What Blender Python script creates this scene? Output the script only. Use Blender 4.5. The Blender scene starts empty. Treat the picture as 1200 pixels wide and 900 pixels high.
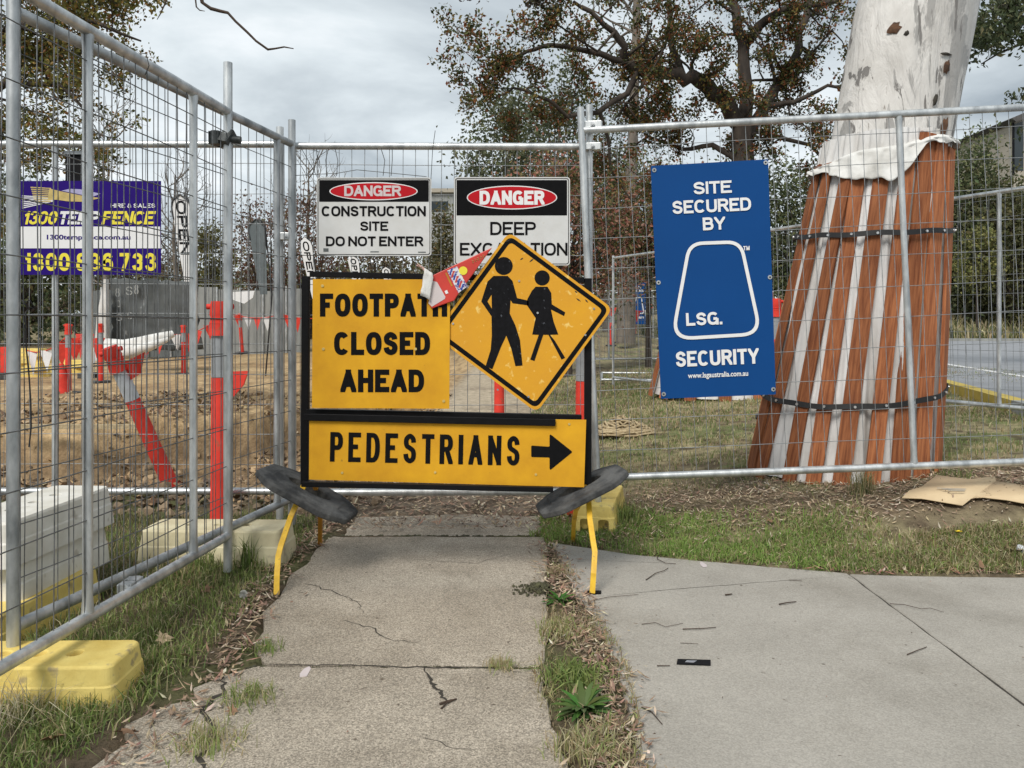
import bpy, bmesh, math, random
import numpy as np
from mathutils import Vector, Matrix, Euler
R = math.radians
rng = np.random.default_rng(7)
rnd = random.Random(11)
scene = bpy.context.scene
COL = scene.collection

# ------------------------------------------------------------------ camera
CH = 1.2            # lens height
F = 900.0           # focal length in units of the 1200 px wide frame
HY = 380.0          # row of the horizon in that frame
cam_d = bpy.data.cameras.new('camera')
cam_d.sensor_width = 36.0
cam_d.lens = 36.0 * F / 1200.0
cam_d.shift_y = -(450.0 - HY) / 1200.0
cam_d.clip_end = 3000.0
cam_d.clip_start = 0.05
cam = bpy.data.objects.new('camera', cam_d)
cam.location = (0, 0, CH)
cam.rotation_euler = (R(90), 0, 0)
COL.objects.link(cam)
scene.camera = cam

# ------------------------------------------------------------------ sky and sun
SUN_EL, SUN_AZ = R(48), R(205)      # azimuth clockwise from +Y (behind the camera, a little left)
world = bpy.data.worlds.new('World')
scene.world = world
world.use_nodes = True
wn, wl = world.node_tree.nodes, world.node_tree.links
wn.clear()
out = wn.new('ShaderNodeOutputWorld')
sky = wn.new('ShaderNodeTexSky'); sky.sky_type = 'NISHITA'; sky.sun_disc = False
sky.sun_elevation = SUN_EL; sky.sun_rotation = SUN_AZ
sky.dust_density = 2.0
bg1 = wn.new('ShaderNodeBackground'); bg1.inputs[1].default_value = 0.11
wl.new(sky.outputs[0], bg1.inputs[0])
geo = wn.new('ShaderNodeTexCoord')
sep = wn.new('ShaderNodeSeparateXYZ'); wl.new(geo.outputs['Generated'], sep.inputs[0])
def wmath(op, a, b=None, c=None):
    n = wn.new('ShaderNodeMath'); n.operation = op
    for i, v in enumerate((a, b, c)):
        if v is None: continue
        if isinstance(v, (int, float)): n.inputs[i].default_value = v
        else: wl.new(v, n.inputs[i])
    return n.outputs[0]
zz = wmath('MAXIMUM', sep.outputs[2], 0.0)
zz = wmath('ADD', zz, 0.16)
cx = wmath('DIVIDE', sep.outputs[0], zz); cy = wmath('DIVIDE', sep.outputs[1], zz)
comb = wn.new('ShaderNodeCombineXYZ'); wl.new(cx, comb.inputs[0]); wl.new(cy, comb.inputs[1])
comb.inputs[2].default_value = 3.1
nz = wn.new('ShaderNodeTexNoise'); nz.inputs['Scale'].default_value = 0.85
nz.inputs['Detail'].default_value = 7; nz.inputs['Roughness'].default_value = 0.55
nz.inputs['Distortion'].default_value = 0.35
wl.new(comb.outputs[0], nz.inputs['Vector'])
ramp = wn.new('ShaderNodeValToRGB'); wl.new(nz.outputs[0], ramp.inputs[0])
cr = ramp.color_ramp
cr.elements[0].position = 0.38; cr.elements[0].color = (0.33, 0.38, 0.42, 1)
cr.elements[1].position = 0.66; cr.elements[1].color = (0.90, 0.93, 0.95, 1)
e = cr.elements.new(0.48); e.color = (0.50, 0.555, 0.59, 1)
e = cr.elements.new(0.57); e.color = (0.68, 0.74, 0.77, 1)
bg2 = wn.new('ShaderNodeBackground'); bg2.inputs[1].default_value = 1.03
wl.new(ramp.outputs[0], bg2.inputs[0])
mx = wn.new('ShaderNodeMixShader')
mx.inputs[0].default_value = 0.93
wl.new(bg1.outputs[0], mx.inputs[1]); wl.new(bg2.outputs[0], mx.inputs[2])
wl.new(mx.outputs[0], out.inputs[0])

sun_d = bpy.data.lights.new('sun', 'SUN')
sun_d.energy = 2.6; sun_d.angle = R(24); sun_d.color = (1.0, 0.95, 0.88)
sun = bpy.data.objects.new('sun', sun_d); COL.objects.link(sun)
sdir = Vector((math.sin(SUN_AZ) * math.cos(SUN_EL), math.cos(SUN_AZ) * math.cos(SUN_EL), math.sin(SUN_EL)))
sun.rotation_euler = sdir.to_track_quat('Z', 'Y').to_euler()
sun.location = (0, 0, 20)

vs = scene.view_settings
scene.display_settings.display_device = 'sRGB'
vs.view_transform = 'Standard'; vs.look = 'None'; vs.gamma = 1.0; vs.use_curve_mapping = False
vs.exposure = 0.22
scene.render.engine = 'CYCLES'
scene.cycles.max_bounces = 6
scene.cycles.transparent_max_bounces = 8

# ------------------------------------------------------------------ helpers
def at(px, py, D):
    """A point D metres ahead of the lens that the photograph shows at (px, py)."""
    return Vector(((px - 600.0) / F * D, D, CH + (HY - py) / F * D))

def X(px, D): return (px - 600.0) / F * D
def Z(py, D): return CH + (HY - py) / F * D

def empty(name, loc=(0, 0, 0), rot=(0, 0, 0)):
    o = bpy.data.objects.new(name, None)
    o.location = loc; o.rotation_euler = rot
    o.empty_display_size = 0.1
    COL.objects.link(o)
    return o

def tag(o, label=None, cat=None, group=None, kind=None):
    if label: o['label'] = label
    if cat: o['category'] = cat
    if group: o['group'] = group
    if kind: o['kind'] = kind
    return o

def thing(name, label, cat, loc=(0, 0, 0), rot=(0, 0, 0), group=None):
    return tag(empty(name, loc, rot), label, cat, group)

class MB:
    """Collects shapes; build() links them as one mesh object."""
    def __init__(self):
        self.v = []; self.f = []; self.s = []; self.m = []
    def add(self, vs, fs, smooth=False, mi=0):
        n = len(self.v)
        self.v.extend([tuple(p) for p in vs])
        for f in fs:
            self.f.append([i + n for i in f]); self.s.append(smooth); self.m.append(mi)
    def box(self, c, s, rot=None, mi=0, taper=1.0):
        sx, sy, sz = s[0] / 2, s[1] / 2, s[2] / 2
        vs = []
        for z, t in ((-sz, 1.0), (sz, taper)):
            for x, y in ((-sx, -sy), (sx, -sy), (sx, sy), (-sx, sy)):
                p = Vector((x * t, y * t, z))
                if rot is not None: p = rot @ p
                vs.append((p.x + c[0], p.y + c[1], p.z + c[2]))
        self.add(vs, [(0, 3, 2, 1), (4, 5, 6, 7), (0, 1, 5, 4), (1, 2, 6, 5), (2, 3, 7, 6), (3, 0, 4, 7)], False, mi)
    def tube(self, pts, rad, n=8, caps=True, smooth=True, mi=0, phase=0.0, flat=1.0):
        pts = [Vector(p) for p in pts]
        if not isinstance(rad, (list, tuple)): rad = [rad] * len(pts)
        up = None; rings = []
        for i, p in enumerate(pts):
            a = pts[max(0, i - 1)]; b = pts[min(len(pts) - 1, i + 1)]
            t = (b - a)
            if t.length < 1e-9: t = Vector((0, 0, 1))
            t.normalize()
            if up is None:
                up = Vector((0, 1, 0)) if abs(t.y) < 0.9 else Vector((1, 0, 0))
            u = (up - t * up.dot(t))
            if u.length < 1e-6: u = t.orthogonal()
            u.normalize(); w = t.cross(u); up = u
            rings.append([p + (u * math.cos(phase + 2 * math.pi * k / n) * flat + w * math.sin(phase + 2 * math.pi * k / n)) * rad[i] for k in range(n)])
        vs = [q for r in rings for q in r]; fs = []
        for i in range(len(pts) - 1):
            for k in range(n):
                k2 = (k + 1) % n
                fs.append((i * n + k, i * n + k2, (i + 1) * n + k2, (i + 1) * n + k))
        self.add(vs, fs, smooth, mi)
        if caps:
            L = (len(pts) - 1) * n
            self.add(rings[0], [tuple(range(n))[::-1]], False, mi)
            self.add(rings[-1], [tuple(range(n))], False, mi)
    def prism(self, poly, y0, y1, mi=0):
        """poly in x,z; extruded from y0 (front, nearer the lens) to y1."""
        a = sum(poly[i][0] * poly[(i + 1) % len(poly)][1] - poly[(i + 1) % len(poly)][0] * poly[i][1] for i in range(len(poly)))
        if a < 0: poly = poly[::-1]
        n = len(poly)
        vs = [(p[0], y0, p[1]) for p in poly] + [(p[0], y1, p[1]) for p in poly]
        fs = [tuple(range(n)), tuple(range(2 * n - 1, n - 1, -1))]
        for i in range(n):
            j = (i + 1) % n
            fs.append((i, i + n, j + n, j))
        self.add(vs, fs, False, mi)
    def slab(self, poly, z0, z1, mi=0):
        a = sum(poly[i][0] * poly[(i + 1) % len(poly)][1] - poly[(i + 1) % len(poly)][0] * poly[i][1] for i in range(len(poly)))
        if a < 0: poly = poly[::-1]
        n = len(poly)
        vs = [(p[0], p[1], z0) for p in poly] + [(p[0], p[1], z1) for p in poly]
        fs = [tuple(range(n - 1, -1, -1)), tuple(range(n, 2 * n))]
        for i in range(n):
            j = (i + 1) % n
            fs.append((i, j, j + n, i + n))
        self.add(vs, fs, False, mi)
    def build(self, name, mat, parent=None, kind=None, loc=None):
        me = bpy.data.meshes.new(name)
        me.from_pydata(self.v, [], self.f)
        me.polygons.foreach_set('use_smooth', self.s)
        me.polygons.foreach_set('material_index', self.m)
        for m in (mat if isinstance(mat, (list, tuple)) else [mat]): me.materials.append(m)
        me.update()
        o = bpy.data.objects.new(name, me)
        COL.objects.link(o)
        if parent is not None: o.parent = parent
        if loc is not None: o.location = loc
        if kind: o['kind'] = kind
        return o

def np_mesh(name, V, Fq, mat, colors=None, smooth=False, parent=None, kind=None):
    """V (n,3), Fq (m,k) faces with k corners; colours per vertex."""
    me = bpy.data.meshes.new(name)
    V = np.asarray(V, dtype=np.float32); Fq = np.asarray(Fq, dtype=np.int32)
    m, k = Fq.shape
    me.vertices.add(len(V)); me.vertices.foreach_set('co', V.ravel())
    me.loops.add(m * k); me.loops.foreach_set('vertex_index', Fq.ravel())
    me.polygons.add(m)
    me.polygons.foreach_set('loop_start', np.arange(0, m * k, k, dtype=np.int32))
    me.polygons.foreach_set('use_smooth', np.full(m, smooth, dtype=bool))
    if colors is not None:
        ca = me.color_attributes.new('tint', 'FLOAT_COLOR', 'POINT')
        c4 = np.ones((len(V), 4), dtype=np.float32); c4[:, :3] = colors
        ca.data.foreach_set('color', c4.ravel())
    me.materials.append(mat)
    me.update(calc_edges=True); me.validate()
    o = bpy.data.objects.new(name, me)
    COL.objects.link(o)
    if parent is not None: o.parent = parent
    if kind: o['kind'] = kind
    return o

def copy_tree(o, parent=None):
    c = o.copy(); COL.objects.link(c)
    if parent is not None: c.parent = parent
    for ch in list(o.children): copy_tree(ch, c)
    return c

def bevel_obj(o, w, seg=2, angle=40):
    m = o.modifiers.new('bevel', 'BEVEL'); m.width = w; m.segments = seg
    m.limit_method = 'ANGLE'; m.angle_limit = R(angle)
    return o

# value noise
def _hash(i, j, s):
    h = (i.astype(np.int64) * 374761393 + j.astype(np.int64) * 668265263 + s * 1442695041) & 0xffffffff
    h = ((h ^ (h >> 13)) * 1274126177) & 0xffffffff
    return ((h ^ (h >> 16)) & 0xffff) / 65535.0
def vnoise(x, y, s=0):
    xi = np.floor(x); yi = np.floor(y); fx = x - xi; fy = y - yi
    fx = fx * fx * (3 - 2 * fx); fy = fy * fy * (3 - 2 * fy)
    a = _hash(xi, yi, s); b = _hash(xi + 1, yi, s); c = _hash(xi, yi + 1, s); d = _hash(xi + 1, yi + 1, s)
    return (a * (1 - fx) + b * fx) * (1 - fy) + (c * (1 - fx) + d * fx) * fy
def fbm(x, y, s=0, o=4):
    t = 0; a = 0.5
    for k in range(o):
        t = t + a * vnoise(x * 2 ** k, y * 2 ** k, s + k); a *= 0.5
    return t / (1 - 0.5 ** o)
def ss(x, a, b):
    t = np.clip((np.asarray(x, dtype=float) - a) / (b - a), 0, 1)
    return t * t * (3 - 2 * t)
def inpoly(x, y, poly):
    x = np.asarray(x); y = np.asarray(y); r = np.zeros(np.broadcast(x, y).shape, bool)
    n = len(poly)
    for i in range(n):
        x1, y1 = poly[i]; x2, y2 = poly[(i + 1) % n]
        if y1 == y2: continue
        c = ((y1 > y) != (y2 > y)) & (x < (x2 - x1) * (y - y1) / (y2 - y1) + x1)
        r ^= c
    return r

# ------------------------------------------------------------------ materials
def new_mat(name):
    m = bpy.data.materials.new(name); m.use_nodes = True
    return m, m.node_tree.nodes, m.node_tree.links, m.node_tree.nodes['Principled BSDF']

def simple(name, col, rough=0.6, metal=0.0, var=0.25, scale=8.0, bump=0.0, bscale=60.0, col2=None, stretch=None, spec=0.5, lo=0.35, hi=0.65, objrand=0.0, detail=6, speck=None):
    """Base colour with noise wear between col and col2, optional fine bump and specks."""
    m, N, L, b = new_mat(name)
    b.inputs['Roughness'].default_value = rough; b.inputs['Metallic'].default_value = metal
    b.inputs['Specular IOR Level'].default_value = spec
    tc = N.new('ShaderNodeTexCoord'); vec = tc.outputs['Object']
    if stretch:
        mp = N.new('ShaderNodeMapping'); mp.inputs['Scale'].default_value = stretch
        L.new(vec, mp.inputs[0]); vec = mp.outputs[0]
    n = N.new('ShaderNodeTexNoise'); n.inputs['Scale'].default_value = scale
    n.inputs['Detail'].default_value = detail; n.inputs['Roughness'].default_value = 0.6
    L.new(vec, n.inputs['Vector'])
    r = N.new('ShaderNodeValToRGB'); L.new(n.outputs[0], r.inputs[0])
    c2 = col2 if col2 else tuple(max(0, c * (1 - var)) for c in col)
    r.color_ramp.elements[0].position = lo; r.color_ramp.elements[0].color = (*c2, 1)
    r.color_ramp.elements[1].position = hi; r.color_ramp.elements[1].color = (*col, 1)
    cout = r.outputs[0]
    if speck:
        sc, thr, scol = speck
        n3 = N.new('ShaderNodeTexNoise'); n3.inputs['Scale'].default_value = sc; n3.inputs['Detail'].default_value = 3
        L.new(vec, n3.inputs['Vector'])
        r3 = N.new('ShaderNodeValToRGB'); L.new(n3.outputs[0], r3.inputs[0])
        r3.color_ramp.elements[0].position = thr; r3.color_ramp.elements[0].color = (0, 0, 0, 1)
        r3.color_ramp.elements[1].position = thr + 0.09; r3.color_ramp.elements[1].color = (1, 1, 1, 1)
        mixs = N.new('ShaderNodeMixRGB'); L.new(r3.outputs[0], mixs.inputs[0]); L.new(cout, mixs.inputs[1])
        mixs.inputs[2].default_value = (*scol, 1); cout = mixs.outputs[0]
    if objrand:
        oi = N.new('ShaderNodeObjectInfo')
        mr = N.new('ShaderNodeMapRange'); L.new(oi.outputs['Random'], mr.inputs[0])
        mr.inputs[3].default_value = 1 - objrand; mr.inputs[4].default_value = 1 + objrand
        hs = N.new('ShaderNodeHueSaturation'); L.new(mr.outputs[0], hs.inputs['Value']); L.new(cout, hs.inputs['Color'])
        cout = hs.outputs[0]
    L.new(cout, b.inputs['Base Color'])
    if bump:
        n2 = N.new('ShaderNodeTexNoise'); n2.inputs['Scale'].default_value = bscale; n2.inputs['Detail'].default_value = 5
        L.new(vec, n2.inputs['Vector'])
        bp = N.new('ShaderNodeBump'); bp.inputs['Strength'].default_value = bump; bp.inputs['Distance'].default_value = 0.01
        L.new(n2.outputs[0], bp.inputs['Height']); L.new(bp.outputs[0], b.inputs['Normal'])
    return m

def tint_mat(name, rough=0.7, scale=30.0, amt=0.5, bump=0.0, bscale=40.0, trans=0.0, spec=0.3):
    """Colour comes from the mesh's own 'tint' attribute, broken up by noise."""
    m, N, L, b = new_mat(name)
    b.inputs['Roughness'].default_value = rough
    b.inputs['Specular IOR Level'].default_value = spec
    a = N.new('ShaderNodeAttribute'); a.attribute_name = 'tint'
    cout = a.outputs['Color']
    if amt:
        tc = N.new('ShaderNodeTexCoord')
        n = N.new('ShaderNodeTexNoise'); n.inputs['Scale'].default_value = scale
        n.inputs['Detail'].default_value = 8; n.inputs['Roughness'].default_value = 0.7
        L.new(tc.outputs['Object'], n.inputs['Vector'])
        mr = N.new('ShaderNodeMapRange'); L.new(n.outputs[0], mr.inputs[0])
        mr.inputs[1].default_value = 0.3; mr.inputs[2].default_value = 0.7
        mr.inputs[3].default_value = 1 - amt; mr.inputs[4].default_value = 1 + amt
        mm = N.new('ShaderNodeVectorMath'); mm.operation = 'MULTIPLY'
        L.new(cout, mm.inputs[0]); L.new(mr.outputs[0], mm.inputs[1]); cout = mm.outputs[0]
        if bump:
            n2 = N.new('ShaderNodeTexNoise'); n2.inputs['Scale'].default_value = bscale; n2.inputs['Detail'].default_value = 8
            n2.inputs['Roughness'].default_value = 0.7
            L.new(tc.outputs['Object'], n2.inputs['Vector'])
            bp = N.new('ShaderNodeBump'); bp.inputs['Strength'].default_value = bump; bp.inputs['Distance'].default_value = 0.03
            L.new(n2.outputs[0], bp.inputs['Height']); L.new(bp.outputs[0], b.inputs['Normal'])
    L.new(cout, b.inputs['Base Color'])
    if trans:
        b.inputs['Transmission Weight'].default_value = 0.0
        tr = N.new('ShaderNodeBsdfTranslucent'); L.new(cout, tr.inputs[0])
        ms = N.new('ShaderNodeMixShader'); ms.inputs[0].default_value = trans
        L.new(b.outputs[0], ms.inputs[1]); L.new(tr.outputs[0], ms.inputs[2])
        L.new(ms.outputs[0], N['Material Output'].inputs[0])
    return m

M = {}
M['galv'] = simple('galvanised_steel', (0.74, 0.76, 0.76), 0.42, 0.7, scale=14, col2=(0.38, 0.40, 0.41), stretch=(1, 1, 0.35), bump=0.08, bscale=90)
M['galv_dull'] = simple('dull_galvanised_steel', (0.54, 0.56, 0.57), 0.5, 0.7, scale=11, col2=(0.24, 0.26, 0.27), stretch=(1, 1, 0.4), bump=0.08, bscale=90)
M['wire'] = simple('galvanised_wire', (0.40, 0.42, 0.43), 0.5, 0.6, scale=25, col2=(0.22, 0.23, 0.24))
M['wire_dark'] = simple('dark_weathered_wire', (0.22, 0.225, 0.23), 0.5, 0.5, scale=18, col2=(0.08, 0.085, 0.085))
M['sign_yellow'] = simple('yellow_reflective_sheet', (0.74, 0.39, 0.020), 0.7, 0, scale=5.5, col2=(0.58, 0.28, 0.018), lo=0.3, hi=0.7, spec=0.2, bump=0.05, bscale=250, speck=(42, 0.70, (0.25, 0.13, 0.03)))
M['diamond_yellow'] = simple('worn_yellow_reflective_sheet', (0.72, 0.35, 0.010), 0.7, 0, scale=6, col2=(0.66, 0.31, 0.015), lo=0.3, hi=0.7, speck=(26, 0.62, (0.84, 0.58, 0.16)), bump=0.05, bscale=200)
M['sign_white'] = simple('white_sign_plastic', (0.66, 0.67, 0.67), 0.5, 0, scale=4, col2=(.57, .57, .55), spec=.3, speck=(30, .70, (.5, .46, .38)))
M['black'] = simple('black_print', (0.008, 0.008, 0.009), 0.8, 0, scale=30, var=0.2, spec=0.08)
M['black_worn'] = simple('scuffed_black_print', (0.012, 0.012, 0.014), 0.8, 0, scale=40, col2=(0.008, 0.008, 0.009), spec=0.08, speck=(55, 0.66, (0.12, 0.13, 0.15)))
M['frame_black'] = simple('black_painted_steel', (0.007, 0.007, 0.008), 0.5, 0.0, scale=20, var=0.3, bump=0.1, bscale=50, spec=0.15)
M['red'] = simple('red_print', (0.50, 0.012, 0.02), 0.6, 0, scale=6, var=0.1, spec=0.12)
M['white'] = simple('white_print', (0.80, 0.80, 0.80), 0.5, 0, scale=6, var=0.06)
M['white_faded'] = simple('faded_white_print', (0.62, 0.55, 0.55), 0.5, 0, scale=6, var=0.1)
M['blue'] = simple('blue_corflute', (0.004, 0.060, 0.225), 0.6, 0, scale=2, var=0.08, spec=0.15)
M['purple'] = simple('purple_banner_vinyl', (0.022, 0.005, 0.17), 0.7, 0, scale=3, var=0.15, spec=0.12)
M['yellow_print'] = simple('yellow_print', (0.85, 0.72, 0.05), 0.5, 0, scale=3, var=0.08)
M['gold_print'] = simple('gold_print', (0.62, 0.47, 0.16), 0.5, 0, scale=30, var=0.3)
M['lilac_print'] = simple('lilac_print', (0.42, 0.40, 0.62), 0.5, 0, scale=30, var=0.2)
M['yellow_paint'] = simple('chipped_yellow_paint', (0.80, 0.50, 0.03), 0.45, 0, scale=18, col2=(0.62, 0.36, 0.02), speck=(35, 0.66, (0.12, 0.09, 0.05)), bump=0.1)
M['orange_paint'] = simple('dirty_orange_paint', (0.52, 0.24, 0.015), 0.5, 0, scale=18, col2=(0.40, 0.17, 0.01), speck=(30, 0.66, (0.10, 0.06, 0.03)), bump=0.1)
M['block_yellow'] = simple('dirty_yellow_plastic', (0.78, 0.62, 0.20), 0.6, 0, scale=7, col2=(0.64, 0.47, 0.12), speck=(16, 0.61, (0.40, 0.32, 0.16)), bump=0.25, bscale=45, spec=.25, lo=.3, hi=.6)
M['block_cream'] = simple('sun_bleached_cream_plastic', (0.72, 0.66, 0.44), 0.6, 0, scale=5, col2=(0.52, 0.45, 0.28), speck=(8, 0.62, (0.33, 0.28, 0.19)), bump=0.15, bscale=30)
M['block_white'] = simple('dirty_white_plastic', (0.76, 0.745, 0.69), 0.6, 0, scale=6, col2=(0.60, 0.575, 0.50), speck=(9, 0.63, (0.30, 0.26, 0.20)), bump=0.15, bscale=30)
M['rubber'] = simple('dusty_black_rubber', (0.115, 0.115, 0.112), 0.85, 0, scale=9, col2=(0.04, 0.041, 0.042), bump=0.5, bscale=55, spec=0.2, lo=.4, hi=.62)
M['bollard_red'] = simple('fluorescent_red_plastic', (0.80, 0.065, 0.045), 0.6, 0, scale=5, col2=(0.58, 0.045, 0.03), spec=0.2, speck=(11, .62, (.34, .12, .07)))
M['band_grey'] = simple('grey_reflective_band', (0.36, 0.38, 0.40), 0.4, 0.1, scale=10, var=0.25)
M['band_pale'] = simple('pale_reflective_band', (0.66, 0.69, 0.73), 0.5, 0.0, scale=10, var=0.25)
M['plank'] = simple('red_hardwood', (0.44, 0.165, 0.068), 0.75, 0, scale=9, col2=(0.22, 0.07, 0.03), stretch=(7, 7, 0.45), bump=0.5, bscale=16, objrand=0.35, lo=0.36, hi=0.62, speck=(2.6, 0.66, (0.085, 0.03, 0.015)), spec=.2)
M['fabric'] = simple('white_geotextile', (0.74, 0.74, 0.74), 0.75, 0, scale=3.5, col2=(0.42, 0.40, 0.37), bump=0.9, bscale=9, lo=0.32, hi=0.62, stretch=(1, 1, 0.35))
M['strap'] = simple('black_rubber_strap', (0.014, 0.014, 0.015), 0.6, 0, scale=20, var=0.3)
M['bolt'] = simple('bright_zinc', (0.75, 0.75, 0.75), 0.3, 0.8, scale=20, var=0.1)
M['cardboard'] = simple('corrugated_cardboard', (0.62, 0.49, 0.31), 0.9, 0, scale=4, col2=(0.54, 0.41, 0.25), bump=0.3, bscale=18)
M['cloth_white'] = simple('crumpled_white_cloth', (0.74, 0.74, 0.72), 0.9, 0, scale=5, col2=(.56, .55, .52), bump=0.9, bscale=14, spec=.1)
M['pink_tissue'] = simple('pink_tissue', (0.62, 0.40, 0.34), 0.9, 0, scale=20, var=0.3)
M['packet_red'] = simple('red_card', (0.62, 0.05, 0.035), 0.45, 0, scale=8, var=0.2)
M['hoarding'] = simple('grey_shade_cloth', (0.15, 0.165, 0.165), 0.85, 0, scale=2, col2=(0.10, 0.11, 0.112), stretch=(3, 3, 0.5))
M['hoarding_light'] = simple('faded_hoarding_sheet', (0.34, 0.35, 0.34), 0.8, 0, scale=1.5, col2=(0.22, 0.23, 0.225), stretch=(3, 3, 0.5))
M['panel_dark'] = simple('dark_grey_sheeting', (0.13, 0.14, 0.14), 0.8, 0, scale=1.2, col2=(0.05, 0.055, 0.055), bump=1.0, bscale=2.2, spec=.2, stretch=(1, 1, .5), speck=(5, .62, (.22, .23, .23)))
M['bark_dark'] = simple('dark_bark', (0.075, 0.058, 0.045), 0.9, 0, scale=9, col2=(0.028, 0.022, 0.018), bump=0.6, bscale=25, stretch=(1, 1, 0.3))
M['bark_grey'] = simple('grey_bark', (0.20, 0.17, 0.14), 0.9, 0, scale=6, col2=(0.10, 0.085, 0.07), bump=0.5, bscale=20, stretch=(1, 1, 0.3))
M['leaf'] = tint_mat('leaf', rough=0.55, amt=0.0, trans=0.3)
M['blade'] = tint_mat('grass_blade', rough=0.6, amt=0.0, trans=0.25)
M['litter'] = tint_mat('dead_leaf', rough=0.85, amt=0.3, scale=60)
M['ground'] = tint_mat('ground', rough=0.95, scale=9.0, amt=0.42, bump=0.9, bscale=28, spec=0.15)
M['straw'] = simple('straw', (0.52, 0.42, 0.26), 0.9, 0, scale=30, col2=(0.30, 0.23, 0.13), bump=0.5)
M['asphalt'] = simple('asphalt', (0.30, 0.31, 0.33), 0.85, 0, scale=2, col2=(0.24, 0.25, 0.265))
M['brick_wall'] = simple('beige_rendered_wall', (0.42, 0.38, 0.31), 0.85, 0, scale=1, var=0.12)
M['roof'] = simple('dark_roof_tile', (0.10, 0.095, 0.09), 0.8, 0, scale=2, var=0.3)
M['glass'] = simple('dark_window_glass', (0.03, 0.04, 0.045), 0.1, 0, scale=1, var=0.2)
M['flag_white'] = simple('white_flag_fabric', (0.74, 0.75, 0.76), 0.8, 0, scale=4, var=0.08)
M['flag_dark'] = simple('slate_flag_fabric', (0.12, 0.145, 0.155), 0.8, 0, scale=4, var=0.2)
M['flower_yellow'] = simple('dandelion_petals', (0.85, 0.62, 0.02), 0.7, 0, scale=80, var=0.2)
M['seed_fluff'] = simple('seed_fluff', (0.62, 0.62, 0.58), 0.9, 0, scale=80, var=0.2)
M['twig'] = simple('dark_twig', (0.07, 0.045, 0.03), 0.9, 0, scale=30, var=0.4)
M['crack'] = simple('soil_filled_crack', (0.055, 0.048, 0.038), 0.95, 0, scale=30, var=0.4)
M['moss'] = simple('soil_and_moss', (0.10, 0.10, 0.05), 0.95, 0, scale=30, col2=(0.05, 0.045, 0.03), bump=0.8, bscale=60)
M['kerb_yellow'] = simple('yellow_kerb_paint', (0.62, 0.47, 0.10), 0.8, 0, scale=6, var=0.2)

def concrete(name, col, col2, agg, aggsc, stain, spots, bump):
    m, N, L, b = new_mat(name)
    b.inputs['Roughness'].default_value = 0.88; b.inputs['Specular IOR Level'].default_value = 0.25
    tc = N.new('ShaderNodeTexCoord'); v = tc.outputs['Object']
    def noise(sc, det=4, ro=0.6):
        n = N.new('ShaderNodeTexNoise'); n.inputs['Scale'].default_value = sc; n.inputs['Detail'].default_value = det
        n.inputs['Roughness'].default_value = ro
        L.new(v, n.inputs['Vector']); return n.outputs[0]
    r = N.new('ShaderNodeValToRGB'); L.new(noise(1.7, 8, 0.65), r.inputs[0])
    r.color_ramp.elements[0].position = 0.35; r.color_ramp.elements[0].color = (*col2, 1)
    r.color_ramp.elements[1].position = 0.62; r.color_ramp.elements[1].color = (*col, 1)
    vo = N.new('ShaderNodeTexVoronoi'); vo.inputs['Scale'].default_value = aggsc; L.new(v, vo.inputs['Vector'])
    sp = N.new('ShaderNodeSeparateColor'); L.new(vo.outputs['Color'], sp.inputs[0])
    mr = N.new('ShaderNodeMapRange'); L.new(sp.outputs[0], mr.inputs[0]); mr.inputs[3].default_value = 1 - agg; mr.inputs[4].default_value = 1 + agg
    mm = N.new('ShaderNodeVectorMath'); mm.operation = 'MULTIPLY'; L.new(r.outputs[0], mm.inputs[0]); L.new(mr.outputs[0], mm.inputs[1])
    n5 = noise(190, 4, 0.7)
    mr5 = N.new('ShaderNodeMapRange'); L.new(n5, mr5.inputs[0]); mr5.inputs[1].default_value = 0.3; mr5.inputs[2].default_value = 0.7
    mr5.inputs[3].default_value = 1 - agg * 0.8; mr5.inputs[4].default_value = 1 + agg * 0.8
    m5 = N.new('ShaderNodeVectorMath'); m5.operation = 'MULTIPLY'; L.new(mm.outputs[0], m5.inputs[0]); L.new(mr5.outputs[0], m5.inputs[1])
    # dirt stains
    r2 = N.new('ShaderNodeValToRGB'); L.new(noise(0.9, 9, 0.7), r2.inputs[0])
    r2.color_ramp.elements[0].position = 0.50; r2.color_ramp.elements[0].color = (1, 1, 1, 1)
    r2.color_ramp.elements[1].position = 0.70; r2.color_ramp.elements[1].color = (1 - stain, 1 - stain * 1.05, 1 - stain * 1.15, 1)
    m6 = N.new('ShaderNodeVectorMath'); m6.operation = 'MULTIPLY'; L.new(m5.outputs[0], m6.inputs[0]); L.new(r2.outputs[0], m6.inputs[1])
    # dark spots
    r3 = N.new('ShaderNodeValToRGB'); L.new(noise(26, 2, 0.5), r3.inputs[0])
    r3.color_ramp.elements[0].position = spots; r3.color_ramp.elements[0].color = (1, 1, 1, 1)
    r3.color_ramp.elements[1].position = spots + 0.04; r3.color_ramp.elements[1].color = (0.45, 0.42, 0.40, 1)
    m7 = N.new('ShaderNodeVectorMath'); m7.operation = 'MULTIPLY'; L.new(m6.outputs[0], m7.inputs[0]); L.new(r3.outputs[0], m7.inputs[1])
    L.new(m7.outputs[0], b.inputs['Base Color'])
    bp = N.new('ShaderNodeBump'); bp.inputs['Strength'].default_value = bump; bp.inputs['Distance'].default_value = 0.004
    L.new(sp.outputs[0], bp.inputs['Height'])
    bp2 = N.new('ShaderNodeBump'); bp2.inputs['Strength'].default_value = bump; bp2.inputs['Distance'].default_value = 0.01
    L.new(noise(60, 6, 0.7), bp2.inputs['Height']); L.new(bp.outputs[0], bp2.inputs['Normal'])
    L.new(bp2.outputs[0], b.inputs['Normal'])
    return m
M['path'] = concrete('old_exposed_aggregate_concrete', (0.42, 0.37, 0.30), (0.31, 0.27, 0.215), 0.40, 230, 0.35, 0.70, 0.6)
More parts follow.
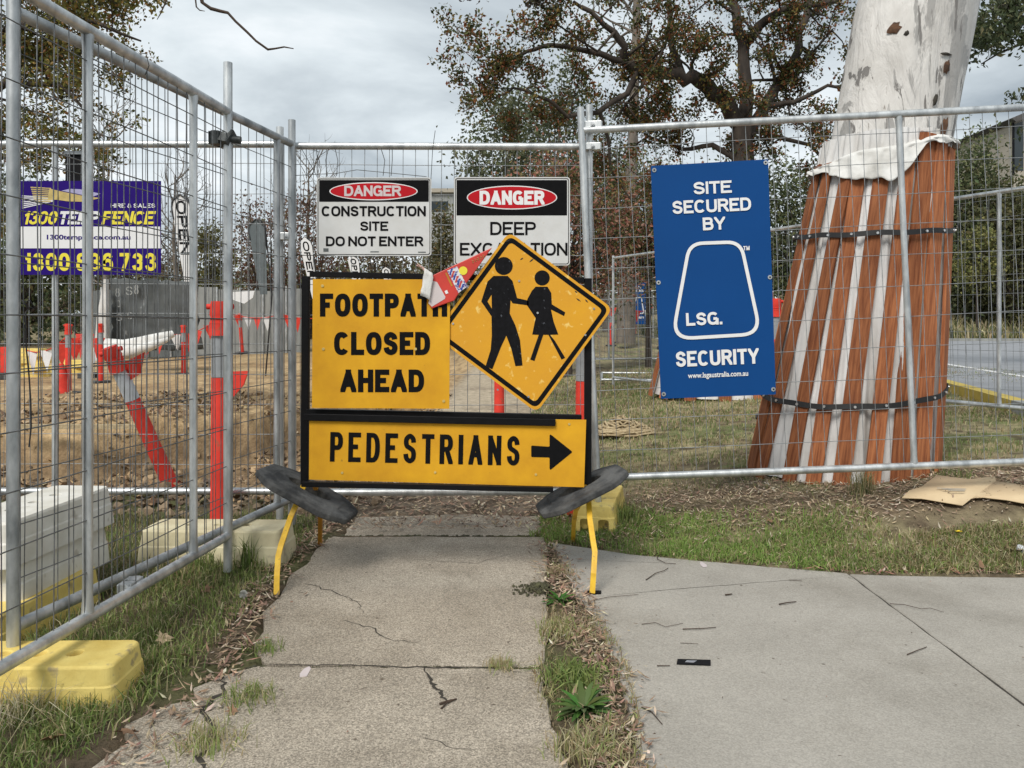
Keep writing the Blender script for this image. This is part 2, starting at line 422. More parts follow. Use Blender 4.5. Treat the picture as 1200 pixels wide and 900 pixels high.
M['pad'] = concrete('broom_finished_concrete', (0.385, 0.362, 0.32), (0.325, 0.305, 0.268), 0.14, 210, 0.24, 0.72, 0.3)

def gum_bark():
    m, N, L, b = new_mat('gum_bark')
    b.inputs['Roughness'].default_value = 0.75; b.inputs['Specular IOR Level'].default_value = 0.3
    tc = N.new('ShaderNodeTexCoord')
    def layer(rotdeg, scl, nsc, det, dist=0.0):
        mp = N.new('ShaderNodeMapping'); mp.inputs['Rotation'].default_value = (0, R(rotdeg), 0); mp.inputs['Scale'].default_value = scl
        L.new(tc.outputs['Object'], mp.inputs[0])
        n = N.new('ShaderNodeTexNoise'); n.inputs['Scale'].default_value = nsc; n.inputs['Detail'].default_value = det
        n.inputs['Roughness'].default_value = 0.62; n.inputs['Distortion'].default_value = dist
        L.new(mp.outputs[0], n.inputs['Vector']); return n.outputs[0]
    r = N.new('ShaderNodeValToRGB'); L.new(layer(0, (1, 1, 0.7), 2.2, 8), r.inputs[0])
    r.color_ramp.elements[0].position = 0.35; r.color_ramp.elements[0].color = (0.50, 0.48, 0.45, 1)
    r.color_ramp.elements[1].position = 0.62; r.color_ramp.elements[1].color = (0.74, 0.72, 0.69, 1)
    cur = r.outputs[0]
    def over(val, p0, p1, col):
        nonlocal cur
        rr = N.new('ShaderNodeValToRGB'); L.new(val, rr.inputs[0])
        rr.color_ramp.elements[0].position = p0; rr.color_ramp.elements[0].color = (0, 0, 0, 1)
        rr.color_ramp.elements[1].position = p1; rr.color_ramp.elements[1].color = (1, 1, 1, 1)
        mx = N.new('ShaderNodeMixRGB'); L.new(rr.outputs[0], mx.inputs[0]); L.new(cur, mx.inputs[1]); mx.inputs[2].default_value = (*col, 1)
        cur = mx.outputs[0]
    over(layer(48, (2.6, 1, 0.6), 1.5, 8, 1.2), 0.535, 0.555, (0.36, 0.35, 0.335))
    over(layer(52, (5, 1.5, 0.8), 2.3, 6, 0.5), 0.59, 0.61, (0.20, 0.19, 0.18))
    over(layer(15, (1.2, 1, 2.2), 3.3, 5, 0.8), 0.70, 0.715, (0.10, 0.075, 0.06))
    over(layer(0, (9, 9, 2.2), 4.0, 4), 0.66, 0.72, (0.33, 0.30, 0.27))
    L.new(cur, b.inputs['Base Color'])
    bp = N.new('ShaderNodeBump'); bp.inputs['Strength'].default_value = 0.8; bp.inputs['Distance'].default_value = 0.04
    L.new(layer(38, (2.6, 1, 0.6), 4.0, 8, 0.8), bp.inputs['Height']); L.new(bp.outputs[0], b.inputs['Normal'])
    return m
M['gum'] = gum_bark()

# ------------------------------------------------------------------ lettering and plates
_tcache = {}
def text_mesh(s, bold=0.0, shear=0.0, spacing=1.0):
    key = (s, bold, shear, spacing)
    if key in _tcache: return _tcache[key]
    cu = bpy.data.curves.new('lettering', 'FONT')
    cu.body = s; cu.offset = bold; cu.shear = shear; cu.space_character = spacing
    cu.resolution_u = 4; cu.fill_mode = 'FRONT'
    o = bpy.data.objects.new('lettering', cu); COL.objects.link(o)
    dg = bpy.context.evaluated_depsgraph_get(); dg.update()
    me = bpy.data.meshes.new_from_object(o.evaluated_get(dg))
    v = np.array([tuple(p.co) for p in me.vertices]); f = [list(p.vertices) for p in me.polygons]
    bpy.data.objects.remove(o); bpy.data.curves.remove(cu); bpy.data.meshes.remove(me)
    v[:, 0] -= v[:, 0].min(); v[:, 1] -= v[:, 1].min()
    v[:, 0] /= v[:, 0].max(); v[:, 1] /= v[:, 1].max()
    _tcache[key] = (v, f)
    return v, f
def lettering(s, x0, x1, z0, z1, y, mat, parent, bold=0.0, name='lettering', shear=0.0, spacing=1.0, skew=0.0):
    """Flat letters filling the box x0..x1, z0..z1 on the plane at y, facing the lens side."""
    v, f = text_mesh(s, bold, shear, spacing)
    b = MB()
    vs = [(x0 + p[0] * (x1 - x0), y, z0 + p[1] * (z1 - z0)) for p in v]
    b.add(vs, f)
    return b.build(name, mat, parent)

def rrect(x0, x1, z0, z1, r, n=5):
    pts = []
    for cx, cz, a0 in ((x1 - r, z1 - r, 0), (x0 + r, z1 - r, 90), (x0 + r, z0 + r, 180), (x1 - r, z0 + r, 270)):
        for k in range(n + 1):
            a = R(a0 + 90 * k / n); pts.append((cx + r * math.cos(a), cz + r * math.sin(a)))
    return pts
def rpoly(pts, r, n=5):
    """Polygon with rounded corners."""
    o = []; m = len(pts)
    for i in range(m):
        p = Vector(pts[i]); a = Vector(pts[i - 1]) - p; b = Vector(pts[(i + 1) % m]) - p
        ang = a.angle(b); d = r / math.tan(ang / 2)
        p0 = p + a.normalized() * d; p1 = p + b.normalized() * d
        for k in range(n + 1):
            t = k / n; q = p0 * (1 - t) ** 2 + p * 2 * t * (1 - t) + p1 * t * t
            o.append((q.x, q.y))
    return o
def ring_face(outer, inner, y, mat, parent, name):
    """Flat printed border between two outlines with the same number of points."""
    b = MB(); n = len(outer)
    vs = [(p[0], y, p[1]) for p in outer] + [(p[0], y, p[1]) for p in inner]
    fs = [(i, (i + 1) % n, (i + 1) % n + n, i + n) for i in range(n)]
    b.add(vs, fs); return b.build(name, mat, parent)
def flat(poly, y, mat, parent, name):
    b = MB(); a = sum(poly[i][0] * poly[(i + 1) % len(poly)][1] - poly[(i + 1) % len(poly)][0] * poly[i][1] for i in range(len(poly)))
    if a < 0: poly = poly[::-1]
    b.add([(p[0], y, p[1]) for p in poly], [tuple(range(len(poly)))]); return b.build(name, mat, parent)
def ellipse(cx, cz, rx, rz, n=40):
    return [(cx + rx * math.cos(2 * math.pi * k / n), cz + rz * math.sin(2 * math.pi * k / n)) for k in range(n)]

# A grotesque alphabet drawn as strokes of even weight, so that wide and narrow settings keep their stem width.
def cat_rom(P, n=5, closed=False):
    o = []; m = len(P)
    rg = range(m) if closed else range(m - 1)
    for i in rg:
        if closed: a, b, c, d = P[i - 1], P[i], P[(i + 1) % m], P[(i + 2) % m]
        else: a, b, c, d = P[max(0, i - 1)], P[i], P[i + 1], P[min(m - 1, i + 2)]
        for k in range(n):
            t = k / n
            o.append(tuple(0.5 * ((2 * b[j]) + (-a[j] + c[j]) * t + (2 * a[j] - 5 * b[j] + 4 * c[j] - d[j]) * t * t + (-a[j] + 3 * b[j] - 3 * c[j] + d[j]) * t ** 3) for j in (0, 1)))
    if not closed: o.append(P[-1])
    return o
def arc(cx, cy, rx, ry, a0, a1, n=16, p=2.45):
    o = []
    for k in range(n + 1):
        a = R(a0 + (a1 - a0) * k / n); c, s = math.cos(a), math.sin(a)
        o.append((cx + rx * math.copysign(abs(c) ** (2 / p), c), cy + ry * math.copysign(abs(s) ** (2 / p), s)))
    return o
S_ = lambda *p: ('s', list(p))
C_ = lambda p, closed=False: ('o' if closed else 'c', p)
GL = {
 'A': (.74, [S_((0, 0), (.5, 1)), S_((.5, 1), (1, 0)), ('b', [(.17, .3), (.83, .3)])]),
 'B': (.70, [S_((0, 0), (0, 1)), C_([(0, 1), (.55, 1)] + arc(.55, .765, .37, .235, 90, -90, 8) + [(0, .53)]), C_([(0, .53), (.55, .53)] + arc(.58, .265, .42, .265, 90, -90, 8) + [(0, 0)])]),
 'C': (.74, [C_(arc(.5, .5, .5, .5, 40, 320, 24))]),
 'D': (.72, [S_((0, 0), (0, 1)), C_([(0, 1), (.4, 1)] + arc(.4, .5, .6, .5, 90, -90, 16) + [(0, 0)])]),
 'E': (.63, [S_((0, 0), (0, 1)), S_((0, 1), (1, 1)), ('b', [(0, .52), (.94, .52)]), S_((0, 0), (1, 0))]),
 'F': (.60, [S_((0, 0), (0, 1)), S_((0, 1), (1, 1)), ('b', [(0, .5), (.92, .5)])]),
 'G': (.76, [C_(arc(.5, .5, .5, .5, 40, 335, 24)), ('b', [(.55, .47), (1, .47)]), S_((1, .5), (1, 0))]),
 'H': (.70, [S_((0, 0), (0, 1)), S_((1, 0), (1, 1)), ('b', [(0, .52), (1, .52)])]),
 'I': (.0, [S_((0, 0), (0, 1))]),
 'L': (.58, [S_((0, 0), (0, 1)), S_((0, 0), (1, 0))]),
 'M': (.85, [S_((0, 0), (0, 1)), S_((1, 0), (1, 1)), S_((0, 1), (.5, 0)), S_((.5, 0), (1, 1))]),
 'N': (.70, [S_((0, 0), (0, 1)), S_((1, 0), (1, 1)), S_((0, 1), (1, 0))]),
 'O': (.78, [C_(arc(.5, .5, .5, .5, 0, 360, 32)[:-1], True)]),
 'P': (.66, [S_((0, 0), (0, 1)), C_([(0, 1), (.5, 1)] + arc(.55, .735, .45, .265, 90, -90, 10) + [(0, .47)])]),
 'R': (.70, [S_((0, 0), (0, 1)), C_([(0, 1), (.5, 1)] + arc(.53, .75, .45, .25, 90, -90, 10) + [(0, .5)]), S_((.55, .5), (1, 0))]),
 'S': (.68, [C_(cat_rom([(.95, .74), (.86, .9), (.5, 1), (.13, .9), (.05, .75), (.16, .6), (.5, .52), (.86, .42), (.97, .26), (.87, .08), (.5, 0), (.12, .1), (.02, .28)]))]),
 'T': (.62, [S_((0, 1), (1, 1)), S_((.5, 0), (.5, 1))]),
 'U': (.70, [C_([(0, 1.1), (0, .4)] + arc(.5, .34, .5, .34, 180, 360, 14) + [(1, .4), (1, 1.1)])]),
 'V': (.72, [S_((0, 1), (.5, 0)), S_((.5, 0), (1, 1))]),
 'X': (.72, [S_((0, 0), (1, 1)), S_((0, 1), (1, 0))]),
 'Y': (.72, [S_((0, 1), (.5, .42)), S_((1, 1), (.5, .42)), S_((.5, .45), (.5, 0))]),
 '0': (.62, [C_(arc(.5, .5, .5, .5, 0, 360, 28)[:-1], True)]),
 '1': (.30, [S_((1, 0), (1, 1)), ('b', [(1, .8), (0, .72)])]),
 '3': (.62, [C_(cat_rom([(.05, .76), (.16, .93), (.5, 1), (.85, .9), (.92, .75), (.8, .58), (.42, .53)])), C_(cat_rom([(.42, .53), (.86, .45), (1, .27), (.86, .07), (.5, 0), (.14, .08), (0, .26)]))]),
 '6': (.62, [C_(cat_rom([(.93, .8), (.82, .95), (.5, 1), (.14, .88), (.0, .5), (.1, .12), (.5, 0), (.9, .1), (1, .31), (.88, .53), (.5, .61), (.1, .5), (0, .36)]))]),
 '7': (.58, [S_((0, 1), (1, 1)), S_((.95, .95), (.3, 0))]),
 '8': (.62, [C_(arc(.5, .77, .42, .23, 0, 360, 20)[:-1], True), C_(arc(.5, .27, .5, .27, 0, 360, 20)[:-1], True)]),
 '.': (.0, [('d', [])]), ' ': (.20, []),
 '&': (.72, [C_(cat_rom([(1, .0), (.3, .72), (.3, .95), (.55, 1), (.7, .85), (.55, .62), (.12, .42), (0, .22), (.2, .02), (.5, 0), (.8, .18), (.95, .5)]))]),
}
def clip_poly(P, lo, hi, ax):
    for side, lim in ((1, lo), (-1, hi)):
        o = []
        for i in range(len(P)):
            a, b = P[i - 1], P[i]
            da, db = side * (a[ax] - lim), side * (b[ax] - lim)
            if (da >= 0) != (db >= 0):
                t = da / (da - db); o.append((a[0] + (b[0] - a[0]) * t, a[1] + (b[1] - a[1]) * t))
            if db >= 0: o.append(b)
        P = o
        if not P: break
    return P
def glyphs(s, W, H, wt, gap=0.16):
    """Polygons (lists of x,z) for the words s in a box W x H; wt is the stem width."""
    hw = wt / 2
    nat = sum(GL[c][0] for c in s); n = len(s)
    gaps = gap * H * (n - 1) * 0.72
    stems = wt * sum(1 for c in s if c != ' ')
    k = (W - gaps - stems) / max(nat, 1e-6)
    g = gap * H * 0.72
    x = 0; polys = []; k_ = 0
    for ci, c in enumerate(s):
        w, strokes = GL[c]; cw = w * k; full = cw + (wt if c != ' ' else 0)
        for kind, P in strokes:
            k_ += 1
            if kind == 'd':
                polys.append((k_, [(x, 0), (x + wt, 0), (x + wt, wt), (x, wt)])); continue
            Q = [Vector((x + hw + p[0] * cw, hw + p[1] * (H - 2 * hw))) for p in P]
            if kind in 'sb':
                a, b = Q; d = (b - a).normalized(); e = 0
                xlo, xhi = min(a.x, b.x) - hw * 1.04, max(a.x, b.x) + hw * 1.04
                if kind == 's':
                    diag = abs(d.x) > 0.02 and abs(d.y) > 0.02
                    e = hw * (2.2 if diag else 1.0)
                    ea = e if P[0][1] in (0, 1) else 0; eb = e if P[1][1] in (0, 1) else 0
                    a = a - d * ea; b = b + d * eb
                nn = Vector((-d.y, d.x)) * hw
                poly = [tuple(a + nn), tuple(a - nn), tuple(b - nn), tuple(b + nn)]
                poly = clip_poly(poly, 0, H, 1)
                if abs(d.x) > 0.02 and abs(d.y) > 0.02 and len(poly) >= 3: poly = clip_poly(poly, xlo, xhi, 0)
                if len(poly) >= 3: polys.append((k_, poly))
            else:
                closed = kind == 'o'; m = len(Q); L = []; Rr = []
                for i in range(m):
                    p = Q[i]
                    a = Q[i - 1] if (i > 0 or closed) else None; b = Q[(i + 1) % m] if (i < m - 1 or closed) else None
                    d1 = (p - a) if a is not None else (b - p); d2 = (b - p) if b is not None else (p - a)
                    if d1.length < 1e-9: d1 = d2
                    if d2.length < 1e-9: d2 = d1
                    d1 = d1.normalized(); d2 = d2.normalized()
                    n1 = Vector((-d1.y, d1.x)); n2 = Vector((-d2.y, d2.x)); mm = (n1 + n2)
                    if mm.length < 1e-6: mm = n1
                    mm.normalize(); sc = min(1.5, 1 / max(0.3, mm.dot(n1)))
                    L.append(p + mm * hw * sc); Rr.append(p - mm * hw * sc)
                for i in range(m if closed else m - 1):
                    j = (i + 1) % m
                    poly = clip_poly([tuple(L[i]), tuple(Rr[i]), tuple(Rr[j]), tuple(L[j])], 0, H, 1)
                    if len(poly) >= 3: polys.append((k_, poly))
        x += full + g
    return polys
def letters(s, x0, x1, z0, z1, y, mat, parent, wt=0.2, gap=0.16, slant=0.0, name='lettering'):
    W, H = x1 - x0, z1 - z0
    b = MB()
    for k, P in glyphs(s, W - slant * H, H, wt * H, gap):
        a = sum(P[i][0] * P[(i + 1) % len(P)][1] - P[(i + 1) % len(P)][0] * P[i][1] for i in range(len(P)))
        if a < 0: P = P[::-1]
        yy = y - 0.00012 * (k % 6)
        b.add([(x0 + p[0] + slant * p[1], yy, z0 + p[1]) for p in P], [tuple(range(len(P)))])
    return b.build(name, mat, parent)

# ------------------------------------------------------------------ ground heights
PAD = [(.215, 4.22), (.25, 3.9), (.28, 3.48), (.34, 3.08), (.37, 2.75), (.36, 2.45), (.37, 2.3), (.33, 2.05), (.33, .6), (4.6, .6), (4.6, 3.62), (2.43, 3.64), (1.9, 3.66), (1.63, 3.70), (1.25, 3.80), (.99, 3.88), (.62, 4.0), (.40, 4.12)]
SLAB_B = [(-1.02, 4.34), (-1.05, 4.1), (-1.03, 3.9), (-1.06, 3.65), (-1.02, 3.4), (-1.05, 3.2), (-.97, 3.0), (-.98, 2.9), (-.88, 2.72), (.10, 2.70), (.145, 3.0), (.165, 3.5), (.185, 4.0), (.18, 4.34)]
SLAB_C = [(-.88, 2.69), (-.99, 2.62), (-1.04, 2.52), (-1.00, 2.46), (-1.09, 2.42), (-1.16, 2.30), (-1.10, 2.20), (-1.14, 2.08), (-1.02, 1.9), (-1.05, .6), (.14, .6), (.145, 2.1), (.10, 2.5), (.10, 2.67)]
SLAB_A = [(-.98, 4.82), (-.97, 4.38), (.175, 4.38), (.17, 4.85), (-.3, 4.9)]
CHUNK = [(-1.25, 2.06), (-1.15, 2.04), (-1.15, 1.98), (-1.24, 1.97)]
PIT_X = [-14, -5, -3.6, -2.4, -1.4, -.9]; PIT_Y = [9.0, 9.2, 10.4, 12.5, 13.5, 13.0]
def gh(x, y):
    x = np.asarray(x, float); y = np.asarray(y, float)
    y0 = np.interp(x, [.3, 1.0, 2.5, 4], [4.0, 3.85, 3.60, 3.60])
    h = np.interp(x, [.25, .8, 1.6, 2.7, 4.6, 7, 60], [0, .07, .15, .245, .33, .38, .38]) * ss(y, y0, y0 + .95)
    h = h + .52 * ss(y, 23, 34) * (1 - ss(x, 4, 9))
    h = h + 2.3 * ss(y, 37, 50) * ss(x, 5, 16)
    h = h + 1.2 * ss(y, 50, 120) * (1 - ss(x, 5, 16))
    wob = (fbm(x * 1.3, y * 1.3, 5) - .5) * .9
    yw = np.interp(x, PIT_X, PIT_Y) + wob
    pit = ss(y, 5.35 + wob * .2, 5.9 + wob * .2) * (1 - ss(y, yw - .45, yw)) * ss(-x, 1.15, 1.75)
    h = h - .62 * pit
    site = ss(y, 5.0, 5.4) * (1 - ss(y, 20, 26)) * ss(-x, .95, 1.3)
    h = h + site * ((fbm(x * 2.2, y * 2.2, 9, 5) - .5) * .16)
    h = h + pit * ((fbm(x * 5, y * 5, 21, 3) - .45) * .22)
    # spoil lumps along the near edge of the cut
    h = h + .10 * ss(y, 4.75, 5.1) * (1 - ss(y, 5.35, 5.7)) * ss(-x, .9, 1.4) * fbm(x * 6, y * 6, 33, 3)
    h = h + (fbm(x * 7, y * 7, 3, 3) - .5) * .022 * (1 - ss(y, 12, 20))
    slab = inpoly(x, y, PAD) | inpoly(x, y, SLAB_A) | inpoly(x, y, SLAB_B) | inpoly(x, y, SLAB_C) | inpoly(x, y, CHUNK)
    h = np.where(slab, -.06, h)
    return h
def g1(x, y): return float(gh(np.array([x]), np.array([y]))[0])

def axis(lo, hi, step, far_lo, far_hi, g=1.16):
    a = list(np.arange(lo, hi + 1e-6, step)); s = step; v = hi
    while v < far_hi: s *= g; v += s; a.append(v)
    s = step; v = lo; pre = []
    while v > far_lo: s *= g; v -= s; pre.append(v)
    return np.array(pre[::-1] + a)
gx = axis(-4.6, 5.2, .045, -500, 500, 1.13); gy = axis(1.6, 9.6, .045, -40, 1200, 1.045)
GX, GY = np.meshgrid(gx, gy)
GZ = gh(GX, GY)
def lerp3(c, d, t): return c * (1 - t[..., None]) + np.array(d) * t[..., None]
n1 = fbm(GX * 1.6, GY * 1.6, 40, 5); n2 = fbm(GX * 9, GY * 9, 50, 4); n3 = fbm(GX * .35, GY * .35, 60, 4)
c = np.zeros(GX.shape + (3,)) + np.array((.135, .105, .07))
c = lerp3(c, (.10, .12, .045), ss(n1, .48, .62) * .7)
# verge on the right and turf behind the fence
rt = ss(GX, .25, .5) * ss(GY, 3.3, 3.8)
turf = np.zeros_like(c) + np.array((.22, .18, .115))
turf = lerp3(turf, (.34, .29, .17), ss(n1, .42, .58)); turf = lerp3(turf, (.15, .18, .07), ss(fbm(GX * 1.1, GY * 2.3, 71, 4), .52, .66) * .8)
turf = lerp3(turf, (.085, .062, .043), ss(n2, .55, .72) * .8)
c = c * (1 - rt[..., None]) + turf * rt[..., None]
bare = ss(GX, .3, .6) * ss(GY, 4.15, 4.35) * (1 - ss(GY, 4.9, 5.5))
c = lerp3(c, (.17, .125, .085), bare * ss(n1, .30, .5) * .8)
# trodden litter on the path beyond the slabs
mid = ss(GY, 4.6, 4.9) * (1 - ss(GX, .2, .5)) * ss(GX, -1.6, -1.1)
c = lerp3(c, (.20, .165, .125), mid * .9); c = lerp3(c, (.09, .065, .045), mid * ss(n2, .5, .62) * .8)
# the works: sandy soil with a darker cut
st = ss(GY, 5.0, 5.4) * ss(-GX, .9, 1.2)
soil = np.zeros_like(c) + np.array((.50, .36, .20))
soil = lerp3(soil, (.37, .25, .135), ss(n1, .45, .62)); soil = lerp3(soil, (.20, .135, .08), ss(n2, .52, .70) * .7)
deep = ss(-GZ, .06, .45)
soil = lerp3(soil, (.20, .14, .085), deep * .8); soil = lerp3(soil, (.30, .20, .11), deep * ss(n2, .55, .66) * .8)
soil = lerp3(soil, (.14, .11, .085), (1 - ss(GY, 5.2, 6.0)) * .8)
c = c * (1 - st[..., None]) + soil * st[..., None]
cor = ss(GY, 5.9, 6.8) * ss(GX, -1.25, -.9) * (1 - ss(GX, .15, .6)) * (1 - ss(GY, 22, 30))
c = lerp3(c, (.50, .42, .31), cor * .92); c = lerp3(c, (.33, .27, .20), cor * ss(n1, .52, .66) * .7)
fr = ss(GY, 22, 34)
c = lerp3(c, (.20, .17, .10), fr * .9)
bank = ss(GY, 36, 39) * ss(GX, 5, 9)
c = lerp3(c, (.27, .23, .14), bank); c = lerp3(c, (.09, .10, .045), bank * ss(n3, .45, .58) * .9)
c = lerp3(c, (.09, .10, .05), ss(GY, 90, 160))
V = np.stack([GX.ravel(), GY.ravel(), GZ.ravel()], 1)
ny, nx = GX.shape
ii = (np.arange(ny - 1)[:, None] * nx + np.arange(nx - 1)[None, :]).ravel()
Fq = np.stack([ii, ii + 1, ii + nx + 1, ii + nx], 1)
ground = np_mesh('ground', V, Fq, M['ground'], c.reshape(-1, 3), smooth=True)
ground['kind'] = 'structure'

# ------------------------------------------------------------------ old footpath and new concrete pad
def slab_obj(name, poly, top, mat, parent, jag=0.008, step=.06, seed=0):
    r = random.Random(seed); P = []
    for i in range(len(poly)):
        a = Vector(poly[i]); b = Vector(poly[(i + 1) % len(poly)]); n = max(1, int((b - a).length / step))
        for k in range(n):
            p = a.lerp(b, k / n); P.append((p.x + r.uniform(-jag, jag), p.y + r.uniform(-jag, jag)))
    b = MB(); b.slab(P, -.12, top); o = b.build(name, mat, parent)
    bevel_obj(o, .004, 1, 60)
    return o
footpath = tag(empty('footpath'), kind='structure')
slab_obj('slab', SLAB_A, -.012, M['path'], footpath, .012, seed=1)
slab_obj('slab', SLAB_B, 0.0, M['path'], footpath, .010, seed=2)
slab_obj('slab', SLAB_C, .004, M['path'], footpath, .010, seed=3)
slab_obj('slab', CHUNK, -.008, M['path'], footpath, .015, seed=4)
pad = tag(empty('concrete_pad'), kind='structure')
cut = 1.62
padL = [p for p in PAD if p[0] < cut] ; 
padL = [(.215, 4.22), (.25, 3.9), (.28, 3.48), (.34, 3.08), (.37, 2.75), (.36, 2.45), (.37, 2.3), (.33, 2.05), (.33, .6), (1.612, .6), (1.612, 3.70), (1.25, 3.80), (.99, 3.88), (.62, 4.0), (.40, 4.12)]
padR = [(1.624, .6), (4.6, .6), (4.6, 3.62), (2.43, 3.64), (1.9, 3.66), (1.624, 3.69)]
slab_obj('slab', padL, 0.002, M['pad'], pad, .003, seed=5)
slab_obj('slab', padR, 0.0, M['pad'], pad, .003, seed=6)
# soil in the joints
b = MB(); b.box((1.618, 2.15, -.03), (.014, 3.1, .05)); b.build('joint_filler', M['crack'], pad)
b = MB()
def crack(b, pts, w, z, r, sub=5, wob=.012):
    P = []
    for i in range(len(pts) - 1):
        a, d = Vector(pts[i]), Vector(pts[i + 1])
        for k in range(sub):
            q = a.lerp(d, k / sub)
            if 0 < k or i: q = q + Vector((r.uniform(-wob, wob), r.uniform(-wob, wob)))
            P.append(q)
    P.append(Vector(pts[-1])); n = len(P); vs = []
    for i, p in enumerate(P):
        t = (P[min(n - 1, i + 1)] - P[max(0, i - 1)]).normalized(); u = Vector((-t.y, t.x))
        ww = w * (1 - .8 * abs(2 * i / (n - 1) - 1) ** 2) * r.uniform(.5, 1.3)
        vs += [(p.x + u.x * ww, p.y + u.y * ww, z), (p.x - u.x * ww, p.y - u.y * ww, z)]
    b.add(vs, [(2 * i, 2 * i + 1, 2 * i + 3, 2 * i + 2) for i in range(n - 1)])
def gp(px, py, z=0.0):
    D = F * (CH - z) / (py - HY); return (X(px, D), D)
rc = random.Random(5)
crack(b, [gp(355, 684), gp(385, 692), gp(425, 706)], .0035, .0012, rc)
crack(b, [gp(400, 727), gp(430, 735), gp(462, 750), gp(492, 754)], .003, .0012, rc)
crack(b, [gp(400, 698), gp(420, 708), (gp(424, 720))], .0015, .0012, rc)
crack(b, [gp(300, 781), gp(400, 781), gp(500, 784), gp(570, 784), gp(612, 790)], .0045, .0052, rc, 9, .006)
crack(b, [gp(498, 783), gp(505, 800), gp(515, 812), gp(523, 826)], .007, .0052, rc, 6, .008)
crack(b, [(-1.0, 2.62), (-.93, 2.5), (-.97, 2.38), (-.88, 2.28), (-.86, 2.12), (-.80, 2.0)], .010, .0052, rc, 6, .012)
crack(b, [gp(490, 862), gp(520, 872), gp(560, 885)], .0015, .0052, rc)
crack(b, [gp(615, 645), gp(560, 660), gp(470, 655)], .0014, .0012, rc)
b.build('crack', M['crack'], footpath)
b = MB()
crack(b, [gp(690, 701), gp(770, 693), gp(880, 684), gp(1000, 675)], .0014, .0032, rc, 8, .003)
crack(b, [gp(645, 655), gp(770, 660), gp(800, 652)], .0008, .0032, rc, 6, .004)
b.build('crack', M['crack'], pad)
# mossy joints of the old path
b = MB()
for y0, x0, x1 in ((4.36, -1.0, .18), (2.68, -.92, .1)):
    n = 60
    for k in range(n):
        x = x0 + (x1 - x0) * k / n
        b.box((x, y0 + rc.uniform(-.005, .005), -.009 + rc.uniform(-.004, .006)), (.022, rc.uniform(.008, .024), .014), Euler((rc.uniform(-.3, .3), rc.uniform(-.3, .3), rc.uniform(0, 3))).to_matrix())
b.build('joint_moss', M['moss'], footpath, kind='stuff')

# road, kerb and line beyond the verge on the right
road = tag(empty('road'), kind='structure')
RZ = .385
near_edge = [(3.2, 1.0), (4.3, 4.6), (5.0, 7.4), (5.8, 10.2), (7.0, 15), (7.6, 22), (6.5, 30), (2, 36)]
b = MB()
def roadpoly():
    return near_edge + [(2, 37.5), (30, 35.5), (90, 33), (90, -20), (3.2, -20)]
Pr = roadpoly()
# draped sheet
rx = np.concatenate([np.arange(2, 12, .5), np.arange(12, 92, 4)]); ry = np.arange(-20, 38.1, .5)
QX, QY = np.meshgrid(rx, ry)
mb = MB(); mb.slab(Pr, RZ - .25, RZ + .03); mb.build('carriageway', M['asphalt'], road)
mb = MB()
for i in range(len(near_edge) - 3):
    mb = MB()
    a = Vector(near_edge[i]); d = Vector(near_edge[i + 1]); t = (d - a); L_ = t.length; t.normalize(); ang = math.atan2(t.y, t.x)
    m2 = a.lerp(d, .5)
    mb.box((m2.x - .09 * t.y, m2.y + .09 * t.x, RZ - .02), (L_ - .004, .16, .20), Euler((0, 0, ang)).to_matrix())
    mb.build('kerb', M['kerb_yellow'] if i == 2 else M['hoarding_light'], road)
mb = MB()
mb.box((18, 36.9, RZ + .02), (30, .3, .24), Euler((0, 0, -.05)).to_matrix()); mb.build('kerb', M['hoarding_light'], road)
mb = MB()
mb.slab([(7.5, 11.0), (7.62, 11.0), (9.55, 19.0), (9.43, 19.0)], RZ + .02, RZ + .034); mb.build('painted_line', M['white'], road)

# ------------------------------------------------------------------ fence panels
def wires(L_, z0, z1, seed=0, r=.0019, sp=.075, hs=.176, wav=.0035, x_off=.045, hz=None, skip_top=None):
    r_ = random.Random(seed); b = MB()
    x = x_off
    while x < L_ - .02:
        ph = r_.uniform(0, 6.3); am = wav * r_.uniform(.3, 1.4)
        pts = [(x + am * math.sin(ph + k * 1.3), .002, z0 + (z1 - z0) * k / 6) for k in range(7)]
        b.tube(pts, r, 4, False, True); x += sp + r_.uniform(-.002, .002)
    z = z0 + hs * .9
    zs = []
    while z < z1 - .04: zs.append(z); z += hs
    for z in (hz or zs):
        ph = r_.uniform(0, 6.3); am = wav * r_.uniform(.3, 1.2)
        n = max(4, int(L_ / .3))
        pts = [(L_ * k / n, -.002, z + am * math.sin(ph + k * 1.1)) for k in range(n + 1)]
        b.tube(pts, r, 4, False, True)
    return b
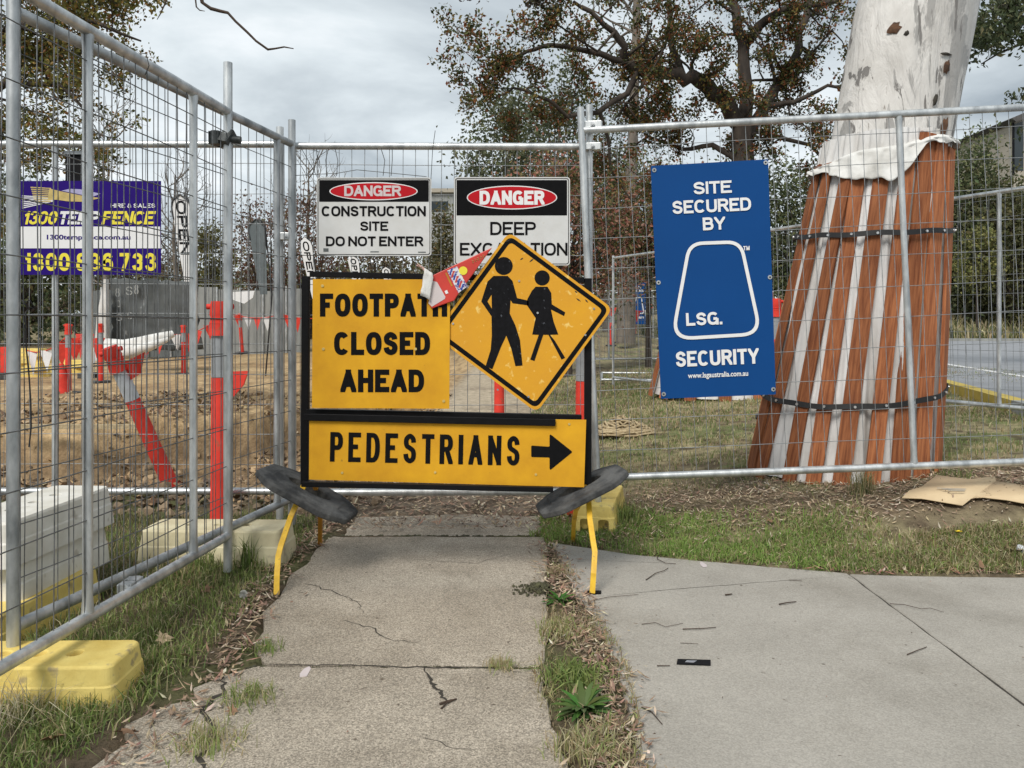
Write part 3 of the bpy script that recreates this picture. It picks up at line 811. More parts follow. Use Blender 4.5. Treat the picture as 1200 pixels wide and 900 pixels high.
def fence_panel(label, p0, p1, z0, z1, posts=(), top=(.12, .12), bot=(.16, .16), mat='galv', wmat='wire', group='temporary mesh fence panels',
                tilt=0.0, seed=0, r=.021, wr=.0019, mid_r=.017, ends=(True, True), nseg=10):
    p0 = Vector((*p0, 0)); p1 = Vector((*p1, 0)); d = p1 - p0; L_ = d.length
    t = thing('mesh_fence', label, 'mesh fence', (p0.x, p0.y, z0), (0, 0, 0), group)
    t.rotation_euler = Euler((0, tilt, math.atan2(d.y, d.x)), 'XYZ')
    H = z1 - z0
    for z in (0, H):
        b = MB(); b.tube([(r * .6 if ends[0] else 0, 0, z), (L_ * .5, 0, z), (L_ - (r * .6 if ends[1] else 0), 0, z)], r, nseg, True); b.build('rail', M[mat], t)
    if ends[0]:
        b = MB(); b.tube([(0, 0, -bot[0]), (0, 0, H + top[0])], r, nseg); b.build('post', M[mat], t)
    if ends[1]:
        b = MB(); b.tube([(L_, 0, -bot[1]), (L_, 0, H + top[1])], r, nseg); b.build('post', M[mat], t)
    for x in posts:
        b = MB(); b.tube([(x, .004, r * .7), (x, .004, r * 3), (x, .004, H - r * 3), (x, .004, H - r * .7)], [mid_r * 1.25, mid_r, mid_r, mid_r * 1.25], nseg); b.build('post', M[mat], t)
    wires(L_, 0, H, seed, wr, hs=.176).build('wire_mesh', M[wmat], t, kind='stuff')
    return t
def lfx(D): return -1.50 + (D - 2.28) * .1025      # the left fence's run
# near panel of the left fence and the panel behind it
pA = fence_panel('long mesh fence panel nearest the lens on the left, one clamp near its far post', (lfx(1.25), 1.25), (lfx(3.67), 3.67), .190, 2.215, posts=(1.41, 2.12), top=(.12, .235), bot=(.1, .17), seed=1, wr=.0024, wmat='wire_dark', mat='galv')
pB = fence_panel('mesh fence panel overlapped by the nearest left panel and ending at the corner', (-1.662, 2.56), (lfx(4.455), 4.455), .190, 2.245, posts=(1.77,), top=(.14, .14), bot=(.12, .15), seed=2, wr=.0022, wmat='wire_dark', mat='galv_dull')
# fence across the path
pC1 = fence_panel('mesh fence panel carrying the purple hire banner behind the left fence', (-3.85, 4.50), (-1.36, 4.50), .222, 2.255, posts=(1.17,), top=(.1, .10), seed=3, wmat='wire', mat='galv')
pC2 = fence_panel('mesh fence panel straight across the path carrying the two danger signs', (-1.285, 4.50), (.455, 4.52), .215, 2.245, posts=(), top=(.02, .245), seed=4, mat='galv')
pD1 = fence_panel('tilted mesh fence panel on the right carrying the big blue security sign', (.495, 4.47), (3.95, 4.36), .305, 2.33, posts=(1.82,), top=(.135, .1), bot=(.20, .12), seed=5, tilt=-R(2.55), mat='galv')

# receding fence on the right, along the road
rf = [(4.95, 6.2), (4.05, 8.0), (2.85, 10.4), (1.65, 12.8)]
lab = ['mesh fence panel beside the road, nearest of the row behind the big tree', 'mesh fence panel partly hidden by the planked tree, second from the road end', 'far mesh fence panel seen between the blue sign and the brown trunk']
for i in range(3):
    a, d = rf[i], rf[i + 1]
    z = g1(*a) * .5 + g1(*d) * .5 + .12
    fence_panel(lab[i], (a[0], a[1]), (d[0] + .03, d[1] - .05), z, z + 1.98, posts=(1.0,), top=(.04, .04), bot=(.12, .12), seed=10 + i, wmat='wire', wr=.002, nseg=8, tilt=0)
# far fences
zf = .62
fl = [((-.6, 30.0), (1.8, 30.3)), ((1.9, 30.3), (4.3, 30.6)), ((4.4, 30.6), (6.8, 30.2))]
fn = ['distant mesh fence panel left of the brown trunk', 'distant mesh fence panel with a small blue sign', 'distant mesh fence panel right of the small blue sign']
for i, (a, d) in enumerate(fl):
    fence_panel(fn[i], a, d, zf, zf + 1.9, posts=(1.2,), top=(.05, .05), seed=20 + i, wr=.004, r=.03, nseg=6, mid_r=.025)
fa = [((1.0, 17.5), (3.4, 17.3)), ((3.5, 17.3), (5.9, 17.6))]
fn = ['mesh fence panel standing midway across the turf, left one', 'mesh fence panel standing midway across the turf, behind the blue sign']
for i, (a, d) in enumerate(fa):
    fence_panel(fn[i], a, d, .42, 2.33, posts=(1.2,), top=(.1, .1), seed=30 + i, wr=.003, r=.025, nseg=6, mid_r=.02)
# panel lying on the turf
t = thing('mesh_fence', 'mesh fence panel lying flat on the turf, only its pale rails showing', 'mesh fence', (1.55, 13.3, .22), (0, 0, -.12), 'temporary mesh fence panels')
for y in (0, 1.9):
    b = MB(); b.tube([(0, y, .02), (2.6, y, .02)], .024, 6); b.build('rail', M['galv'], t)
for x in (0, 2.6):
    b = MB(); b.tube([(x, 0, .02), (x, 1.9, .02)], .024, 6); b.build('post', M['galv'], t)

# clamps
def clamp(label, loc, rz, w, mat='galv', bulk=1.0):
    t = thing('fence_clamp', label, 'clamp', loc, (0, 0, rz), 'clamps joining the fence panels')
    b = MB(); b.box((0, -.024, 0), (w + .045, .007, .042 * bulk)); b.box((0, .024, 0), (w + .045, .007, .042 * bulk))
    o = b.build('plate', M[mat], t); bevel_obj(o, .003, 2)
    for s in (-1, 1):
        b = MB(); b.tube([(s * w / 2, -.001, -.021 * bulk), (s * w / 2, -.001, .021 * bulk)], .027, 10); b.build('collar', M[mat], t)
    b = MB(); b.tube([(0, -.045, 0), (0, .04, 0)], .007, 6); b.tube([(0, -.04, 0), (0, -.032, 0)], .013, 6); b.build('bolt', M['galv_dull'], t)
    return t
clamp('pale steel clamp high on the twin posts right of the danger signs', (.475, 4.495, Z(147, 4.49)), -.2, .055, bulk=1.1)
clamp('pale steel clamp lower on the twin posts right of the danger signs', (.475, 4.495, Z(172, 4.49)), -.2, .045)
clamp('steel clamp at half height on the corner posts left of the danger signs', (-1.315, 4.47, Z(277, 4.46)), .1, .075)
M['clamp_dark'] = simple('dark_oily_steel', (0.10, 0.11, 0.11), 0.5, 0.5, scale=20, var=0.4)
t = clamp('dark steel clamp sticking out near the top of the tall left post', (lfx(3.72) - .05, 3.70, Z(165, 3.72)), 1.3, .075, 'clamp_dark', 1.5)
b = MB(); b.box((-.02, -.05, .0), (.05, .05, .075), Euler((.3, .5, .2)).to_matrix()); b.tube([(-.03, -.03, .0), (.0, -.11, -.01)], .02, 6)
b.build('jaw', M['clamp_dark'], t)
clamp('grey wire-wrapped clamp on the lower rails of the left fence', (lfx(2.95) - .035, 2.95, .20), 1.6, .06, 'galv_dull', .8)

# ------------------------------------------------------------------ block feet
def foot_mesh(L_=.62, W=.24, H=.15, arches=True):
    """Moulded foot: long axis X, tapered, with a step round its side, post holes and arched ends."""
    b = MB()
    prof = [(0, 1.0), (.52, .955), (.56, .93), (.94, .885), (1.0, .85)]
    n = 6; rings = []
    for hz, k in prof:
        P = rrect(-L_ / 2 * (1 - (1 - k) * .45), L_ / 2 * (1 - (1 - k) * .45), -W / 2 * k, W / 2 * k, .03, n)
        rings.append([(p[0], p[1], hz * H) for p in P])
    m = len(rings[0]); vs = [q for r in rings for q in r]; fs = []
    for i in range(len(rings) - 1):
        for k in range(m):
            k2 = (k + 1) % m; fs.append((i * m + k, i * m + k2, (i + 1) * m + k2, (i + 1) * m + k))
    fs.append(tuple(range((len(rings) - 1) * m, len(rings) * m))); fs.append(tuple(range(m))[::-1])
    b.add(vs, fs, False)
    o = b.build('foot_tmp', M['block_yellow'])
    cut = MB()
    for x in (-.12, 0, .12): cut.tube([(x * L_ / .62, 0, H * .35), (x * L_ / .62, 0, H * 1.3)], .024, 12)
    if arches:
        for s in (-1, 1):
            for y in (-.052, .052): cut.prism(rpoly([(y - .03, -.01), (y + .03, -.01), (y + .03, .07), (y - .03, .07)], .018), 0, .09)
    c = cut.build('cut_tmp', M['block_yellow'])
    if arches:
        # turn the arch prisms to sit in the two ends
        me = c.data; nv = len(me.vertices); base = 3 * (2 * 12 + 24)
        k = 0
        for v in list(me.vertices)[base:]:
            per = (nv - base) // 4; s = -1 if k < 2 * per else 1; k += 1
            x, y, z = v.co; v.co = (s * (L_ / 2 - .05 + y), x, z)
    for q in (o, c):
        bm = bmesh.new(); bm.from_mesh(q.data); bmesh.ops.remove_doubles(bm, verts=bm.verts, dist=1e-5)
        bmesh.ops.recalc_face_normals(bm, faces=bm.faces); bm.to_mesh(q.data); bm.free()
    mo = o.modifiers.new('b', 'BOOLEAN'); mo.object = c; mo.operation = 'DIFFERENCE'; mo.solver = 'EXACT'
    mb = o.modifiers.new('v', 'BEVEL'); mb.width = .005; mb.segments = 2; mb.limit_method = 'ANGLE'; mb.angle_limit = R(35)
    dg = bpy.context.evaluated_depsgraph_get(); dg.update()
    me = bpy.data.meshes.new_from_object(o.evaluated_get(dg))
    bpy.data.objects.remove(o); bpy.data.objects.remove(c)
    return me
def foot(label, loc, rz, mesh, mat, group='block feet of the temporary fence'):
    me = mesh.copy(); me.materials.clear(); me.materials.append(M[mat])
    o = bpy.data.objects.new('plastic_block', me); COL.objects.link(o); o.location = loc; o.rotation_euler = (0, 0, rz)
    return tag(o, label, 'block', group)
fm = foot_mesh(); fm2 = foot_mesh(.60, .24, .135, False); fm3 = foot_mesh(.74, .26, .175, False)
foot('bright yellow block foot in the grass at bottom left', (-1.54, 2.50, -.005), .02, fm2, 'block_yellow')
foot('faded cream block foot under the tall left post', (-1.50, 3.93, 0), -.03, fm3, 'block_cream')
foot('yellow block foot with arched ends under the twin posts', (.54, 4.66, .02), R(90) - .24, fm, 'block_yellow')
foot('yellow block foot lying under the pale stacked blocks', (-1.93, 3.06, 0), R(90) - .08, fm, 'block_yellow')
wm = foot_mesh(.62, .28, .17, False); wm2 = foot_mesh(.70, .30, .17, False)
foot('dirty white block, lower of the two stacked behind the left fence', (-1.985, 3.22, .12), R(88), wm, 'block_white', 'pale blocks stacked behind the left fence')
foot('dirty white block, upper of the two stacked behind the left fence', (-1.99, 3.20, .29), R(87), wm2, 'block_white', 'pale blocks stacked behind the left fence')

# ------------------------------------------------------------------ signs on the fence
SY = 4.472
def danger(label, x0, x1, y0, y1, black, ell, txt, lines, D=SY, r=.018):
    px = lambda v: X(v, D); pz = lambda v: Z(v, D)
    cx = px((x0 + x1) / 2); cz = pz((y0 + y1) / 2)
    t = thing('danger_sign', label, 'sign', (cx, D, cz), group='danger signs wired to the fence')
    lx = lambda v: px(v) - cx; lz = lambda v: pz(v) - cz
    b = MB(); b.prism(rrect(lx(x0), lx(x1), lz(y1), lz(y0), r), 0, .005); b.build('plate', M['sign_white'], t)
    o_ = rrect(lx(x0 + 1.3), lx(x1 - 1.3), lz(y1 - 1.3), lz(y0 + 1.3), r * .8); i_ = rrect(lx(x0 + 2.1), lx(x1 - 2.1), lz(y1 - 2.1), lz(y0 + 2.1), r * .7)
    ring_face(o_, i_, -.0008, M['black'], t, 'border')
    flat(rrect(lx(black[0]), lx(black[2]), lz(black[3]), lz(black[1]), .004), -.0008, M['black'], t, 'header')
    ex, ez, erx, erz = lx((ell[0] + ell[2]) / 2), lz((ell[1] + ell[3]) / 2), (lx(ell[2]) - lx(ell[0])) / 2, (lz(ell[1]) - lz(ell[3])) / 2
    e = flat(ellipse(ex, ez, erx, erz), -.0014, M['white'], t, 'oval'); flat(ellipse(ex, ez, erx - .006, erz - .006), -.0020, M['red'], e, 'oval_fill')
    letters('DANGER', lx(txt[0]), lx(txt[2]), lz(txt[3]), lz(txt[1]), -.0028, M['white_faded'] if txt[4] else M['white'], t, wt=txt[5], gap=.07)
    for s, a, y_a, c_, y_b, w in lines:
        letters(s, lx(a), lx(c_), lz(y_b), lz(y_a), -.0014, M['black'], t, wt=w, gap=.11)
    return t
s1 = danger('white danger sign reading construction site do not enter', 371, 505.5, 208, 300, (374, 211, 502.5, 236.5), (386, 213.5, 489.5, 234.8),
       (403.5, 217.5, 470, 230, 1, .22), [('CONSTRUCTION', 377, 241.5, 499, 253.5, .205), ('SITE', 422, 259.5, 455, 270.5, .205), ('DO NOT ENTER', 382, 277, 496, 288.5, .205)])
for xa, xb, yy in ((379, 385, 294), (434, 444, 294.7), (490, 499, 295.2)):
    b = MB()
    cxs, czs = X(438.25, SY), Z(254, SY)
    b.add([(X(xa, SY) - cxs, -.0012, Z(yy + 1, SY) - czs), (X(xb, SY) - cxs, -.0012, Z(yy + 1, SY) - czs), (X(xb, SY) - cxs, -.0012, Z(yy - .3 if xb - xa > 7 else yy - 3, SY) - czs), (X(xa, SY) - cxs, -.0012, Z(yy - .3 if xb - xa > 7 else yy - 3, SY) - czs)], [(0, 1, 2, 3)])
    b.build('maker_mark', M['hoarding'], s1)
s2 = danger('white danger sign reading deep excavation, half hidden by the diamond', 532, 668, 207.5, 311, (535, 211, 664.5, 252.5), (547, 217.5, 653, 245.5),
       (562, 223.5, 638, 240, 0, .24), [('DEEP', 574.5, 260, 628, 275.5, .17), ('EXCAVATION', 539, 284.5, 665, 299.5, .17)])

# wire ties on the signs
def wire_tie(label, pts, r=.0018):
    b = MB(); b.tube(pts, r, 5, True); return tag(b.build('tie_wire', M['strap']), label, 'wire tie', 'dark wires tying up the signs')
wire_tie('dark wire slanting from the top rail to the left danger sign', [at(352, 172, 4.48), at(360, 186, 4.47), at(372, 208, 4.468)])
wire_tie('dark wire poking above the rail between the danger signs', [at(510, 153, 4.47), at(507, 175, 4.468), at(505, 210, 4.466)])
wire_tie('thin dark wire running between the two danger signs at their feet', [at(340, 299, 4.465), at(368, 299, 4.466), at(430, 301, 4.485), at(505, 299, 4.485), at(560, 298, 4.485), at(610, 301, 4.485)])
b = MB()
for px_ in (346, 359, 372, 384, 394, 448, 459):
    b.tube([at(px_ + rnd.uniform(-2, 2), 173, 4.497), at(px_ + rnd.uniform(-3, 3), 188, 4.496), at(px_ + rnd.uniform(-1, 1), 206, 4.497)], .0022, 4)
b.tube([at(340, 206, 4.495), at(395, 203, 4.49), at(418, 199, 4.485), at(460, 203, 4.49), at(500, 207, 4.495)], .002, 4)
o = b.build('bent_wire', M['wire_dark'], pC2); o.matrix_parent_inverse = Matrix.LocRotScale(pC2.location, pC2.rotation_euler, None).inverted()

# blue security sign, carried by the tilted panel
def P2(px, py, D): return Vector((X(px, D), Z(py, D)))
BD = 4.425
tb = thing('security_sign', 'tall blue sign with white bell-shaped outline and site security wording', 'sign', (X(837, BD), BD, Z(328, BD)), (0, -R(2.55), -R(1.8)))
TH = R(2.55)
def bl(px, py):
    """sign-plane coordinates of a spot on the blue sign"""
    dx = X(px, BD) - X(837, BD); dz = Z(py, BD) - Z(328, BD)
    return (dx * math.cos(TH) + dz * math.sin(TH), -dx * math.sin(TH) + dz * math.cos(TH))
def blt(s, x0, x1, y0, y1, wt, **k):
    """s between columns x0,x1; y0,y1 are the rows of its top and foot at mid width"""
    a = bl((x0 + x1) / 2, y0); c_ = bl((x0 + x1) / 2, y1)
    hw = (X(x1, BD) - X(x0, BD)) / 2 / math.cos(TH); m_ = (a[0] + c_[0]) / 2
    return letters(s, m_ - hw, m_ + hw, c_[1], a[1], -.0045, M['white'], tb, wt=wt, **k)
cs = [bl(763, 194), bl(899.5, 187), bl(908.5, 462), bl(775, 467.5)]
b = MB(); b.prism(rpoly(cs, .006), 0, .006); b.build('plate', M['blue'], tb)
blt('SITE', 812.5, 857, 212.5, 227, .20, gap=.1); blt('SECURED', 788, 879.5, 233.5, 248.8, .20, gap=.1); blt('BY', 823.5, 849.5, 254.5, 269.5, .20, gap=.1)
tz = [bl(806.5, 283.5), bl(869, 281.5), bl(893, 393), bl(785.5, 399.5)]
def inset(P, d):
    o = []; n = len(P)
    for i in range(n):
        p = Vector(P[i]); a = (p - Vector(P[i - 1])).normalized(); c_ = (Vector(P[(i + 1) % n]) - p).normalized()
        na = Vector((-a.y, a.x)); nc = Vector((-c_.y, c_.x)); s = (na + nc); s = s / (s.length ** 2 / 2)
        o.append(tuple(p - s * d))
    return o
i_ = inset(tz, .0195)
ring_face(rpoly(tz, .105, 8), rpoly(i_, .085, 8), -.0042, M['white'], tb, 'bell_outline')
blt('LSG.', 804, 846, 366, 381, .21, gap=.1); blt('SECURITY', 792, 888.5, 410, 428, .20, gap=.1)
a_, c_ = bl(841, 436), bl(841, 443.5)
lettering('www.lsgaustralia.com.au', a_[0] - .172, a_[0] + .172, c_[1] - .001, a_[1] + .002, -.0045, M['white'], tb, .022)
a_, c_ = bl(874, 288.5), bl(874, 293.5)
letters('TM', a_[0] - .018, a_[0] + .018, c_[1], a_[1], -.0045, M['white'], tb, wt=.2)
for p in ((767, 199), (896.5, 191), (772, 331), (901.5, 325), (778, 462), (905.5, 456)):
    q = bl(*p); b = MB(); b.tube([(q[0], -.004, q[1]), (q[0], -.0005, q[1])], .0125, 12); o = b.build('eyelet', M['galv'], tb)
    b = MB(); b.tube([(q[0], -.0052, q[1]), (q[0], -.0042, q[1])], .0055, 8); b.build('eyelet_hole', M['strap'], o)

# purple hire banner on the left back panel
HD = 4.475
tp = thing('hire_banner', 'purple and white banner with a yellow phone number behind the left fence', 'banner', (X(106, HD), HD, Z(267, HD)))
hx = lambda v: X(v, HD) - X(106, HD); hz_ = lambda v: Z(v, HD) - Z(267, HD)
b = MB(); b.prism([(hx(24), hz_(322)), (hx(188.5), hz_(322)), (hx(188.5), hz_(212)), (hx(24), hz_(212))], 0, .004); b.build('sheet', M['purple'], tp)
flat([(hx(24.3), hz_(291)), (hx(188.2), hz_(291)), (hx(187.5), hz_(265.5)), (hx(24.3), hz_(265.5))], -.0008, M['white'], tp, 'white_band')
letters('1300', hx(26), hx(69), hz_(263), hz_(247.5), -.0016, M['yellow_print'], tp, wt=.19, gap=.06, slant=.22)
letters('TEMP', hx(68), hx(118), hz_(263), hz_(247.5), -.0016, M['white'], tp, wt=.22, gap=.06, slant=.22)
letters('FENCE', hx(119), hx(183), hz_(263), hz_(247.5), -.0016, M['yellow_print'], tp, wt=.21, gap=.06, slant=.22)
letters('HIRE & SALES', hx(130), hx(182), hz_(243.5), hz_(238.5), -.0016, M['white'], tp, wt=.2, gap=.2)
lettering('1300tempfence.com.au', hx(55), hx(153), hz_(282.5), hz_(275), -.0016, M['purple'], tp, .03)
letters('1300 836 733', hx(28), hx(183), hz_(317.5), hz_(296.5), -.0016, M['yellow_print'], tp, wt=.19, gap=.16)
for k in range(8):
    y0 = 219.5 + k * 2.3
    flat([(hx(36 + k * .6), hz_(y0 - .6)), (hx(60), hz_(y0 + .8 - k * .12)), (hx(60), hz_(y0 + 2.0 - k * .1)), (hx(36 + k * .6), hz_(y0 + .6))], -.0014, M['gold_print'], tp, 'gold_stripe')
for k in range(7):
    y0 = 229 + k * 2.4
    flat([(hx(26), hz_(y0)), (hx(62), hz_(235.5 - (6 - k) * .7)), (hx(62), hz_(236.3 - (6 - k) * .7)), (hx(26), hz_(y0 + 1.1))], -.0012, M['white'], tp, 'white_stripe')
flat([(hx(58), hz_(221)), (hx(75), hz_(225)), (hx(100), hz_(230)), (hx(118), hz_(232)), (hx(100), hz_(236.5)), (hx(80), hz_(236)), (hx(66), hz_(234)), (hx(56), hz_(235))], -.0016, M['gold_print'], tp, 'gold_wing')
flat([(hx(72), hz_(223.5)), (hx(82), hz_(221.3)), (hx(94), hz_(221.8)), (hx(118), hz_(227)), (hx(108), hz_(231)), (hx(90), hz_(227))], -.0014, M['lilac_print'], tp, 'lilac_wing')

# ------------------------------------------------------------------ multi-message sign stand
SD = 3.66                      # distance of the frame's front
SC = (523, 445)                # its middle in the photograph
ROLL = R(1.25)
t = st_ = thing('sign_stand', 'black steel sign frame on four bent yellow legs across the path', 'sign stand', (X(SC[0], SD), SD, Z(SC[1], SD)), (0, ROLL, 0))
def sl(px, py):
    dx = X(px, SD) - X(SC[0], SD); dz = Z(py, SD) - Z(SC[1], SD); c_, s_ = math.cos(ROLL), math.sin(ROLL)
    return (dx * c_ - dz * s_, dx * s_ + dz * c_)
fl_, fr_, ft, fb = -.686, .690, .497, -.497
def bar(p, q, w, d, y, name='frame_bar', mat='frame_black', par=None):
    b = MB(); p = Vector(p); q = Vector(q); m_ = (p + q) / 2; dd = q - p
    b.box((m_.x, y, m_.y), (dd.length, d, w), Euler((0, -math.atan2(dd.y, dd.x), 0)).to_matrix())
    o = b.build(name, M[mat], par or st_); bevel_obj(o, .002, 1); return o
L0 = sl(357.5, 323.5); L1 = sl(356.5, 568); R0 = sl(689.5, 326); R1 = sl(689, 568)
bar(L0, L1, .036, .03, .015); bar(R0, R1, .034, .03, .015)
bar((L0[0] + .02, sl(500, 324)[1]), (R0[0] - .018, sl(500, 324)[1]), .026, .028, .016)
mz = sl(520, 487)[1]
bar((L0[0] + .02, mz + .006), (R0[0] - .018, mz + .006), .022, .034, .010)
bar((L0[0] + .022, mz - .016), (sl(661, 0)[0], mz - .016), .032, .016, -.046, 'sign_channel')
bz = sl(520, 567)[1]
bar((L0[0] + .02, bz - .004), (sl(660, 0)[0], bz - .004), .024, .03, -.050, 'sign_channel')
def leg(pts, mat, w=.017):
    b = MB(); b.tube(pts, w, 4, True, False, phase=R(45), flat=.75)
    o = b.build('leg', M[mat], st_); o.matrix_parent_inverse = Matrix.LocRotScale(st_.location, st_.rotation_euler, None).inverted(); return o
leg([at(357, 566, 3.68), at(350, 585, 3.67), at(341, 605, 3.63), at(329, 640, 3.52), at(326, 652, 3.49), at(324.5, 675, 3.43), at(324, 697, 3.40)], 'yellow_paint')
leg([at(368, 566, 3.72), at(373, 580, 3.84), at(375.5, 600, 4.0), at(375, 638, 4.15)], 'orange_paint', .015)
leg([at(689, 566, 3.68), at(690, 590, 3.64), at(691, 608, 3.58), at(695, 635, 3.50), at(697, 647, 3.47), at(695.5, 672, 3.42), at(694, 695, 3.40)], 'yellow_paint')
leg([at(688, 568, 3.74), at(683, 583, 3.85), at(675, 597, 3.98), at(672.5, 612, 4.08), at(671.5, 634, 4.22)], 'yellow_paint', .016)
for px_, D_, py_ in ():
    p = at(px_, py_, D_); b = MB(); b.box(p, (.05, .04, .012)); o = b.build('hinge_pin', M['orange_paint'], st_)
    o.matrix_parent_inverse = Matrix.LocRotScale(st_.location, st_.rotation_euler, None).inverted()

def sign_root(name, label, D, px, py, roll, yaw=0):
    return thing(name, label, 'sign', (X(px, D), D, Z(py, D)), (0, roll, yaw))
class Pl:
    """plane coordinates of photo spots on a sign at distance D"""
    def __init__(s, D, px, py, roll=0): s.D, s.px, s.py, s.r = D, px, py, roll
    def __call__(s, px, py):
        dx = X(px, s.D) - X(s.px, s.D); dz = Z(py, s.D) - Z(s.py, s.D); c_, n_ = math.cos(s.r), math.sin(s.r)
        return (dx * c_ - dz * n_, dx * n_ + dz * c_)
# footpath closed ahead
fd = 3.625
q = Pl(fd, 446, 402, 0); t = sign_root('footpath_sign', 'square yellow sign reading footpath closed ahead on the left of the frame', fd, 446, 402, 0)
o = MB(); o.prism([q(366.5, 327), q(527.5, 327.5), q(526.5, 479), q(365.5, 478)], 0, .006); o.build('plate', M['sign_yellow'], t)
def wl(s, x0, y0, x1, y1, q, t, wt, gap=.16, mat='black', y=-.0012, **k):
    a = q(x0, y1); c_ = q(x1, y0); letters(s, a[0], c_[0], a[1], c_[1], y, M[mat], t, wt=wt, gap=gap, **k)
wl('FOOTPATH', 375, 344, 524, 371, q, t, .235, .11); wl('CLOSED', 391.5, 389, 504, 416, q, t, .235, .11); wl('AHEAD', 399, 433, 497, 459.5, q, t, .235, .11)
for p in ((379, 409), (487, 409), (378, 335), (520, 470)):
    a = q(*p); b = MB(); b.tube([(a[0], -.003, a[1]), (a[0], 0, a[1])], .007, 10); b.build('rivet', M['gold_print'], t)
# pedestrians, arrow right
q = Pl(3.622, 523, 527, ROLL); t = sign_root('pedestrians_sign', 'long yellow sign reading pedestrians with a black arrow pointing right', 3.622, 523, 527, ROLL)
o = MB(); o.prism([q(362.5, 488.5), q(687, 492), q(684.5, 571), q(362, 562)], 0, .006); o.build('plate', M['sign_yellow'], t)
a = q(386.5, 541); c_ = q(609.5, 512)
letters('PEDESTRIANS', a[0], c_[0], a[1] + .001, c_[1] + .004, -.0015, M['black'], t, wt=.160, gap=.26)
flat(rpoly([q(622.5, 522), q(644, 523.5), q(644, 508), q(671, 529.5), q(644, 551.5), q(644, 536), q(622.5, 535.5)][::1], .006, 3), -.0015, M['black'], t, 'arrow')
for p in ((401, 554), (510, 553.5), (628, 556), (667, 497)):
    a = q(*p); b = MB(); b.tube([(a[0], -.003, a[1]), (a[0], 0, a[1])], .006, 10); b.build('rivet', M['gold_print'], t)
# diamond: two walking people
dd = 3.675; cx_, cy_ = (596 + 629) / 2, (272 + 482) / 2
q = Pl(dd - .04, cx_, cy_); t = sign_root('diamond_sign', 'worn yellow diamond sign with two black walking figures', dd - .04, cx_, cy_, 0)
dia = [q(596.5, 271.5), q(718, 361.5), q(629, 483.5), q(507.5, 393)]
o = MB(); o.prism(rpoly(dia, .04, 6), 0, .005); o.build('plate', M['diamond_yellow'], t)
def ins(P, d):
    o = []; n = len(P); sg = 1
    ar = sum(P[i][0] * P[(i + 1) % n][1] - P[(i + 1) % n][0] * P[i][1] for i in range(n)); sg = 1 if ar > 0 else -1
    for i in range(n):
        p = Vector(P[i]); a = (p - Vector(P[i - 1])).normalized(); c_ = (Vector(P[(i + 1) % n]) - p).normalized()
        s = Vector((-a.y, a.x)) + Vector((-c_.y, c_.x)); s = s / (s.length ** 2 / 2); o.append(tuple(p + s * d * sg))
    return o
ring_face(rpoly(ins(dia, .013), .035, 6), rpoly(ins(dia, .034), .022, 6), -.0008, M['black'], t, 'border')
z5 = lambda x, y: q(330 + x / 3, 180 + y / 3)
adult = [(745, 430), (795, 430), (812, 448), (828, 508), (868, 517), (869, 534), (812, 526), (805, 515), (802, 562), (822, 604), (838, 655), (847, 745), (822, 747), (808, 688), (790, 640), (772, 678), (741, 758), (717, 748), (735, 690), (739, 640), (738, 572), (702, 520), (724, 450)]
man = MB(); P_ = [z5(*p) for p in adult]
fig = flat(P_, -.0010, M['black_worn'], t, 'adult_figure')
hd = z5(781, 395); flat(ellipse(hd[0], hd[1], .0425, .0425, 28), -.0010, M['black_worn'], fig, 'head')
flat([z5(724, 520), z5(738, 497), z5(739, 545)], -.0016, M['diamond_yellow'], fig, 'arm_gap')
woman = [(893, 468), (935, 468), (948, 490), (950, 530), (997, 558), (993, 571), (947, 548), (956, 590), (973, 636), (944, 637), (962, 660), (997, 718), (984, 724), (938, 637), (920, 637), (889, 729), (874, 724), (904, 637), (881, 636), (893, 578), (862, 532), (864, 512), (880, 482)]
fig = flat([z5(*p) for p in woman], -.0010, M['black_worn'], t, 'smaller_figure')
hd = z5(916, 437); flat(ellipse(hd[0], hd[1], .036, .036, 28), -.0010, M['black_worn'], fig, 'head')
for p in ((603, 598), (1068, 638), (900, 560), (835, 448), (760, 830), (1098, 545), (690, 420), (868, 855)):
    a = z5(*p); b = MB(); b.tube([(a[0], -.003, a[1]), (a[0], 0, a[1])], .005, 10); b.build('rivet', M['galv_dull'], t)
for x0, y0, x1, y1 in ((870, 382, 888, 368), (838, 374, 850, 366), (1035, 508, 1052, 520), (1066, 512, 1078, 524), (1030, 482, 1040, 490), (785, 312, 808, 300)):
    a = Vector(z5(x0, y0)); c_ = Vector(z5(x1, y1)); d = (c_ - a).normalized(); n_ = Vector((-d.y, d.x)) * .0032
    flat([tuple(a), tuple((a + c_) / 2 - n_), tuple(c_), tuple((a + c_) / 2 + n_)], -.0012, M['strap'], t, 'scuff')

# flattened red drink packet and tissue stuck between the two upper signs
pd = 3.612
q = Pl(pd, 535, 325); pk = lambda x, y: q(480 + x / 9, 270 + y / 9)
t = thing('packet', 'flattened red card packet wedged between the footpath sign and the diamond', 'packet', (X(535, pd), pd, Z(325, pd)), (0, 0, 0))
o = MB(); o.prism([pk(870, 180), pk(250, 470), pk(205, 780), pk(232, 825), pk(470, 740), pk(500, 690), pk(640, 500)], 0, .010); o = o.build('carton', M['packet_red'], t); bevel_obj(o, .003, 2)
flat([pk(240, 530), pk(290, 545), pk(378, 700), pk(372, 722), pk(235, 805), pk(200, 770)], -.0012, M['white_faded'], t, 'back_panel')
M['packet_band'] = simple('blotchy_pale_print', (0.72, 0.70, 0.72), 0.5, 0, scale=60, col2=(0.10, 0.09, 0.28), lo=0.42, hi=0.5)
flat([pk(395, 425), pk(500, 380), pk(610, 590), pk(515, 660)], -.0012, M['packet_band'], t, 'print_band')
rr = random.Random(3)
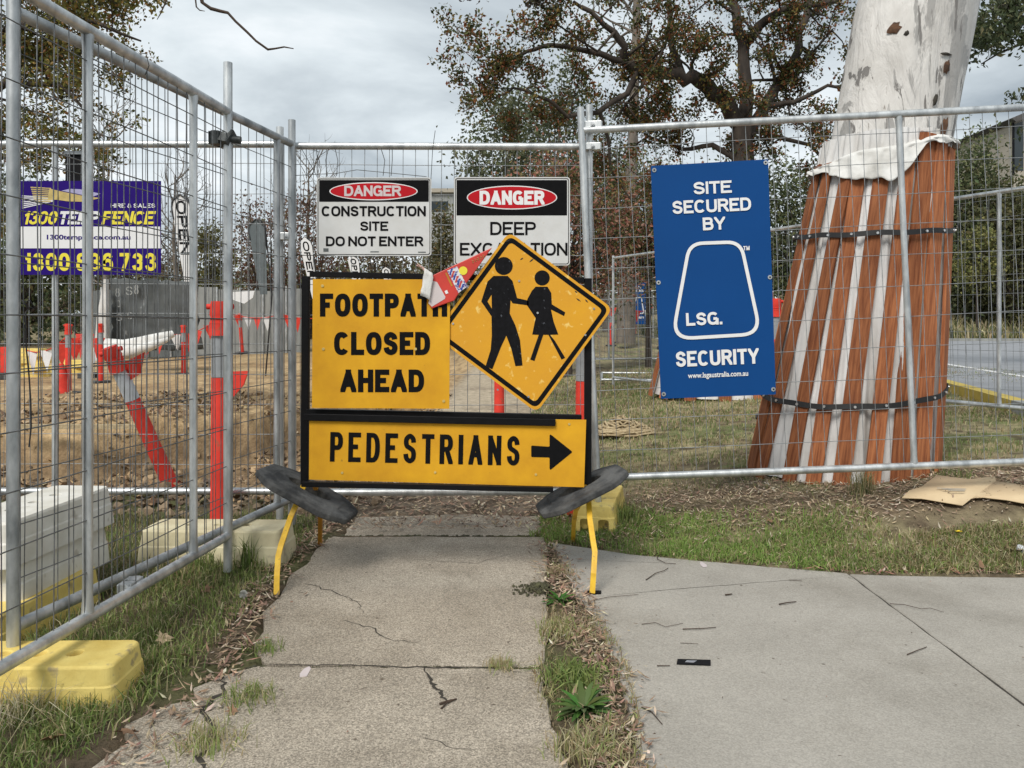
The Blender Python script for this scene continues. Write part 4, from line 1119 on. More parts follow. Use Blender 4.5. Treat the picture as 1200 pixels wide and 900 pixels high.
M['print_blue'] = simple('blue_print', (0.02, 0.06, 0.35), 0.5, 0, scale=10, var=.1)
for k in range(7):
    x = 430 + k * 20; y = 440 + k * 27
    a = pk(x, y); b = MB()
    b.prism([(a[0] - .006, a[1] - .012), (a[0] + .002, a[1] - .014), (a[0] + .007, a[1] + .006), (a[0] + .014, a[1] + .017), (a[0] + .004, a[1] + .018), (a[0] - .001, a[1] + .003)], -.0022, -.0014); b.build('print_mark', M['print_blue'] if k % 2 == 0 else M['packet_red'], t)
a = pk(565, 425); flat(ellipse(a[0], a[1], .020, .020, 22), -.0016, M['yellow_print'], t, 'yellow_disc')
flat([pk(375, 450), pk(390, 445), pk(455, 585), pk(440, 592)], -.0014, M['orange_paint'], t, 'side_strip')
flat([pk(368, 640), pk(395, 628), pk(410, 662), pk(382, 672)], -.0020, M['white'], t, 'seal')
for k in range(5):
    a = pk(665 + k * 28, 330 - k * 14); b = MB(); b.tube([(a[0] - .004, -.002, a[1] + .006), (a[0] + .005, -.002, a[1] + .004), (a[0] - .002, -.002, a[1] - .004), (a[0] + .006, -.002, a[1] - .006)], .0011, 4); b.build('print_scrawl', M['gold_print'], t)
def crumple(poly3, n, amp, r, th=.0):
    """thin crumpled sheet spanning four corners"""
    a, b_, c_, d = [Vector(p) for p in poly3]; vs = []; fs = []
    for i in range(n + 1):
        for j in range(n + 1):
            u, v = i / n, j / n
            p = a.lerp(b_, u).lerp(d.lerp(c_, u), v) + Vector((r.uniform(-amp, amp), r.uniform(-amp * 1.6, amp * 1.6), r.uniform(-amp, amp)))
            vs.append(p)
    for i in range(n):
        for j in range(n):
            k = i * (n + 1) + j; fs.append((k, k + n + 1, k + n + 2, k + 1))
    return vs, fs
t = thing('tissue', 'crumpled white tissue with a pink twisted end tucked behind the red packet', 'tissue', tuple(at(498, 330, 3.605)))
W2 = Matrix.Translation(t.location).inverted()
vs, fs = crumple([at(498, 314, 3.60), at(508, 321, 3.60), at(504, 352, 3.60), at(493, 346, 3.60)], 6, .0022, rr)
b = MB(); b.add([W2 @ v for v in vs], fs, True); o = b.build('folded_sheet', M['cloth_white'], t); m_ = o.modifiers.new('s', 'SOLIDIFY'); m_.thickness = .004
b = MB(); b.tube([W2 @ p for p in (at(500, 318, 3.604), at(494, 313, 3.61), at(489, 309, 3.60))], [.009, .006, .003], 6); b.tube([W2 @ p for p in (at(494, 313, 3.606), at(488, 311, 3.61))], [.005, .003], 5); b.build('twisted_end', M['pink_tissue'], t)

# rubber weights over the legs
def weight(label, centre, roll, pitch, yaw, Lx=.50, Ly=.42, H=.05):
    b = MB()
    n = 32; out_, inn = [], []
    for k in range(n):
        a = 2 * math.pi * (k + .5) / n
        # octagon outline
        oc = [(1, .52), (.62, 1), (-.62, 1), (-1, .52), (-1, -.52), (-.62, -1), (.62, -1), (1, -.52)]
        best = None
        for i in range(8):
            p = Vector(oc[i]); q_ = Vector(oc[(i + 1) % 8]); d = Vector((math.cos(a), math.sin(a))); e = q_ - p
            den = d.x * e.y - d.y * e.x
            if abs(den) < 1e-9: continue
            s = (p.x * e.y - p.y * e.x) / den; u = (p.x * d.y - p.y * d.x) / den
            if s > 0 and -1e-6 <= u <= 1 + 1e-6: best = s
        out_.append((best * math.cos(a) * Lx / 2, best * math.sin(a) * Ly / 2))
        inn.append((.115 * math.cos(a), .055 * math.sin(a)))
    def ring(P, k, z): return [(p[0] * k, p[1] * k, z) for p in P]
    rings = [ring(inn, 1.0, -H / 2), ring(inn, 1.0, H / 2), ring(inn, 1.22, H / 2 + .004), ring(out_, .70, H / 2 + .004), ring(out_, .74, H / 2 - .004), ring(out_, .95, H / 2 - .006), ring(out_, 1.0, H / 2 - .014), ring(out_, 1.0, -H / 2 + .004), ring(out_, .98, -H / 2)]
    vs = [v for r_ in rings for v in r_]; fs = []
    for i in range(len(rings)):
        j = (i + 1) % len(rings)
        for k in range(n):
            k2 = (k + 1) % n; fs.append((i * n + k, j * n + k, j * n + k2, i * n + k2))
    b.add(vs, fs)
    o = b.build('rubber_weight', M['rubber']); o.location = centre; o.rotation_euler = Euler((pitch, roll, yaw), 'XYZ')
    bevel_obj(o, .003, 2, 25)
    return tag(o, label, 'rubber weight', 'rubber weights hung over the legs of the sign stand')
weight('black rubber weight slumped over the left legs of the sign stand', at(361, 577, 3.72), R(27), R(-2), R(-6), .50, .35, .042)
weight('black rubber weight tipped up over the right legs of the sign stand', at(681, 574, 3.72), R(-25), R(-1), R(8), .46, .35, .040)

# ------------------------------------------------------------------ planked gum tree
def lathe_np(fn, nu, nv):
    U = np.linspace(0, 2 * np.pi, nu, endpoint=False); Vv = np.linspace(0, 1, nv)
    VV = []; 
    for v in Vv: VV.append(fn(U, v))
    V_ = np.concatenate(VV); i = np.arange(nv - 1)[:, None] * nu; k = np.arange(nu)[None, :]; k2 = (k + 1) % nu
    F_ = np.stack([(i + k).ravel(), (i + k2 + 0 * i).ravel(), (i + nu + k2).ravel(), (i + nu + k).ravel()], 1)
    return V_, F_
def axis_at(z):
    """centre x and radius of the big trunk at height z"""
    cx = np.interp(z, [.2, 1.2, 2.36, 3.46, 5.0, 8], [2.32, 2.47, 2.62, 2.83, 3.2, 3.9])
    r = np.interp(z, [.2, 1.2, 2.0, 2.36, 3.46, 5.0, 8], [.50, .42, .385, .375, .39, .36, .29])
    return cx, r
TD = 5.38
tree = thing('gum_tree', 'huge pale smooth-barked gum trunk leaning right behind the fence', 'tree', (2.40, TD, .2))
def trunk_fn(U, v):
    z = .12 + v * 7.9; cx, r = axis_at(z)
    w = 1 + .035 * np.sin(2 * U + z * 1.1) + .025 * np.sin(3 * U - z * 1.7 + 1) + .012 * np.sin(7 * U + z * 3) + .03 * (fbm(np.cos(U) * 1.5 + 5, np.sin(U) * 1.5 + z * 2, 80, 4) - .5)
    return np.stack([cx + r * w * np.cos(U) - 2.40, r * w * np.sin(U), np.full_like(U, z - .2)], 1)
V_, F_ = lathe_np(trunk_fn, 96, 140)
np_mesh('trunk', V_, F_, M['gum'], smooth=True, parent=tree)
# bark scars
def scar(z, az, w, h, mat, seed):
    r_ = random.Random(seed); cx, r = axis_at(z); b = MB(); P = []
    for k in range(14):
        a = 2 * math.pi * k / 14; u = w * math.cos(a) * r_.uniform(.6, 1.1); v = h * math.sin(a) * r_.uniform(.6, 1.1)
        cx2, r2 = axis_at(z + v); th = az + u / r
        P.append((cx2 - 2.40 + (r2 * 1.015) * math.cos(th), (r2 * 1.015) * math.sin(th), z + v - .2))
    c0 = Vector((sum(p[0] for p in P) / 14, sum(p[1] for p in P) / 14, z - .2)); o_ = Vector((math.cos(az), math.sin(az), 0))
    vs = P + [tuple(c0 + o_ * .02)]
    b.add(vs, [(k, (k + 1) % 14, 14) for k in range(14)], True); return b.build('bark_scar', mat, tree)
M['scar'] = simple('rusty_bark_scar', (0.16, 0.075, 0.035), 0.9, 0, scale=14, col2=(0.04, 0.022, 0.014), bump=.8, bscale=20)
scar(Z(148, 5.0), R(-58), .045, .10, M['scar'], 1); scar(Z(28, 5.0), R(-129), .045, .05, M['scar'], 2); scar(Z(75, 4.95), R(-72), .03, .055, M['scar'], 3)
scar(Z(33, 4.95), R(-117), .02, .02, M['crack'], 4); scar(Z(115, 4.95), R(-78), .02, .05, M['crack'], 5); scar(Z(60, 4.95), R(-76), .05, .012, M['crack'], 6)

guard = thing('tree_guard', 'reddish planks strapped round the big gum trunk over white cloth', 'tree guard', (2.40, TD, .2), group='plank guards strapped round tree trunks')
NP_ = 21
zt, zb = 2.40, .17
def cone(z, az, off=0.0):
    k = (z - zb) / (zt - zb); cx = 2.29 + (2.595 - 2.29) * k; r = .585 + (.405 - .585) * k + off
    return Vector((cx - 2.40 + r * math.cos(az), r * math.sin(az), z - .2))
r_ = random.Random(17)
for k in range(NP_):
    az = 2 * math.pi * (k + .5) / NP_ + r_.uniform(-.065, .065)
    front = math.sin(az) < .3
    w = r_.uniform(.085, .125) + .035 * max(0, min(1, math.cos(az) * 2 + .2)); th = .022
    z1 = zt + r_.uniform(-.10, .05) - .13 * max(0, -math.cos(az)) ; z0 = zb - .04 + r_.uniform(-.02, .05)
    azt = az + r_.uniform(-.09, .09)
    p0 = cone(z0, az, .02 + r_.uniform(0, .02)); p1 = cone(z1, azt, .02)
    d = (p1 - p0); Ln = d.length; d.normalize()
    rad = Vector((math.cos(az), math.sin(az), 0)); side = d.cross(rad).normalized(); nrm = d.cross(side)
    b = MB(); n = 6; vs = []
    bow = r_.uniform(-.012, .02); cup = r_.uniform(-.15, .15)
    for i in range(n + 1):
        u = i / n; ww = w * (1.0 - .10 * u)
        c0 = nrm * (bow * math.sin(math.pi * u)); z = (u - .5) * Ln
        tw = cup * (u - .5)
        for sx, sn in ((-1, -1), (1, -1), (1, 1), (-1, 1)):
            vs.append((sx * ww / 2, sn * th / 2 + sx * ww / 2 * tw + bow * math.sin(math.pi * u), z))
    fs = [(0, 1, 2, 3), tuple(n * 4 + j for j in (3, 2, 1, 0))]
    for i in range(n):
        for j in range(4):
            j2 = (j + 1) % 4; fs.append((i * 4 + j, (i + 1) * 4 + j, (i + 1) * 4 + j2, i * 4 + j2))
    b.add(vs, fs)
    o = b.build('plank', M['plank'], guard); o.location = (p0 + p1) / 2
    o.rotation_euler = Matrix((side, nrm, d)).transposed().to_euler(); bevel_obj(o, .002, 1)
# cloth under the planks
def wrap_fn(U, v):
    z = .18 + v * 2.30
    k = (z - zb) / (zt - zb); cx = 2.29 + .305 * k; r = .585 - .18 * k - .006
    w = r + .012 * np.sin(U * 13 + z * 2) + .010 * np.sin(U * 29 + z * 5 + 1) + .006 * np.sin(U * 61 + z * 9) + .02 * (fbm(U * 3, np.full_like(U, z * 3), 90, 3) - .5)
    return np.stack([cx - 2.40 + w * np.cos(U), w * np.sin(U), np.full_like(U, z - .2)], 1)
V_, F_ = lathe_np(wrap_fn, 260, 60)
o = np_mesh('cloth_wrap', V_, F_, M['fabric'], smooth=True, parent=guard)
# turned-over collar of the cloth, hanging lower on the left
def collar_fn(U, v):
    # v 0: lower hem outside the planks, v 1: against the trunk
    hang = .0 + .15 * np.exp(-((np.cos(U - R(236)) - 1) / .14) ** 2) + .07 * np.exp(-((np.cos(U - R(262)) - 1) / .02) ** 2)
    ztop = 2.37 + .08 * np.cos(U) + .012 * np.sin(U * 5 + 1)
    zlow = ztop - .035 - hang + .012 * np.sin(U * 7) + .004 * np.sin(U * 17) + .003 * np.sin(U * 31) + .03 * (fbm(U * 2.2, U * 0, 97, 3) - .5)
    if v < .6:
        k = v / .6; z = zlow + (ztop - zlow) * k; off = .062 + .008 * np.sin(U * 19 + k * 4) + .006 * np.sin(U * 37 + k * 2) - .012 * k
    else:
        k = (v - .6) / .4; z = ztop + .012 * np.sin(k * 3.1) + k * .02; off = .05 - .08 * k
    kk = (z - zb) / (zt - zb); cx = 2.29 + .305 * kk; r = .585 - .18 * kk + off + .035 * (fbm(np.cos(U) * 5 + 9, np.sin(U) * 5 + z * 6, 95, 4) - .5)
    return np.stack([cx - 2.40 + r * np.cos(U), r * np.sin(U), z - .2], 1)
V_, F_ = lathe_np(collar_fn, 300, 26)
o = np_mesh('cloth_collar', V_, F_, M['cloth_white'], smooth=True, parent=guard)
m_ = o.modifiers.new('s', 'SOLIDIFY'); m_.thickness = .003
def strap(zc, tx, ty, seed):
    r_ = random.Random(seed); b = MB(); n = 72; vs = []; zs_ = []
    for k in range(n):
        a = 2 * math.pi * k / n; z = zc + tx * math.cos(a) + ty * math.sin(a) + .004 * math.sin(a * 9)
        for off, dz in ((.052, -.017), (.058, -.017), (.058, .017), (.052, .017)): vs.append(cone(z + dz, a, off + .003 * math.sin(a * 11)))
    fs = []
    for k in range(n):
        k2 = (k + 1) % n
        for j in range(4):
            j2 = (j + 1) % 4; fs.append((k * 4 + j, k2 * 4 + j, k2 * 4 + j2, k * 4 + j2))
    b.add(vs, fs, True); s = b.build('strap', M['strap'], guard); s.data.polygons.foreach_set('use_smooth', [False] * len(s.data.polygons))
    for k in range(NP_):
        a = 2 * math.pi * (k + .5) / NP_ + .02; z = zc + tx * math.cos(a) + ty * math.sin(a)
        p = cone(z, a, .058); p2 = cone(z, a, .066); b = MB(); b.tube([p, p2], .0085, 8); b.build('bolt', M['bolt'], s)
strap(Z(261, 4.78), .02, .045, 1); strap(Z(464, 4.75), .055, .06, 2)

# ------------------------------------------------------------------ bollards
def bollard_parts(t, H=1.22, handle=True):
    b = MB(); b.tube([(0, 0, 0.03), (0, 0, .25)], [.055, .052], 14); b.tube([(0, 0, .25), (0, 0, H * .66)], [.052, .048], 14); b.build('lower_tube', M['bollard_red'], t)
    b = MB(); b.tube([(0, 0, H * .662), (0, 0, H * .845)], [.0485, .0475], 14); b.build('reflective_band', M['band_grey'], t)
    b = MB(); b.tube([(0, 0, H * .847), (0, 0, H * .86), (0, 0, H * .93), (0, 0, H * .94), (0, 0, H)], [.062, .062, .052, .058, .050], 14)
    for k in range(4): b.tube([(0, 0, H * (.865 + k * .018)), (0, 0, H * (.870 + k * .018))], .058, 14)
    b.build('cap', M['bollard_red'], t)
    if handle:
        b = MB(); b.tube([(-.075, 0, H - .03), (.075, 0, H - .03)], .016, 8); b.build('handle', M['bollard_red'], t)
def bollard(label, px, D, z=None, base='rubber', tilt=(0, 0), H=1.22, zoff=0):
    x = X(px, D); z = g1(x, D) if z is None else z
    t = thing('bollard', label, 'bollard', (x, D, z + zoff), (tilt[0], tilt[1], rnd.uniform(0, 3) if base else 0), 'red plastic bollards on the works')
    bollard_parts(t, H, True)
    if base:
        b = MB(); P = [(.2 * math.cos(2 * math.pi * (k + .5) / 8), .2 * math.sin(2 * math.pi * (k + .5) / 8)) for k in range(8)]; b.slab(P, 0, .045); o = b.build('base', M[base], t); bevel_obj(o, .008, 1)
    return t
bollard('tall red bollard with grey band just behind the left fence', 258, 4.36, z=.06, base=None, H=1.27)
t = bollard('fallen red bollard with pale band leaning left out of the cut', 206, 5.35, z=.0, base=None, tilt=(R(14), R(-17)), H=1.13)
for c_ in t.children:
    if c_.name.startswith('reflective'): c_.data.materials[0] = M['band_pale']
    if c_.name.startswith('lower'): c_.name = 'lower_tube'
b = MB(); b.prism([(.03, 1.00), (.20, 1.03), (.12, .90), (.05, .88)], -.01, .012); b.build('torn_flap', M['bollard_red'], t)
bollard('red bollard with black foot on the works, leftmost one standing', 80, 13.6, H=1.25)
bollard('thin red bollard right of the leftmost one, by the white plastic roll', 118, 15.5, H=1.2)
bollard('small red bollard standing right of the white plastic roll', 215, 18.5, H=1.2)
bollard('red bollard seen through the gap below the diamond sign', 585, 7.6, z=-.02, base='rubber')
bollard('red bollard standing right behind the right edge of the sign frame', 683.5, 4.88, z=.02, base='bollard_red', H=1.24)
bollard('red bollard showing at the left tip of the blue sign, near the tree', 909, 7.8, base='rubber')
bollard('slightly tilted red bollard hanging on the far grey hoarding', 284, 23, tilt=(0, R(-8)), H=1.2, zoff=.35)
for i, (px_, D_) in enumerate(((716, 27), (726, 28), (744, 32), (759, 31.5), (586, 28))):
    bollard(['distant red bollard left of the brown trunk, leftmost', 'distant red bollard close by the brown trunk', 'distant red bollard under the small blue sign', 'distant red bollard right of the small blue sign', 'distant red bollard far up the sandy path'][i], px_, D_, H=1.25)
# red road cone shape beside the leftmost bollard
t = thing('traffic_cone', 'red cone next to the leftmost standing bollard', 'cone', (X(72, 13.5), 13.5, g1(X(72, 13.5), 13.5)))
b = MB(); b.tube([(0, 0, .03), (0, 0, .55)], [.15, .035], 14); b.build('body', M['bollard_red'], t)
b = MB(); b.box((0, 0, .015), (.36, .36, .03)); b.build('base', M['rubber'], t)
# red marker pennant stuck in the cut face
p = at(277, 462, 8.2)
t = thing('marker_pennant', 'large red pennant hanging point down over the cut bank', 'pennant', tuple(p))
b = MB(); b.prism([(-.09, .24), (.13, .25), (.08, .10), (-.05, -.05)], -.012, .012); b.build('pennant', M['bollard_red'], t)
b = MB(); b.tube([(-.09, 0, -.6), (-.085, 0, .28)], .012, 6); b.build('stake', M['galv_dull'], t)

# bunting: cord with small red and white flags
M['flag_red'] = simple('red_bunting', (0.70, 0.05, 0.03), 0.7, 0, scale=10, var=.2)
def bunting(label, pts, n, size):
    t = thing('bunting', label, 'bunting', tuple(pts[0]), group='flag bunting round the works')
    L_ = Matrix.Translation(pts[0]).inverted(); P = []
    for i in range(len(pts) - 1):
        for k in range(8):
            u = k / 8; p = Vector(pts[i]).lerp(Vector(pts[i + 1]), u); p.z -= .35 * 4 * u * (1 - u) * .5; P.append(L_ @ p)
    P.append(L_ @ Vector(pts[-1]))
    b = MB(); b.tube(P, .012, 4); b.build('cord', M['flag_red'], t)
    r_ = random.Random(len(label))
    for k in range(n):
        u = (k + .5) / n * (len(P) - 1); i = int(u); p = P[i].lerp(P[i + 1], u - i); s = size * r_.uniform(.8, 1.1); tw = r_.uniform(-.6, .6)
        b = MB(); dx = Vector((math.cos(tw), math.sin(tw), 0)) * s * .32; lo = Vector((r_.uniform(-.05, .05), r_.uniform(-.08, .08), -s))
        b.add([p - dx, p + dx, p + lo + dx * .15], [(0, 1, 2)]); b.add([p - dx + Vector((0, .004, 0)), p + dx + Vector((0, .004, 0)), p + lo + dx * .15 + Vector((0, .004, 0))], [(0, 2, 1)])
        b.build('flag', M['flag_red'] if r_.random() < .7 else M['flag_white'], t)
bunting('red flag bunting sloping up across the dark sheeting', [at(132, 398, 19.0), at(205, 392, 18.5), at(262, 366, 20)], 9, .42)
bunting('red flag bunting strung level along the grey hoarding', [at(262, 364, 24), at(330, 368, 24), at(400, 366, 25)], 12, .45)
bunting('red and white bunting tangled near the yellow barriers', [at(30, 410, 17), at(80, 392, 16), at(100, 385, 17), at(118, 392, 16)], 9, .5)
bunting('distant flag bunting past the brown trunk', [at(690, 352, 27), at(735, 358, 27.5), at(765, 360, 27)], 5, .5)

# ------------------------------------------------------------------ works in the distance on the left
def wpoly(px, py, D): return at(px, py, D)
t = thing('hoarding', 'long grey shade-cloth hoarding across the back of the works', 'hoarding', (X(120, 27), 27, .5), group=None)
xs = [(-19.5, 27.5), (-15.0, 27.2)] + [(X(120 + k * 27, 25 + k * .3) , 25 + k * .3) for k in range(10)]
for i in range(1, len(xs) - 1):
    a = Vector(xs[i]); d = Vector(xs[i + 1]); m2 = a.lerp(d, .5); e = d - a; zt_ = Z(339 + rnd.uniform(-3, 3) + (i % 3), m2.y); z0_ = .1
    b = MB(); b.box((m2.x - t.location.x, m2.y - 27, (zt_ + z0_) / 2 - .5), (e.length - .01, .05, zt_ - z0_), Euler((0, rnd.uniform(-.012, .012), math.atan2(e.y, e.x))).to_matrix())
    b.build('panel', M['hoarding'] if i < 6 else M['hoarding_light'], t)
    b = MB(); b.tube([(a.x - t.location.x, a.y - 27.06, -.4), (a.x - t.location.x, a.y - 27.06, zt_ - .42)], .035, 6); b.build('post', M['galv'], t)
b = MB(); b.prism([(X(265, 25.8) - t.location.x, Z(343, 25.8) - .5), (X(300, 25.8) - t.location.x, Z(341, 25.8) - .5), (X(298, 25.8) - t.location.x, Z(349, 25.8) - .5), (X(288, 25.8) - t.location.x, Z(356, 25.8) - .5), (X(276, 25.8) - t.location.x, Z(352, 25.8) - .5)], -1.35, -1.3); b.build('torn_sheet', M['flag_white'], t)
D_ = 19.5
t = thing('sheeted_stack', 'tall dark grey sheeting with chalky scribbles above the white roll', 'sheeting', (X(180, D_), D_, .0))
k_ = lambda px, py: (X(px, D_) - X(180, D_), Z(py, D_))
vs, fs = crumple([(k_(130, 326)[0], 0, k_(130, 326)[1]), (k_(228, 330)[0], 0, k_(0, 330)[1]), (k_(236, 0)[0], .0, k_(0, 408)[1]), (k_(132, 0)[0], 0, k_(0, 412)[1])], 12, .035, rr)
b = MB(); b.add(vs, fs, True); o = b.build('sheet', M['panel_dark'], t); m_ = o.modifiers.new('s', 'SOLIDIFY'); m_.thickness = .04; m_.offset = 1
b = MB(); b.prism([k_(130, 328), k_(132.5, 328), k_(133, 405), k_(119, 408), (k_(122, 372))], -.35, -.2); b.build('white_edge', M['fabric'], t)
for s, x0, x1, y0, y1 in (('8', 138, 143, 338, 348), ('0', 140, 144, 352, 360), ('S', 150, 158, 336, 346), ('C', 152, 158, 366, 374), ('8', 160, 165, 334, 345), ('S', 139, 146, 368, 376)):
    a = k_(x0, y1); c_ = k_(x1, y0); letters(s, a[0], c_[0], a[1], c_[1], -.12, M['hoarding_light'], t, wt=.12, name='scribble')
t = thing('plastic_roll', 'long roll of white plastic sheet sagging at the foot of the dark sheeting', 'plastic sheet', tuple(at(165, 410, 18)))
L_ = Matrix.Translation(t.location).inverted(); b = MB(); P = [at(121, 415, 18), at(128, 407, 18), at(145, 408, 18), at(165, 405, 18), at(185, 398, 18), at(203, 391, 18.2)]
b.tube([L_ @ p for p in P], [.18, .22, .20, .21, .16, .08], 12); b.tube([L_ @ (p + Vector((0, -.22, -.12))) for p in P], [.14, .15, .16, .14, .1, .05], 9); b.build('roll', M['cloth_white'], t)
# yellow stacked feet far on the works
for i, (px_, py_, D_, c_) in enumerate(((37, 427, 17.5, 2), (88, 424, 18.5, 1), (60, 428, 18.3, 1))):
    lab_ = ['yellow blocks stacked left of the bollards, tallest stack', 'low yellow block on the soil behind the leftmost bollard', 'low yellow block between the tallest stack and the bollard']
    x = X(px_, D_); z = g1(x, D_)
    nrow = [4, 2, 1][i]
    for j in range(nrow):
        o = foot(['yellow block at the bottom of the far stack', 'yellow block, second up in the far stack', 'yellow block, third up in the far stack', 'yellow block on top of the far stack'][j] if i == 0 else (lab_[i] if i == 2 else ['lower yellow block behind the leftmost bollard', 'upper yellow block behind the leftmost bollard'][j]), (x + rnd.uniform(-.05, .05), D_, z + .02 + j * .158), rnd.uniform(-.3, .3), fm3, 'block_yellow')
t = thing('barrier_board', 'orange barrier board standing among the yellow blocks', 'barrier', (X(103, 17), 17, g1(X(69, 17), 17)))
b = MB(); b.box((0, 0, .55), (.12, .08, .85)); b.build('board', M['bollard_red'], t); b = MB(); b.box((0, 0, .1), (.3, .3, .12)); b.build('base', M['rubber'], t)
for i, (x0, x1, D_) in enumerate(((2, 20, 16.5),)):
    t = thing('barrier_board', 'red barrier at the left edge of the picture', 'barrier', (X(9, D_), D_, g1(X(9, D_), D_)))
    b = MB(); b.box((0, 0, .42), (.3, .1, .55)); b.build('board', M['bollard_red'], t); b = MB(); b.box((0, 0, .07), (.36, .3, .14)); b.build('base', M['rubber'], t)
# timber edging in the soil
for i, (x0, y0, x1, y1) in enumerate(((20, 503, 168, 503), (300, 421, 362, 420), (300, 439, 362, 441))):
    D0 = F * 1.2 / (y0 - HY); t = tag(empty('timber_strip', (X(x0, D0), D0, .0)), ['pale timber strip lying across the soil at left', 'pale timber strip lying on the far soil, upper one', 'pale timber strip lying on the far soil, lower one'][i], 'timber', 'timber strips on the soil')
    L__ = X(x1, D0) - X(x0, D0); b = MB(); b.box((L__ / 2, 0, .03), (L__, .06, .05)); b.build('board', M['straw'], t)

# feather flags
def feather(label, px_top, py_top, px_b, py_b, D, w, txt='OPEN', mat='flag_white', group='tall feather flags behind the works', tcol='black', edge=False):
    T = at(px_top, py_top, D); B = at(px_b, py_b, D); t = thing('feather_flag', label, 'flag', (B.x, D, 0), group=group)
    Lz = T.z - B.z; dx = T.x - B.x; z0 = B.z
    n = 14; left, right = [], []
    for i in range(n + 1):
        u = i / n; ww = w * (math.sin(min(1, (1 - u) / .13) * math.pi / 2) if u > .87 else 1 - .62 * (1 - u) ** 1.2)
        cx = dx * u; left.append((cx - ww * .5 , z0 + Lz * u)); right.append((cx + ww * .5, z0 + Lz * u))
    b = MB(); b.prism(left + right[::-1], -.01, .01); b.build('cloth', M[mat], t)
    b = MB(); b.tube([(0, .02, -.5), (0 + w * .45, .02, z0), (dx + w * .5, .02, z0 + Lz * .9), (dx + w * .2, .02, z0 + Lz)], .02 * D / 20, 6); b.build('pole', M['strap'], t)
    if txt:
        ang = math.atan2(dx, Lz); Ls = Lz * .62
        v = []
        b = MB()
        # letters run down the flag
        for k, P in glyphs(txt, Ls, w * .5, w * .11, .2):
            Q = []
            for p in P:
                along = z0 + Lz * .93 - p[0]; across = (p[1] - w * .25)
                u = (along - z0) / Lz; Q.append((dx * u + across, -.012 - .0004 * (k % 5), along))
            a = sum(Q[i][0] * Q[(i + 1) % len(Q)][2] - Q[(i + 1) % len(Q)][0] * Q[i][2] for i in range(len(Q)))
            if a < 0: Q = Q[::-1]
            b.add(Q, [tuple(range(len(Q)))])
        b.build('lettering', M[tcol], t)
    if edge:
        b = MB(); P = [(p[0], -.02, p[1]) for p in left[-5:]] + [(p[0], -.02, p[1]) for p in right[::-1][:6]]
        b.tube(P, .016, 5); b.build('dark_edge', M['strap'], t)
    return t
feather('white feather flag lettered open, leftmost of the three beside the left danger sign', 357, 278, 369, 350, 22, .36)
feather('white feather flag lettered open, middle one under the left danger sign', 413, 300, 421, 345, 23, .34)
feather('small white feather flag just above the sign frame, right of the middle one', 452, 313, 458, 350, 25, .30)
feather('pale feather flag lettered open with a dark curved top, right of the purple banner', 211, 228, 221, 330, 16, .42, edge=True)
feather('dark slate feather flag between the left fence posts, without lettering', 300, 257, 309, 345, 18, .42, txt=None, mat='flag_dark', edge=True)
t = thing('rubber_flap', 'black rubber flap hanging from the rail above the purple banner', 'flap', (X(86, 4.53), 4.545, Z(177, 4.53))); b = MB(); b.box((0, 0, -.14), (.105, .012, .28)); b.build('flap', M['frame_black'], t); b = MB(); b.box((0, -.006, -.01), (.11, .03, .02)); b.build('clip', M['galv_dull'], t)
# second blue sign far away
D_ = 29.8; t = thing('security_sign', 'tiny blue security sign on the distant fence right of the brown trunk', 'sign', (X(748, D_), D_, Z(352, D_)))
k_ = lambda px, py: (X(px, D_) - X(748, D_), Z(py, D_) - Z(352, D_))
b = MB(); b.prism([k_(740, 380), k_(756.5, 380), k_(756.5, 331), k_(740, 331)], 0, .02); b.build('plate', M['blue'], t)
letters('SITE', *[k_(745, 0)[0], k_(751.5, 0)[0]], k_(0, 338)[1], k_(0, 335.5)[1], -.01, M['white'], t, wt=.2)
letters('SECURED', *[k_(741.5, 0)[0], k_(754.5, 0)[0]], k_(0, 342)[1], k_(0, 339.5)[1], -.01, M['white'], t, wt=.2)
tz = [k_(745, 348), k_(752, 348), k_(755, 367.5), k_(741.5, 368)]
ring_face(rpoly(tz, .08, 5), rpoly(inset(tz, .035) if False else ins(tz, .035), .06, 5), -.01, M['white'], t, 'bell_outline')
letters('SECURITY', *[k_(741.5, 0)[0], k_(754.5, 0)[0]], k_(0, 373.5)[1], k_(0, 371)[1], -.01, M['white'], t, wt=.2)
# straw coil heap
hx0, hy0 = X(728, 7.6), 7.6; hz0 = g1(hx0, hy0)
hz0 += .02
t = thing('straw_heap', 'heap of pale coconut-fibre rope lying on the turf right of the sign', 'straw', (hx0, hy0, hz0))
b = MB(); r_ = random.Random(8)
for k in range(240):
    a = r_.uniform(0, 6.3); rr_ = r_.uniform(.02, .30); z = .02 + .17 * (1 - rr_ / .28) * r_.random(); P = []
    for j in range(6): P.append((rr_ * 1.1 * math.cos(a + j * .35) + r_.uniform(-.02, .02), rr_ * .8 * math.sin(a + j * .35) + r_.uniform(-.02, .02), max(.01, z + r_.uniform(-.02, .03))))
    b.tube(P, r_.uniform(.006, .013), 5)
b.build('fibre', M['straw'], t)
